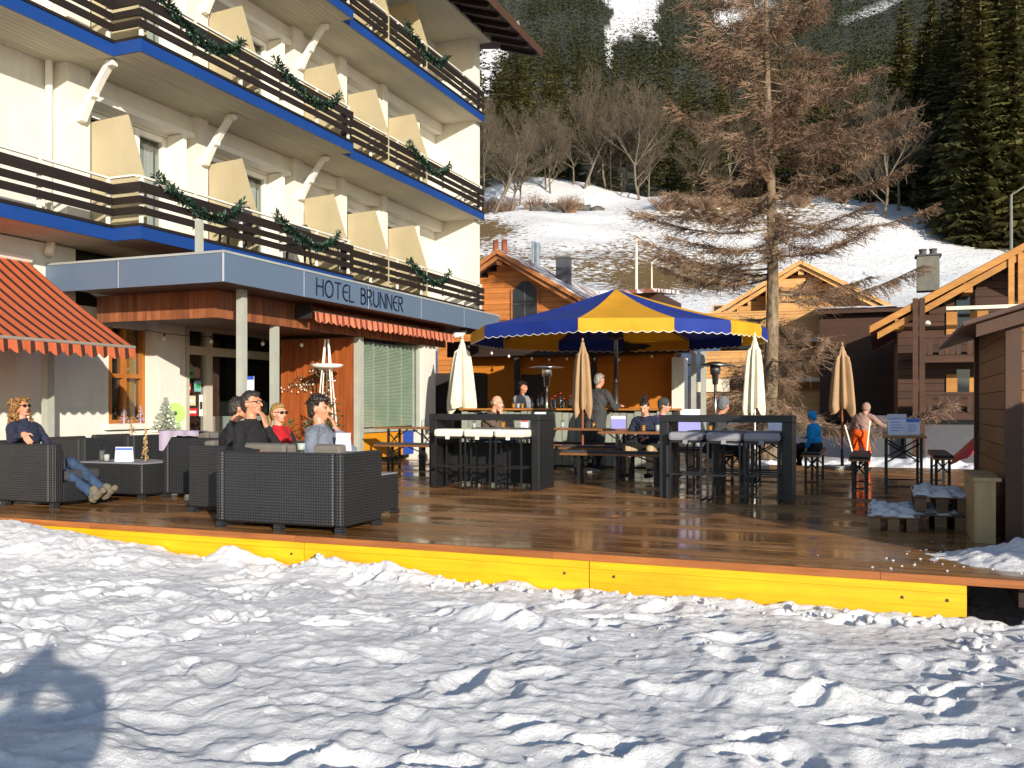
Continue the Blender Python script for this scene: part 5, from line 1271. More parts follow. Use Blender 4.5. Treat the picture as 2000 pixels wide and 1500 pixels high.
# low shed between the two right chalets
SHD = thing('snowy_shed', 'low dark shed with snow covered roof between the two right chalets', 'shed'); zt = zat(592, depth(on_y(1660, 40)[0], 40)); xs0, xs1 = on_y(1590, 40)[0], on_y(1790, 40)[0]
MB().bb(xs0+0.2, xs1-0.2, 40.3, 43, -0.4, zt-0.3).build('wall', 'chalet_dark', SHD)
X_, Y_ = np.meshgrid(np.linspace(xs0, xs1, 60), np.linspace(39.8, 43.4, 50)); q = grid_obj('roof_snow', X_, Y_, zt-0.28+0.12*(Y_-39.8)+0.12*fbm(X_, Y_, 3, 4), 'snow'); q.parent = SHD
MB().prism([(39.8, zt-0.42), (43.4, zt+0.05), (43.4, zt+0.10), (39.8, zt-0.27)], xs0, xs1, 'x').build('roof', 'chalet_dark', SHD)
# dark chalet at right
YR = 29.0; xR, tR = on_y(1990, YR); zR = zat(472, tR-1.2)
D_ = chalet('dark brown chalet with balconies behind the hut', xR, YR, -0.4, 3.1, 0.75, zR-2.1, zR, 10, 'chalet_dark', 'chalet_amber', 'tile_red', 1.3, 0.22)
def rx(px, d=0): return on_y(px, YR-d)[0]
for z0p, z1p in ((690, 655), (806, 770)):
    Bq = part('balcony', D_); za_, zb_ = zat(z0p, tR-1.2), zat(z1p, tR-1.2); x = rx(1790, 1.2); k = 0
    while x < rx(2010, 1.2):
        if k % 5 != 3: pbb('board', 'chalet_dark', Bq, x, x+0.125, YR-1.24, YR-1.2, za_, zb_)
        x += 0.14; k += 1
    pbb('top_rail', 'chalet_dark', Bq, rx(1785, 1.2), rx(2010, 1.2), YR-1.28, YR-1.16, zb_+0.001, zb_+0.07); pbb('floor_slab', 'chalet_dark', Bq, rx(1785, 1.2), rx(2010, 1.2), YR-1.2, YR-0.001, za_-0.2, za_-0.001)
for px in (1788, 1801): pbb('post', 'chalet_dark', D_, rx(px, 1.35)-0.07, rx(px, 1.35)+0.07, YR-1.42, YR-1.28, -0.4, zat(585, tR))
for p0, p1, a, b, m in ((1848, 1870, 650, 605, 'chalet_amber'), (1893, 1930, 650, 605, 'chalet_amber'), (1848, 1870, 768, 730, 'chalet_amber'), (1893, 1930, 768, 735, 'chalet_amber'), (1868, 1894, 650, 545, 'dark_pane'), (1868, 1894, 768, 720, 'dark_pane')):  # amber panels paint sunlit parts of the shaded gable, dark ones are panes
    pbb('window_panel', m, D_, rx(p0), rx(p1), YR-0.05, YR-0.002, zat(a, tR), zat(b, tR))
for px in (1975, 1994): pbb('gable_post', 'chalet_amber', D_, rx(px, 1.2)-0.07, rx(px, 1.2)+0.07, YR-1.25, YR-1.11, zat(598, tR-1), zat(490, tR-1))
pbb('upper_rail', 'render_white', D_, rx(1848, 1.2), rx(2010, 1.2), YR-1.27, YR-1.19, zat(600, tR-1.2), zat(593, tR-1.2))
mb = MB().ball((rx(1811), YR-0.08, zat(627, tR)), 0.09, 10, 8); mb.build('wall_lamp', 'bulb_white', D_, smooth=True)
x, t_ = on_y(1812, YR+3); ch = MB().bb(x-0.32, x+0.32, YR+2.6, YR+3.2, zat(570, t_), zat(503, t_)).build('chimney', 'chimney_grey', D_)
MB().bb(x-0.38, x+0.38, YR+2.55, YR+3.25, zat(503, t_)+0.001, zat(503, t_)+0.05).build('cap', 'shutter_grey', ch)
for s in (-0.15, 0.15): MB().lathe([(0.12, 0), (0.10, 0.12), (0.13, 0.2)], 10, (x+s, YR+2.9, zat(503, t_)+0.05)).build('chimney_pot', 'shutter_grey', ch)
pbb('garage_front', 'shutter_grey', D_, rx(1690), rx(2010), YR-0.8, YR-0.72, -0.4, zat(812, tR))
# street poles on the slope
def pole(label, px, s, py_top, r, mat):
    x, y = at(px, s); z0 = gz(x, y); o = thing('lamp_post', label, 'pole', (x, y, z0-0.2), 0, 'poles on the slope'); h_ = zat(py_top, s)-z0+0.2
    MB().tube([(0, 0, 0), (0, 0, h_)], [r, r*0.7], 8).build('shaft', mat, o); MB().tube([(0, 0, h_-0.05), (r*8, 0, h_+r*5)], r*0.5, 6).build('arm', mat, o)
pole('slim white lamp post on the snowy slope above the umbrella', 1243, 63, 463, 0.10, 'render_white')
pole('grey mast before the spruces above the dark chalet', 1975, 70, 380, 0.14, 'chimney_grey')
pole('short white marker post on the grassy slope', 1273, 64, 512, 0.06, 'render_white')
# ================================================================ trees
def leafmat(name, c1, c2, sc=1.2, rand=0.3, trans=0.2, big=0.05):
    n = NT(name); f = n.noise(n.pos(True), sc, 4, 0.6); c = n.mix(n.ramp(f, [(0.3, (0, 0, 0)), (0.7, (1, 1, 1))]), c1, c2)
    g_ = n.noise(n.pos(False), big, 2); c = n.mix(n.ramp(g_, [(0.4, (0, 0, 0)), (0.62, (0.6, 0.6, 0.6))]), c, tuple(0.5*(a+b) for a, b in zip(c2, srgb('5a4f22'))))
    hv = n.n('ShaderNodeHueSaturation'); n.l(c, hv.inputs['Color']); n.l(n.math('ADD', n.math('MULTIPLY', n.rand(), 2*rand), 1-rand), hv.inputs['Value'])
    if name == 'far_needles': n.l(n.n('ShaderNodeAttribute', attribute_name='tv').outputs['Fac'], hv.inputs['Value'])
    n.set(hv.outputs[0], 0.75); n.b.inputs['Specular IOR Level'].default_value = 0.2
    if trans:
        tr = n.n('ShaderNodeBsdfTranslucent'); n.l(hv.outputs[0], tr.inputs[0]); ms = n.n('ShaderNodeMixShader'); ms.inputs[0].default_value = trans
        n.l(n.b.outputs[0], ms.inputs[1]); n.l(tr.outputs[0], ms.inputs[2]); n.l(ms.outputs[0], n.out.inputs[0])
    return n.m
leafmat('spruce_needles', (0.036, 0.044, 0.016), (0.125, 0.118, 0.040), 0.8)
leafmat('far_needles', (0.032, 0.050, 0.020), (0.080, 0.094, 0.036), 0.12, 0.0, 0.1, 0.02)
paint('bark', srgb('5a4a38'), 0.85, 0.3, 6, 0.3)
paint('bark_pale', srgb('6a6052'), 0.85, 0.3, 4, 0.2)
paint('twig_grey', srgb('544a3c'), 0.85, 0.3, 4)
n = NT('larch_twig'); f = n.noise(n.pos(False), 1.2, 4); n.set(n.mix(n.ramp(f, [(0.35, (0, 0, 0)), (0.65, (1, 1, 1))]), srgb('604a3a'), srgb('9a7e66')), 0.85)
n = NT('larch_bark'); f = n.noise(n.pos(False, (4, 4, 1.2)), 2.2, 5, 0.7); n.set(n.mix(n.ramp(f, [(0.35, (0, 0, 0)), (0.7, (1, 1, 1))]), srgb('4a3c2c'), srgb('9c8a70')), 0.9); n.bump(f, 0.6, 0.05)
def spruce_mesh(seed, whorls, nb, nodes, wid=0.19):
    """unit-height spruce: drooping fronds of small kites"""
    r_ = random.Random(seed); mb = MB()
    for w_ in range(whorls):
        q = (w_+0.5)/whorls; z = 0.025+0.965*q
        L = wid*((1-q)**0.8)*r_.uniform(0.8, 1.15)+0.008
        n_ = max(4, int(nb*(1-0.45*q)))
        for b in range(n_):
            a = 2*PI*(b+r_.random()*0.9)/n_+w_*0.7; l = L*r_.uniform(0.65, 1.2); dr = r_.uniform(0.10, 0.42)*(1-q*0.7); ca, sa = math.cos(a), math.sin(a); zz = z+r_.uniform(-0.5, 0.5)/whorls
            for k in range(nodes):
                s = (k+0.4+0.6*r_.random())/nodes; rr = l*s; h_ = zz-dr*l*s*(1.1-0.4*s)+0.02*s*s*l
                c = Vector((rr*ca, rr*sa, h_)); wd = (0.34*l*(1-0.55*s)+0.004)*r_.uniform(0.7, 1.2)
                for sd in (-1, 1):
                    d = Vector((ca*0.75-sd*sa*0.8, sa*0.75+sd*ca*0.8, -r_.uniform(0.15, 0.75))); e = Vector((ca, sa, -0.2))*wd*0.35
                    p = c+d*wd
                    mb.add([c-e*0.6, c+e, p, c+d*wd*0.5-e-Vector((0, 0, wd*0.25))], [(0, 1, 2, 3)])
    V0 = np.array([tuple(p) for p in mb.v]); F0 = np.array(mb.f)      # wind every frond outwards
    nn_ = np.cross(V0[F0[:, 1]]-V0[F0[:, 0]], V0[F0[:, 2]]-V0[F0[:, 0]]); cc = V0[F0].mean(1); out = cc*np.array([1, 1, 0])+np.array([0, 0, 0.03]); fl = (nn_*out).sum(1) < 0; F0[fl] = F0[fl][:, ::-1]; mb.f = [tuple(int(k) for k in f) for f in F0]
    return mb
def round_normals(me, co, axis_xy, hts, mixf=0.75, up=0.35):
    # shade each frond with the crown's own roundness instead of its random tilt
    nv = len(co); fn = np.zeros(nv*3, np.float32); me.vertices.foreach_get('normal', fn); fn = fn.reshape(-1, 3)
    rd = np.zeros((nv, 3)); rd[:, :2] = co[:, :2]-axis_xy; l = np.linalg.norm(rd, axis=1)[:, None]+1e-6; rd = rd/l; rd[:, 2] = up
    fl = np.sign((fn*rd).sum(1))[:, None]; fl[fl == 0] = 1; q = rd*mixf+fn*fl*(1-mixf); q = q/np.linalg.norm(q, axis=1)[:, None]
    me.polygons.foreach_set('use_smooth', np.ones(len(me.polygons), bool)); me.normals_split_custom_set_from_vertices(q.astype(np.float32))
def spruce_obj_mesh(name, seed, whorls, nb, nodes, wid):
    mb = spruce_mesh(seed, whorls, nb, nodes, wid); me = mb.mesh(name, 'spruce_needles', fix=False); co = np.array([tuple(p) for p in mb.v]); round_normals(me, co, np.zeros((len(co), 2)), 1, 0.6); return me
tr_mb = MB(); tr_mb.tube([(0, 0, -0.02), (0, 0, 0.5), (0, 0, 0.99)], [0.014, 0.008, 0.001], 6); TRUNK_ME = tr_mb.mesh('trunk', 'bark')
BIG = [spruce_obj_mesh('crown', 100+i, 44, 12, 7, w_) for i, w_ in enumerate((0.165, 0.185, 0.15))]
MID = [spruce_obj_mesh('crown', 200+i, 20, 8, 4, w_) for i, w_ in enumerate((0.13, 0.15, 0.115, 0.14))]
def spruce(x, y, h, mesh, rz, label, group, trunk=True):
    z = gz(x, y)-0.3
    if trunk:
        o = thing('spruce_tree', label, 'tree', (x, y, z), rz, group); o.scale = (h, h, h)
        mesh_obj('trunk', TRUNK_ME, o); mesh_obj('crown', mesh, o)
    else: mesh_obj('spruce_tree', mesh, None, (x, y, z), (0, 0, rz), (h, h, h), label=label, cat='tree', group=group)
rt = random.Random(42)
# large spruces at the right, before the snowy gully
for i, (px, s, h) in enumerate([(1800, 128, 26), (1845, 112, 26), (1880, 104, 30), (1915, 98, 31), (1950, 105, 34), (1985, 97, 32), (2020, 100, 33), (1935, 118, 36), (1870, 125, 34), (1990, 120, 38), (1820, 145, 36), (1765, 160, 34), (1900, 140, 40), (1960, 145, 42), (2030, 150, 40)]):
    x, y = at(px, s); spruce(x, y, h, BIG[i % 3], rt.uniform(0, 6), 'tall olive-green spruce in the dense stand above the dark chalet', 'tall spruces at the right')
cand = []
for s0, s1, stp in ((136, 300, 6.0),):
    s = s0
    while s < s1:
        l = -0.045*s-6
        while l < 0.60*s:
            ss = s+rt.uniform(-2.5, 2.5); ll = l+rt.uniform(-2.5, 2.5); cand.append((ss, ll)); l += stp
        s += stp
num = 0
for ss, ll in sorted(cand):
    x, y = CT*ll-ST*ss, ST*ll+CT*ss; z = gz(x, y); px, py = to_px(x, y, z)
    if px > 1740 and ss < 165: continue
    if ss < 142 and 940 < px < 1300 and rt.random() < 0.4: continue
    if bool(chute(np.array(px), np.array(py))) or bool(chute(np.array(px), np.array(py-40))): continue
    if rt.random() < (0.2 if ss < 185 else 0.45): continue
    if num >= 285: break
    num += 1
    spruce(x, y, rt.uniform(13, 24), MID[num % 4], rt.uniform(0, 6), 'dark green spruce in the dense forest above the snowy slope', 'forest spruces', trunk=False)
LAST_S = ss
# the rest of the mountain forest, one mass
base = spruce_mesh(5, 9, 5, 2, 0.14); BV = np.array([tuple(p) for p in base.v]); BF = np.array(base.f)
V_, F_, TV, AX = [], [], [], []; off = 0; s = LAST_S-4
while s < 980:
    stp = 5.8+(s-200)/115
    l = -0.06*s-8
    while l < 0.60*s:
        ss = s+rt.uniform(-3, 3); ll = l+rt.uniform(-3, 3); l += stp
        x, y = CT*ll-ST*ss, ST*ll+CT*ss; z = gz(x, y); px, py = to_px(x, y, z)
        if py < -150: continue
        if bool(chute(np.array(px), np.array(py))) or bool(chute(np.array(px), np.array(py-12))): continue
        AX.append((x, y)); h_ = rt.uniform(15, 31); TV.append(rt.uniform(0.55, 1.45)); a = rt.uniform(0, 6.28); c_, s_ = math.cos(a)*h_*rt.uniform(0.8, 1.15), math.sin(a)*h_
        B2 = np.stack([BV[:, 0]*c_-BV[:, 1]*s_+x, BV[:, 0]*s_+BV[:, 1]*c_+y, BV[:, 2]*h_+z-0.4], -1); V_.append(B2); F_.append(BF+off); off += len(BV)
    s += stp
V_ = np.concatenate(V_).astype(np.float32); F_ = np.concatenate(F_).astype(np.int32)
me = bpy.data.meshes.new('far_forest'); me.vertices.add(len(V_)); me.vertices.foreach_set('co', V_.ravel()); me.loops.add(F_.size); me.loops.foreach_set('vertex_index', F_.ravel())
me.polygons.add(len(F_)); me.polygons.foreach_set('loop_start', np.arange(0, F_.size, 4, dtype=np.int32)); me.polygons.foreach_set('loop_total', np.full(len(F_), 4, dtype=np.int32)); me.update(calc_edges=True); me.materials.append(MATS['far_needles'])
round_normals(me, V_, np.repeat(np.array(AX), len(BV), 0), 1, 0.8)
at_ = me.attributes.new('tv', 'FLOAT', 'POINT'); at_.data.foreach_set('value', np.repeat(np.array(TV, np.float32), len(BV)))
o = bpy.data.objects.new('far_forest', me); C.objects.link(o); o['kind'] = 'stuff'
print('forest', num, len(F_))
# leafless broadleaf trees
def bare_mesh(seed, h, spread, depth_, r0, lean=0.0, nside=4):
    r_ = random.Random(seed); tk, tw = MB(), MB()
    def grow(p, d, ln, r, lev):
        n_ = 3 if lev < 2 else 2; pts = [p]; q = p; dd = d.copy()
        for i in range(n_):
            dd = (dd+Vector((r_.gauss(0, 0.13), r_.gauss(0, 0.13), r_.gauss(0.05, 0.08)))).normalized(); q = q+dd*ln/n_; pts.append(q)
        rad = [r*(1-0.35*i/n_) for i in range(n_+1)]
        (tk if lev < 2 else tw).tube(pts, rad, nside if lev < 3 else 3, cap=False)
        if lev >= depth_: return
        k = r_.choice((3, 4, 4)) if lev else 7
        for i in range(k):
            f_ = r_.uniform(0.35, 1.0) if lev else r_.uniform(0.25, 1.0); j = min(n_-1, int(f_*n_)); pp = pts[j].lerp(pts[j+1], f_*n_-j) if f_ < 1 else pts[-1]
            az = r_.uniform(0, 6.28); up = r_.uniform(0.25, 1.0); nd = (dd*0.7+Vector((math.cos(az)*spread, math.sin(az)*spread, up*0.6))).normalized()
            grow(pp, nd, ln*r_.uniform(0.5, 0.72) if lev else ln*r_.uniform(0.38, 0.6), max(0.012, r*r_.uniform(0.42, 0.6)), lev+1)
        grow(pts[-1], dd, ln*0.6, r*0.6, lev+1)
    grow(Vector((0, 0, -0.3)), Vector((lean, 0, 1)).normalized(), h*0.55, r0, 0)
    return tk.mesh('trunk', 'bark_pale', True, False), tw.mesh('crown', 'twig_grey', False, False)
BT = [bare_mesh(1, 13, 0.9, 5, 0.20), bare_mesh(2, 11, 1.0, 5, 0.24, 0.15), bare_mesh(7, 14, 0.55, 5, 0.16), bare_mesh(12, 10, 1.1, 5, 0.18)]
for i, (px, s, k, sc, lab) in enumerate([(1250, 124, 0, 1.05, 'leafless broad tree at the right end of the snowy meadow edge'), (965, 108, 1, 0.85, 'leaning leafless tree next to the hotel corner'), (1000, 114, 3, 0.9, 'leafless bushy tree just right of the leaning one'), (1015, 120, 2, 0.75, 'slim pale twin stemmed birch by the meadow'), (1075, 126, 0, 0.8, 'leafless tree left of centre on the meadow edge'), (1150, 130, 2, 0.95, 'slender tall leafless trunk in the middle of the edge'), (1185, 132, 0, 0.9, 'leafless tree behind the slender trunk'), (1120, 132, 3, 0.85, 'leafless tree in the shade of the forest edge'), (1215, 132, 2, 0.85, 'narrow leafless tree behind the broad one'), (945, 130, 0, 0.85, 'leafless tree half hidden by the hotel corner'), (1725, 105, 0, 0.95, 'large grey leafless tree left of the spruces'), (1680, 120, 2, 1.0, 'slim brown leafless tree behind the larch'), (1755, 112, 3, 1.15, 'grey spreading leafless tree before the spruces'), (1345, 135, 3, 1.2, 'leafless tree left behind the larch'), (1420, 142, 0, 1.1, 'leafless tree right behind the larch trunk'), (1600, 140, 3, 1.2, 'leafless tree behind the larch crown at right')]):
    x, y = at(px, s); o = thing('bare_tree', lab, 'tree', (x, y, gz(x, y)), rt.uniform(0, 6), 'leafless trees'); o.scale = (sc, sc, sc)
    mesh_obj('trunk', BT[k][0], o); mesh_obj('crown', BT[k][1], o)
for i in range(16):
    px = 932+i*26+rt.uniform(-9, 9) if i < 14 else (1700, 1780)[i-14]; s_ = rt.uniform(126, 150) if i < 14 else 118; x, y = at(px, s_); k = rt.randrange(4)
    o = thing('bare_tree', 'grey leafless tree in the hazy row along the forest edge', 'tree', (x, y, gz(x, y)), rt.uniform(0, 6), 'leafless trees in the forest edge row'); sc = rt.uniform(0.65, 1.05); o.scale = (sc, sc, sc*rt.uniform(0.9, 1.2)); mesh_obj('trunk', BT[k][0], o); mesh_obj('crown', BT[k][1], o)
# brushwood along the meadow edge
def brush(label, px, s, r, h_, n_, mat, seed):
    x, y = at(px, s); o = thing('brush_shrub', label, 'shrub', (x, y, gz(x, y)-0.1), 0, 'shrubs at the meadow edge'); r_ = random.Random(seed); mb = MB()
    for i in range(n_):
        a = r_.uniform(0, 6.28); b = r_.random()**0.6; d = Vector((math.cos(a)*b, math.sin(a)*b, 0.9)).normalized(); p = Vector((math.cos(a)*r*0.3*b, math.sin(a)*r*0.3*b, 0)); l = h_*r_.uniform(0.6, 1.1)
        m = p+d*l*0.6; e = p+d*l+Vector((r_.gauss(0, 0.15), r_.gauss(0, 0.15), 0)); mb.tube([p, m, e], [0.03, 0.02, 0.006], 3, cap=False)
        for k in range(3): q = m+(e-m)*r_.random(); mb.tube([q, q+Vector((r_.gauss(0, 0.4), r_.gauss(0, 0.4), r_.uniform(0, 0.5)))], [0.014, 0.005], 3, cap=False)
    mb.build('twigs', mat, o)
brush('round brown twiggy shrub at the top of the snowy meadow', 1112, 112, 1.6, 2.2, 260, 'larch_twig', 1)
for i, px in enumerate((940, 985, 1045, 1300, 1330, 1380, 1560, 1640)): brush('brown brushwood clump along the forest edge', px, 116 if px < 1100 else 112, 2.5, 2.2, 160, 'larch_twig', 10+i)
# boulders with snow
for i, (px, s, r) in enumerate(((1060, 116, 1.3), (1085, 118, 1.5), (1135, 117, 1.1), (1050, 112, 0.8), (1165, 114, 0.7))):
    x, y = at(px, s); r_ = random.Random(i); mb = MB().ball((0, 0, 0), (r*1.4, r, r*0.7), 12, 8); mb.v = [(p[0]+r_.gauss(0, r*0.1), p[1]+r_.gauss(0, r*0.1), p[2]+r_.gauss(0, r*0.09)) for p in mb.v]
    o = mb.build('boulder', 'snowy_rock' if 'snowy_rock' in MATS else paint('snowy_rock', srgb('5a5650'), 0.8, 0.5, 0.9, 0.3), None, label='snow dusted boulder at the top of the meadow', cat='boulder', group='boulders'); o.location = (x, y, gz(x, y))
# ================================================================ the larch
lx, ly = at(1500, 26.5); r_ = random.Random(77)
LT = thing('larch_tree', 'tall bare brown larch in front of the pale chalet', 'tree', (lx, ly, -0.4), TH)
LHT = 16.8
trunk = [(0.0, 0, 0)]+[(0.10*math.sin(z*0.35)+0.012*z*0.4, 0.06*math.cos(z*0.5), z) for z in np.linspace(0.6, LHT, 22)]
def trp(z):
    i = min(len(trunk)-2, max(0, int((z-0.6)/((LHT-0.6)/21))+1)); a, b = Vector(trunk[i]), Vector(trunk[i+1]); return a.lerp(b, (z-a.z)/max(0.01, b.z-a.z))
MB().tube(trunk, [0.30]+[0.235*(1-0.95*(z/LHT)**1.0) for z in np.linspace(0.6, LHT, 22)], 12).build('trunk', 'larch_bark', LT, smooth=True)
tw = MB(); nbr = 0
for k in range(132):
    z = 1.0+15.2*((k+r_.random())/132); a = r_.uniform(0, 6.28); ca, sa = math.cos(a), math.sin(a)
    L = (3.7 if z < 5 else 4.15)*(1-(z/17.0)**2.8)+0.3; L *= r_.uniform(0.55, 1.05)
    if z < 5.2:
        if ca < 0.15 and r_.random() < 0.5: continue
        L *= 1.16 if ca > 0.15 else 0.4
    rise = r_.uniform(-0.10, 0.18) if z > 4.5 else r_.uniform(-0.35, 0.02); sag = r_.uniform(0.03, 0.10)
    p0 = trp(z); pts = []
    for i in range(8):
        q = i/7; pts.append(p0+Vector((ca*L*q+0.06*math.sin(q*7+k), sa*L*q+0.06*math.cos(q*6+k), L*(rise*q-sag*4*q*(1-q)+0.10*q*q))))
    br = MB(); br.tube(pts, [0.055*(1-z/18)*(1-0.85*i/7) for i in range(8)], 5, cap=False); br.build('branch', 'larch_bark', LT, smooth=True)
    m = int((125 if z < 5.0 and ca > 0.25 else 84)*L/2.5)+4
    for j in range(m):
        q = 0.12+0.88*r_.random()**0.8; i = min(6, int(q*7)); p = pts[i].lerp(pts[i+1], q*7-i); sd = r_.choice((-1, 1))
        d = Vector((ca*0.75-sd*sa*r_.uniform(0.4, 1.0), sa*0.75+sd*ca*r_.uniform(0.4, 1.0), r_.uniform(-0.75, 0.25) if z < 5 else r_.uniform(-0.5, 0.45))).normalized()
        l = r_.uniform(0.25, 0.75)*(1.15-0.5*q)*(1.25 if z < 4.5 else 1.0); e = p+d*l+Vector((0, 0, -0.05*l)); mid = p+d*l*0.5+Vector((r_.gauss(0, 0.03), r_.gauss(0, 0.03), r_.gauss(0, 0.03)))
        tw.tube([p, mid, e], [0.011, 0.008, 0.004], 3, cap=False)
        for u in range(4):
            s_ = r_.uniform(0.2, 0.95); b0 = p.lerp(e, s_); dd = (d*0.6+Vector((r_.gauss(0, 0.6), r_.gauss(0, 0.6), r_.gauss(-0.15, 0.5)))).normalized(); tw.tube([b0, b0+dd*l*r_.uniform(0.25, 0.5)], [0.007, 0.003], 3, cap=False)
tw.mesh
o = bpy.data.objects.new('crown', tw.mesh('crown', 'larch_twig', False, False)); C.objects.link(o); o.parent = LT; o['kind'] = 'stuff'
# ================================================================ people
for nm, c, rg in (('skin', srgb('c98a6c'), 0.5), ('skin_light', srgb('d59a7e'), 0.5), ('skin_tan', srgb('b0714f'), 0.5)):
    n = NT(nm); f = n.noise(n.pos(True), 14, 4); n.set(n.mix(f, tuple(x*0.85 for x in c), tuple(min(1, x*1.1) for x in c)), rg)
    n.b.inputs['Subsurface Weight'].default_value = 0.08; n.b.inputs['Subsurface Radius'].default_value = (0.02, 0.008, 0.004); n.b.inputs['Subsurface Scale'].default_value = 0.5
paint('lip', srgb('a05648'), 0.5, 0.1); paint('eye_dark', (0.01, 0.009, 0.008), 0.2, 0.1)
for nm, h in (('cloth_black', '17171a'), ('cloth_navy', '20263c'), ('cloth_red', 'b01420'), ('cloth_greyblue', '6a707c'), ('cloth_brown', '5a4c3e'), ('cloth_grey', '83858a'), ('cloth_charcoal', '3a3a3a'), ('cloth_denim', '2e4460'), ('cloth_purple', '6a2a6a'), ('cloth_cyan', '0a86c0'), ('cloth_orange', 'e85a08'), ('cloth_pinktan', '9a7a6c'), ('boot_taupe', '6a6252'), ('cloth_beige', 'b09a78'), ('knit_grey', '6a6a6c')):
    paint(nm, srgb(h), 0.9, 0.2, 9, 0.7, bscale=11, bdist=0.03)
for nm, c1, c2 in (('hair_dark', '120d0a', '2c211a'), ('hair_brown', '2a1c12', '4a3422'), ('hair_curly', '4a2f18', 'a57a44'), ('hair_blond', '7a5a30', 'b59258'), ('hair_greydark', '16120f', '3a332c'), ('hair_white', '6a625a', '9a948a')):
    n = NT(nm); f = n.noise(n.pos(False, (60, 60, 18)), 1.0, 4, 0.6, 1.0); n.set(n.mix(n.ramp(f, [(0.3, (0, 0, 0)), (0.7, (1, 1, 1))]), srgb(c1), srgb(c2)), 0.45); n.bump(f, 0.8, 0.01)
def remeshed(mb, voxel, smooth=4, fac=0.5):
    me = bpy.data.meshes.new('tmp'); me.from_pydata([tuple(p) for p in mb.v], [], mb.f)
    o = bpy.data.objects.new('tmp', me); C.objects.link(o)
    m = o.modifiers.new('r', 'REMESH'); m.mode = 'VOXEL'; m.voxel_size = voxel
    if smooth: s = o.modifiers.new('s', 'SMOOTH'); s.iterations = smooth; s.factor = fac
    dg = bpy.context.evaluated_depsgraph_get(); out = bpy.data.meshes.new_from_object(o.evaluated_get(dg))
    bpy.data.objects.remove(o); bpy.data.meshes.remove(me); return out
class Body:
    """tapered capsules and ellipsoids, fused into one skin; every primitive carries a material slot"""
    def __init__(s): s.mb = MB(); s.pr = []
    def cap(s, a, b, ra, rb, m):
        a, b = Vector(a), Vector(b); d = b-a; k = max(2, int(d.length/(0.5*min(ra, rb)))+1)
        pts = [a.lerp(b, i/k) for i in range(k+1)]; rad = [ra+(rb-ra)*i/k for i in range(k+1)]
        s.mb.tube(pts, rad, 12); s.mb.ball(a, ra, 12, 8); s.mb.ball(b, rb, 12, 8); s.pr.append((a, b, ra, rb, m, None))
    def ell(s, c, r, M, m):
        c = Vector(c); st = len(s.mb.v); s.mb.ball((0, 0, 0), r, 16, 10)
        for i in range(st, len(s.mb.v)): s.mb.v[i] = tuple(M @ Vector(s.mb.v[i])+c)
        s.pr.append((c, c, 0, 0, m, (np.array(r), np.array(M.transposed()))))
    def mesh(s, voxel, mats):
        me = remeshed(s.mb, voxel); nf = len(me.polygons); cen = np.zeros(nf*3, np.float32); me.polygons.foreach_get('center', cen); cen = cen.reshape(-1, 3)
        best = np.full(nf, 1e9); idx = np.zeros(nf, np.int32)
        for a, b, ra, rb, m, e in s.pr:
            a_ = np.array(a); b_ = np.array(b)
            if e is None:
                d = b_-a_; t = np.clip(((cen-a_) @ d)/max(1e-9, d @ d), 0, 1); dist = np.linalg.norm(cen-(a_+t[:, None]*d), axis=1)-(ra+(rb-ra)*t)
            else:
                q = (cen-a_) @ e[1].T; l = np.linalg.norm(q/e[0], axis=1); dist = (l-1)*e[0].min()
            k = dist < best; best[k] = dist[k]; idx[k] = m
        nv = len(me.vertices); co = np.zeros(nv*3, np.float32); me.vertices.foreach_get('co', co); co = co.reshape(-1, 3); nr = np.zeros(nv*3, np.float32); me.vertices.foreach_get('normal', nr); nr = nr.reshape(-1, 3)
        vm = np.zeros(nv, bool); ls = np.zeros(nf, np.int32); me.polygons.foreach_get('loop_start', ls); lt = np.zeros(nf, np.int32); me.polygons.foreach_get('loop_total', lt); vi = np.zeros(len(me.loops), np.int32); me.loops.foreach_get('vertex_index', vi)
        vm[vi[np.repeat(idx > 0, lt)]] = True                       # cloth creases
        cr = np.abs(2*fbm(co[:, 0]*13+co[:, 2]*9+3, co[:, 1]*13-co[:, 2]*17+5, 2, 12)-1); co = co+nr*(vm*(0.016*(cr-0.25)+0.003))[:, None]; me.vertices.foreach_set('co', co.ravel().astype(np.float32))
        me.materials.clear()
        for m in mats: me.materials.append(MATS[m])
        me.polygons.foreach_set('material_index', idx); me.polygons.foreach_set('use_smooth', np.ones(nf, bool)); me.update(); return me
def axes(yaw, pitch=0.0, roll=0.0):
    # forward = direction yaw in the ground plane (0 = +x), tilted by pitch; returns a matrix with columns right, forward, up
    f = Vector((math.cos(yaw), math.sin(yaw), 0)); r = Vector((f.y, -f.x, 0)); u = Vector((0, 0, 1))
    f2 = f*math.cos(pitch)+u*math.sin(pitch); u2 = u*math.cos(pitch)-f*math.sin(pitch)
    r2 = r*math.cos(roll)+u2*math.sin(roll); u3 = u2*math.cos(roll)-r*math.sin(roll)
    return Matrix((r2, f2, u3)).transposed()
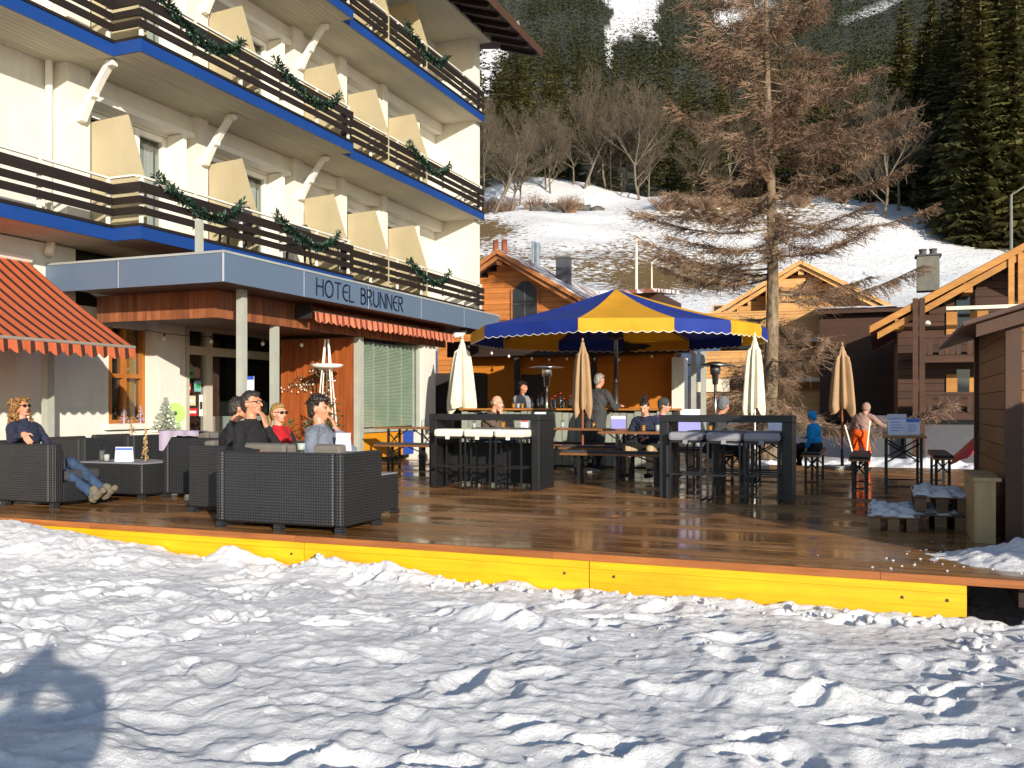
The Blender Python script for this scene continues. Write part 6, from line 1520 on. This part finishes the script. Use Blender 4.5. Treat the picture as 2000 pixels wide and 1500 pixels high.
def hand(B, w, d, curl_dir, side, m, sc=1.0, curl=0.5, skip=0):
    """palm from wrist w along d, fingers curling towards curl_dir, thumb on the given side vector"""
    d = Vector(d).normalized(); c = Vector(curl_dir); c = (c-d*c.dot(d)).normalized(); s = d.cross(c)*side
    pe = Vector(w)+d*0.085*sc
    for k in range(4): q = (k-1.5)*0.019*sc; B.cap(Vector(w)+s*q*0.6, pe+s*q, 0.016*sc, 0.0125*sc, m)
    for k, ln in enumerate((0.072, 0.082, 0.076, 0.058)):
        q = (1.5-k)*0.0205*sc; p = pe+s*q; dd = d.copy()
        for j in range(3):
            dd = (dd+c*curl*(0.55+0.25*j)).normalized(); e = p+dd*ln*sc*(0.44, 0.32, 0.24)[j]; B.cap(p, e, (0.0098-0.001*j)*sc, (0.0088-0.001*j)*sc, m); p = e
    p = Vector(w)+d*0.022*sc+s*0.026*sc; e = p+(d*0.6+s*0.8+c*0.25).normalized()*0.045*sc; B.cap(p, e, 0.0135*sc, 0.011*sc, m); e2 = e+(d*0.9+s*0.15+c*0.4).normalized()*0.034*sc; B.cap(e, e2, 0.0105*sc, 0.009*sc, m)
def person(label, hip, yaw, lean=0.0, head_yaw=None, head_pitch=0.0, arms=None, legs=None, mats=None, hair=('short', 'hair_dark'), specs=None, sc=1.0, voxel=0.009, roll=0.0, tw=1.0, hood=False, coat=0.0, torso=0.50, head_shift=(0, 0, 0), finger=True, extras=None):
    """mats = skin, top, sleeves, trousers, shoes. arms / legs in the body frame: (right, forward, up) metres from the shoulder / hip"""
    o = thing('person', label, 'person', (hip[0], hip[1], 0)); base = Vector((hip[0], hip[1], 0))
    hv = Vector((0, 0, hip[2])); B = Body(); yaw = R(yaw); hyaw = yaw if head_yaw is None else R(head_yaw)
    T = axes(yaw, -R(lean), R(roll)); W = axes(yaw)
    def tp(r, f, u): return hv+T @ Vector((r, f, u))*sc
    SK, TP, SL, TR, SH = 0, 1, 2, 3, 4
    up = torso
    B.ell(tp(0, -0.01, 0.02), (0.175*sc*tw, 0.125*sc*tw, 0.13*sc), T, TR if coat == 0 else TP)
    B.ell(tp(0, 0.0, up*0.33), (0.165*sc*tw, 0.118*sc*tw, 0.17*sc), T, TP)
    B.ell(tp(0, 0.0, up*0.68), (0.185*sc*tw, 0.125*sc*tw, 0.19*sc), T, TP)
    B.cap(tp(-0.145, -0.01, up*0.93), tp(0.145, -0.01, up*0.93), 0.068*sc*tw, 0.068*sc*tw, TP)
    B.cap(tp(0, -0.015, up*0.93), tp(0, 0.0, up*1.06), 0.078*sc, 0.062*sc, TP)
    nb = tp(0, 0.0, up*1.04); hs = Vector(head_shift); hc = tp(0, 0.03, up*1.04+0.185)+hs*sc
    Hm = axes(hyaw, R(head_pitch)); hp_ = lambda r, f, u: hc+Hm @ Vector((r, f, u))*sc
    B.cap(nb, hp_(0, -0.015, -0.06), 0.056*sc, 0.052*sc, SK)
    B.ell(hp_(0, -0.012, 0.02), (0.074*sc, 0.093*sc, 0.098*sc), Hm, SK)
    B.ell(hp_(0, 0.028, -0.035), (0.056*sc, 0.062*sc, 0.078*sc), Hm, SK)
    B.ell(hp_(0, 0.058, -0.088), (0.030*sc, 0.026*sc, 0.024*sc), Hm, SK)
    B.cap(hp_(0, 0.086, 0.018), hp_(0, 0.112, -0.024), 0.010*sc, 0.0145*sc, SK)
    B.cap(hp_(-0.045, 0.066, 0.03), hp_(0.045, 0.066, 0.03), 0.016*sc, 0.016*sc, SK)
    for s in (-1, 1): B.ell(hp_(s*0.076, -0.012, -0.008), (0.012*sc, 0.02*sc, 0.032*sc), Hm, SK); B.ell(hp_(s*0.042, 0.055, -0.028), (0.022*sc, 0.025*sc, 0.022*sc), Hm, SK)
    B.cap(hp_(-0.018, 0.083, -0.06), hp_(0.018, 0.083, -0.06), 0.009*sc, 0.009*sc, SK)
    for s, key in ((-1, 'l'), (1, 'r')):
        sh = tp(s*0.175*tw, -0.005, up*0.91); A = (arms or {}).get(key)
        if A is None: A = ((s*0.06, 0.0, -0.29), (s*0.05, 0.10, -0.52), (0, 0.1, -1), (-s, 0.3, 0))
        el, wr, hd, hcurl = A; fr = T
        if el == 'head':                     # hand brought to a spot given in the head frame, elbow bent towards hd
            pw = hp_(*wr[0]); po = fr @ Vector(wr[1]); d = pw-sh; L1, L2 = 0.285*sc, 0.26*sc; dl = min(d.length, (L1+L2)*0.995); a_ = (L1*L1-L2*L2+dl*dl)/(2*dl); hh = math.sqrt(max(0, L1*L1-a_*a_)); dn = d.normalized(); po = (po-dn*po.dot(dn)).normalized(); pe = sh+dn*a_+po*hh
            dv = Hm @ Vector(hd); cv = Hm @ Vector(hcurl)
        else:
            pe = sh+fr @ Vector(el)*sc; pw = sh+fr @ Vector(wr)*sc; dv = fr @ Vector(hd); cv = fr @ Vector(hcurl)
        B.cap(sh, pe, 0.060*sc*tw, 0.046*sc*tw, SL); B.cap(pe, pe.lerp(pw, 0.86), 0.046*sc*tw, 0.034*sc*tw, SL); B.cap(pe.lerp(pw, 0.86), pw, 0.029*sc, 0.025*sc, SK)
        if finger: hand(B, pw, dv, cv, s, SK, sc)
        else: B.cap(pw, pw+dv.normalized()*0.13*sc, 0.03*sc, 0.022*sc, SK)
    for s, key in ((-1, 'l'), (1, 'r')):
        hj = tp(s*0.095, 0, -0.02); Lg = (legs or {}).get(key)
        if Lg is None: Lg = ((s*0.11, 0.42, 0.02), (s*0.12, 0.46, -0.38), (0, 1, 0))
        kn = hj+W @ Vector(Lg[0])*sc; an = hj+W @ Vector(Lg[1])*sc
        an.z = max(an.z, 0.075*sc)
        B.cap(hj, kn, 0.088*sc*tw, 0.062*sc*tw, TR); B.cap(kn, kn.lerp(an, 0.35), 0.062*sc*tw, 0.060*sc*tw, TR); B.cap(kn.lerp(an, 0.35), an, 0.060*sc*tw, 0.044*sc*tw, TR)
        fd = W @ Vector(Lg[2]); fd.normalize(); tdn = W @ Vector((0, 0, -1))
        heel = an+Vector((0, 0, -0.03*sc))-fd*0.03*sc; toe = an+fd*0.16*sc+Vector((0, 0, -0.035*sc)); B.cap(an+Vector((0, 0, 0.06*sc)), heel, 0.052*sc, 0.044*sc, SH); B.cap(heel, toe, 0.042*sc, 0.036*sc, SH)
    if coat:
        for s in (-1, 1): B.cap(tp(s*0.07, 0, 0.1), tp(s*0.10, 0.0, -coat), 0.14*sc, 0.13*sc, TP)
    if hood: B.cap(tp(-0.07, -0.075, up*1.0), tp(0.07, -0.075, up*1.0), 0.05*sc, 0.05*sc, TP); B.ell(hp_(0, -0.03, 0.03), (0.10*sc, 0.115*sc, 0.115*sc), Hm, TP) if hood == 'up' else None
    for e in (extras or []): B.cap(tp(*e[0]), tp(*e[1]), e[2]*sc, e[3]*sc, e[4])
    if mats is None: mats = ('skin', 'cloth_black', 'cloth_black', 'cloth_denim', 'cloth_black')
    me = B.mesh(voxel, mats); b = bpy.data.objects.new('body', me); C.objects.link(b); b.parent = o
    # eyes, mouth
    mb = MB()
    for s in (-1, 1):
        e = MB().ball(tuple(hp_(s*0.031, 0.078, 0.008)), 0.0085*sc, 8, 6).build('eye', 'eye_dark', o, smooth=True)
    MB().tube([hp_(-0.022, 0.088, -0.058), hp_(0, 0.0945, -0.06), hp_(0.022, 0.088, -0.058)], 0.0045*sc, 6).build('mouth', 'lip', o)
    if specs:
        fr = part('glasses', o)
        for s in (-1, 1):
            l = MB(); l.ball((0, 0, 0), (0.026*sc, 0.007*sc, 0.018*sc), 12, 8); lo = l.build('lens', 'eye_dark' if specs == 'sun' else 'clear_glass', fr, smooth=True); lo.matrix_local = Matrix.Translation(hp_(s*0.033, 0.098, 0.010)) @ Hm.to_4x4()
            MB().tube([hp_(s*0.058, 0.094, 0.016), hp_(s*0.079, 0.03, 0.014), hp_(s*0.082, -0.015, 0.008)], 0.003*sc, 6).build('temple', 'eye_dark', fr)
            MB().tube([hp_(s*0.033+0.026*math.cos(a), 0.103, 0.010+0.018*math.sin(a)) for a in [i*PI/8 for i in range(17)]], 0.0022*sc, 5).build('rim', 'eye_dark', fr)
    # hair / headgear
    kind, hm = hair; Hb = Body(); rr = random.Random(int(abs(hip[0]*1000)))
    def capball(grow=1.0, lo=0.0):
        Hb.ell(hp_(0, -0.028, 0.036), (0.080*sc*grow, 0.092*sc*grow, 0.095*sc*grow), Hm, 0); Hb.ell(hp_(0, -0.055, -0.01+lo), (0.073*sc*grow, 0.058*sc*grow, 0.085*sc*grow), Hm, 0); Hb.ell(hp_(0, 0.035, 0.088), (0.058*sc, 0.05*sc, 0.032*sc), Hm, 0)
    if kind == 'short':
        capball()
        for i in range(46):
            a = rr.uniform(0, 6.28); e = rr.uniform(0.25, 1.45); d = Vector((math.cos(a)*math.cos(e), math.sin(a)*math.cos(e)-0.2, math.sin(e))).normalized(); p = hp_(d.x*0.074, d.y*0.088-0.02, 0.035+d.z*0.088); Hb.cap(p, p+Hm @ (d*0.5+Vector((rr.gauss(0, .3), 0.5, 0.1)))*0.022*sc, 0.010*sc, 0.005*sc, 0)
    elif kind == 'messy':
        capball(1.02)
        for i in range(60):
            a = rr.uniform(0, 6.28); e = rr.uniform(0.1, 1.4); d = Vector((math.cos(a)*math.cos(e), math.sin(a)*math.cos(e)-0.25, math.sin(e))).normalized(); p = hp_(d.x*0.07, d.y*0.085-0.02, 0.03+d.z*0.085); Hb.cap(p, p+Hm @ (d+Vector((rr.gauss(0, .4), rr.gauss(0, .4), 0.2)))*0.03*sc, 0.014*sc, 0.007*sc, 0)
    elif kind == 'bald':
        Hb.ell(hp_(0, -0.062, -0.012), (0.070*sc, 0.05*sc, 0.055*sc), Hm, 0)
        for s in (-1, 1): Hb.ell(hp_(s*0.064, -0.03, 0.0), (0.016*sc, 0.04*sc, 0.045*sc), Hm, 0)
    elif kind == 'curly':
        capball(1.08)
        for i in range(240):
            a = rr.uniform(-2.6, 2.6)+PI*1.5; z = rr.uniform(-0.20, 0.12); rad = 0.085+0.03*rr.random()+0.02*max(0, -z/0.1)
            p = hp_(math.cos(a)*rad*0.95, math.sin(a)*rad-0.02, z);
            if (Hm.transposed() @ (p-hc)).y/sc > 0.055 and z < 0.08: continue
            q = Vector((rr.gauss(0, 1), rr.gauss(0, 1), rr.gauss(-0.6, 1))).normalized()*0.035*sc; Hb.cap(p, p+q, 0.014*sc, 0.009*sc, 0)
    elif kind in ('pony', 'bun'):
        capball(1.0)
        if kind == 'pony':
            Hb.cap(hp_(0, -0.12, 0.02), hp_(0, -0.165, -0.05), 0.028*sc, 0.03*sc, 0); Hb.cap(hp_(0, -0.165, -0.05), hp_(0.01, -0.15, -0.16), 0.03*sc, 0.012*sc, 0)
        else:
            Hb.ell(hp_(0, -0.05, 0.16), (0.05*sc, 0.05*sc, 0.04*sc), Hm, 0)
            for i in range(16): p = hp_(rr.gauss(0, 0.03), -0.05+rr.gauss(0, 0.03), 0.17); Hb.cap(p, p+Vector((rr.gauss(0, .02), rr.gauss(0, .02), 0.03))*sc, 0.008*sc, 0.005*sc, 0)
    elif kind in ('beanie', 'helmet'):
        g = 1.10 if kind == 'beanie' else 1.22
        Hb.ell(hp_(0, -0.018, 0.045), (0.080*sc*g, 0.098*sc*g, 0.092*sc*g), Hm, 0); Hb.ell(hp_(0, -0.06, 0.0), (0.076*sc*g, 0.05*sc*g, 0.08*sc*g), Hm, 0)
    elif kind == 'hood': Hb.ell(hp_(0, -0.03, 0.02), (0.10*sc, 0.115*sc, 0.125*sc), Hm, 0)
    hme = remeshed(Hb.mb, 0.0085, 1); nv = len(hme.vertices); co = np.zeros(nv*3, np.float32); hme.vertices.foreach_get('co', co); co = co.reshape(-1, 3)
    if kind not in ('beanie', 'helmet', 'hood'):
        nm_ = np.zeros(nv*3, np.float32); hme.vertices.foreach_get('normal', nm_); nm_ = nm_.reshape(-1, 3); co = co+nm_*((fbm(co[:, 0]*70+co[:, 2]*40, co[:, 1]*70-co[:, 2]*25, 2, 3)-0.5)*0.02*sc)[:, None]; hme.vertices.foreach_set('co', co.ravel().astype(np.float32))
    hme.materials.clear(); hme.materials.append(MATS[hm]); hme.polygons.foreach_set('use_smooth', np.ones(len(hme.polygons), bool)); hme.update()
    ho = bpy.data.objects.new('hair' if kind not in ('beanie', 'helmet', 'hood') else {'beanie': 'hat'}.get(kind, kind), hme); C.objects.link(ho); ho.parent = o
    return o, hp_, tp
# arms: (elbow offset, wrist offset, hand direction, finger curl direction) from the shoulder, body frame right/forward/up
# man in black with glasses, chin in hand
person('seated man in black sweater and glasses, chin on his hand', (-5.72, 7.50, 0.47), 4, -6, 2, 4,
       {'l': ('head', ((-0.02, 0.13, -0.225), (-0.2, 0.5, -1)), (0.1, -0.15, 1.0), (0.1, -1, -0.1)), 'r': ((0.13, 0.06, -0.22), (0.12, 0.29, -0.25), (0.0, 1, 0.0), (0, 0, -1))},
       {'l': ((-0.40, 0.10, 0.0), (-0.44, 0.12, -0.4), (-1, 0.3, 0)), 'r': ((-0.34, 0.28, 0.0), (-0.40, 0.32, -0.4), (-1, 0.3, 0))},
       ('skin', 'cloth_black', 'cloth_black', 'cloth_denim', 'cloth_black'), ('short', 'hair_greydark'), 'clear', 1.0, 0.0075, tw=1.08, torso=0.50)
# man in grey hoodie, hand at his mouth
person('seated man in grey hooded sweater with messy dark hair', (-4.86, 7.50, 0.44), 8, -12, 14, -2,
       {'l': ('head', ((-0.015, 0.17, -0.19), (-0.2, 0.6, -1)), (0.05, -0.35, 0.8), (0.1, -1, -0.3)), 'r': ((0.08, -0.04, -0.27), (-0.06, 0.14, -0.34), (-0.6, 0.6, -0.2), (0, 0, -1))},
       {'l': ((-0.40, 0.02, 0.02), (-0.44, 0.02, -0.38), (-1, 0.1, 0)), 'r': ((-0.40, 0.14, 0.02), (-0.46, 0.14, -0.38), (-1, 0.1, 0))},
       ('skin', 'cloth_greyblue', 'cloth_greyblue', 'cloth_denim', 'cloth_black'), ('messy', 'hair_dark'), None, 1.0, 0.0075, tw=1.1, torso=0.49, hood=True)
# woman in red and black jacket
person('woman in red and black jacket with sunglasses', (-6.45, 8.90, 0.42), -8, -4, -14, 0, {'l': ((-0.06, 0.10, -0.25), (0.10, 0.26, -0.30), (1, 0.3, 0), (0, 0, -1)), 'r': ((0.08, 0.08, -0.25), (-0.06, 0.24, -0.30), (-1, 0.3, 0), (0, 0, -1))}, None,
       ('skin_light', 'cloth_red', 'cloth_black', 'cloth_black', 'cloth_black'), ('pony', 'hair_blond'), 'sun', 0.93, 0.009, torso=0.49)
# man behind, in black, turned away
person('man in black turned away behind the man with glasses', (-6.62, 8.22, 0.44), 35, 6, 50, -6, None, None, ('skin', 'cloth_black', 'cloth_black', 'cloth_denim', 'cloth_black'), ('short', 'hair_greydark'), None, 0.98, 0.011, tw=1.12, finger=False)
# woman in the left armchair
person('woman with curly hair and sunglasses stretching her jeans legs', (-9.38, 8.05, 0.47), 4, -14, 3, 8,
       {'r': ((0.12, 0.10, -0.16), (0.20, 0.37, -0.15), (0.10, 0.45, -0.8), (-0.3, 0.2, -0.6)), 'l': ((-0.10, 0.06, -0.24), (0.02, 0.26, -0.30), (0.6, 0.6, 0), (0, 0, -1))},
       {'r': ((-0.03, 0.46, -0.02), (-0.06, 0.98, -0.34), (0, 0.85, 0.6)), 'l': ((-0.08, 0.46, 0.02), (-0.02, 1.02, -0.32), (0, 0.85, 0.6))},
       ('skin', 'cloth_navy', 'cloth_navy', 'cloth_denim', 'boot_taupe'), ('curly', 'hair_curly'), 'sun', 0.97, 0.0075, torso=0.49, tw=1.05, head_shift=(-0.02, 0, 0))
# bald man and neighbour at the beer table
x, t_ = on_y(950, 14.62); person('bald man in brown jacket resting his chin at a beer table', (x, 14.66, 0.50), -12, 14, -8, -12, {'r': ('head', ((0.015, 0.12, -0.16), (0.2, 0.5, -1)), (-0.1, -0.2, 1), (0, -1, 0)), 'l': ((-0.06, 0.22, -0.18), (0.1, 0.36, -0.2), (1, 0.4, 0), (0, 0, -1))}, None, ('skin_light', 'cloth_brown', 'cloth_brown', 'cloth_denim', 'cloth_black'), ('bald', 'hair_white'), None, 1.04, 0.011, tw=1.12)
x, t_ = on_y(984, 14.95); person('dark haired person with sunglasses next to the bald man', (x, 14.80, 0.49), -75, 8, -60, -12, None, None, ('skin_light', 'cloth_black', 'cloth_black', 'cloth_denim', 'cloth_black'), ('short', 'hair_brown'), 'sun', 0.95, 0.012, finger=False)
# barkeeper
x, t_ = on_y(1017, 17.5); person('barkeeper in grey shirt with black hair behind the counter', (x, 17.5, 0.87), -25, 4, -12, -6, {'r': ((0.06, 0.10, -0.26), (0.0, 0.33, -0.24), (0, 1, -0.2), (0, 0, -1)), 'l': ((-0.06, 0.10, -0.26), (0.0, 0.33, -0.24), (0, 1, -0.2), (0, 0, -1))}, {'l': ((0, 0.02, -0.42), (0, 0, -0.80), (0, 1, 0)), 'r': ((0, 0.02, -0.42), (0, 0, -0.80), (0, 1, 0))}, ('skin', 'cloth_grey', 'cloth_grey', 'cloth_black', 'cloth_black'), ('messy', 'hair_dark'), None, 0.93, 0.012, finger=False)
# guest standing at the bar
x, t_ = on_y(1163, 16.15); person('guest in long dark grey coat standing at the bar', (x, 16.15, 0.92), 70, 8, 60, -8, {'r': ((0.10, 0.16, -0.24), (0.04, 0.38, -0.16), (0, 1, 0), (0, 0, -1)), 'l': ((-0.10, 0.14, -0.24), (-0.02, 0.36, -0.16), (0, 1, 0), (0, 0, -1))}, {'l': ((0, 0.0, -0.43), (0, -0.02, -0.84), (0, 1, 0)), 'r': ((0, 0.0, -0.43), (0, -0.02, -0.84), (0, 1, 0))}, ('skin', 'cloth_charcoal', 'cloth_charcoal', 'cloth_black', 'cloth_black'), ('short', 'hair_white'), None, 1.0, 0.012, tw=1.15, coat=0.36, finger=False)
# two women at the middle beer table
x, t_ = on_y(1266, 14.32); person('woman with a hair bun in dark jacket looking down', (x, 14.34, 0.49), -100, 12, -95, -24, {'r': ((0.08, 0.14, -0.24), (-0.06, 0.32, -0.20), (-0.4, 1, 0), (0, 0, -1)), 'l': ((-0.08, 0.14, -0.24), (0.06, 0.32, -0.20), (0.4, 1, 0), (0, 0, -1))}, None, ('skin_light', 'cloth_navy', 'cloth_navy', 'cloth_beige', 'cloth_black'), ('bun', 'hair_dark'), None, 0.93, 0.011, tw=1.15)
beer('bench', 'black padded bench behind the two women', -3.05, 14.92, 1.2, 'x', GB)
x, t_ = on_y(1291, 14.9); person('woman in grey beanie and sunglasses in profile', (x, 14.90, 0.49), -30, 4, 5, -2, None, None, ('skin_light', 'cloth_purple', 'cloth_navy', 'cloth_beige', 'cloth_black'), ('beanie', 'cloth_charcoal'), 'sun', 0.95, 0.011, tw=1.1, finger=False)
x, t_ = on_y(1394, 13.85); person('person in grey knitted hat and purple scarf behind the shaded bar table', (x, 13.85, 0.49), 10, 10, 70, -10, None, None, ('skin', 'cloth_charcoal', 'cloth_charcoal', 'cloth_black', 'cloth_black'), ('beanie', 'knit_grey'), None, 0.97, 0.012, tw=1.15, finger=False, extras=[((0.05, 0.06, 0.50), (-0.08, 0.08, 0.46), 0.075, 0.07, 4)])
# children
x, t_ = on_y(1592, 14.2); person('child in bright blue ski suit and helmet sitting on a bench', (x, 14.2, 0.55), 165, 4, 150, -8, {'r': ((0.06, 0.10, -0.24), (-0.02, 0.28, -0.22), (0, 1, 0), (0, 0, -1)), 'l': ((-0.08, 0.0, -0.26), (-0.06, 0.12, -0.46), (0, 0.3, -1), (1, 0, 0))}, None, ('skin_light', 'cloth_cyan', 'cloth_cyan', 'cloth_black', 'cloth_black'), ('helmet', 'cloth_cyan'), None, 0.62, 0.010, tw=1.3, finger=False)
sk = person('young skier in orange trousers and hooded tan jacket', (-0.34, 17.6, 0.63), 60, 22, 60, -20, {'r': ((0.20, 0.10, -0.14), (0.42, 0.18, -0.20), (1, 0.2, -0.1), (0, 0, -1)), 'l': ((-0.10, 0.10, -0.25), (-0.14, 0.26, -0.42), (-0.3, 0.4, -1), (1, 0, 0))}, {'l': ((-0.05, 0.06, -0.41), (-0.06, -0.06, -0.78), (0, 1, 0)), 'r': ((0.05, 0.10, -0.41), (0.06, 0.02, -0.80), (0, 1, 0))}, ('skin_light', 'cloth_pinktan', 'cloth_pinktan', 'cloth_orange', 'cloth_black'), ('hood', 'cloth_pinktan'), None, 0.74, 0.010, tw=1.25, hood=True)
for a, b, lab in (((1650, 830), (1672, 905), 'left ski pole held by the young skier'), ((1699, 822), (1690, 890), 'right ski pole held by the young skier')):
    p0 = at(a[0], 16.2); p1 = at(b[0], 16.2)
    o = thing('ski_pole', lab, 'ski pole', (p1[0], p1[1], 0), 0, 'ski poles'); MB().tube([(p0[0]-p1[0], p0[1]-p1[1], zat(a[1], 16.2)), (0, 0, 0.12)], 0.013, 8).build('shaft', 'seat_white', o); MB().lathe([(0.05, 0.15), (0.05, 0.16)], 12).build('basket', 'black_plastic', o); MB().tube([(0, 0, 0.12), (0, 0, 0.0)], 0.006, 6).build('tip', 'steel', o)
# companion standing behind the photographer, whose long shade falls on the snow
person('companion in dark coat standing behind the photographer, shade falling on the snow', (0.19, -0.95, 0.60), 130, 0, 130, 0, {'l': ('head', ((-0.05, 0.22, -0.02), (-1, 0.1, -0.6)), (0.2, 0.2, 1), (0.6, 0, 0)), 'r': ('head', ((0.05, 0.22, -0.02), (1, 0.1, -0.6)), (-0.2, 0.2, 1), (-0.6, 0, 0))}, {'l': ((0, 0.0, -0.43), (0, -0.02, -0.80), (0, 1, 0)), 'r': ((0, 0.0, -0.43), (0, -0.02, -0.80), (0, 1, 0))}, ('skin', 'cloth_charcoal', 'cloth_charcoal', 'cloth_black', 'cloth_black'), ('beanie', 'knit_grey'), None, 1.0, 0.02, tw=1.6, coat=0.05, finger=False)
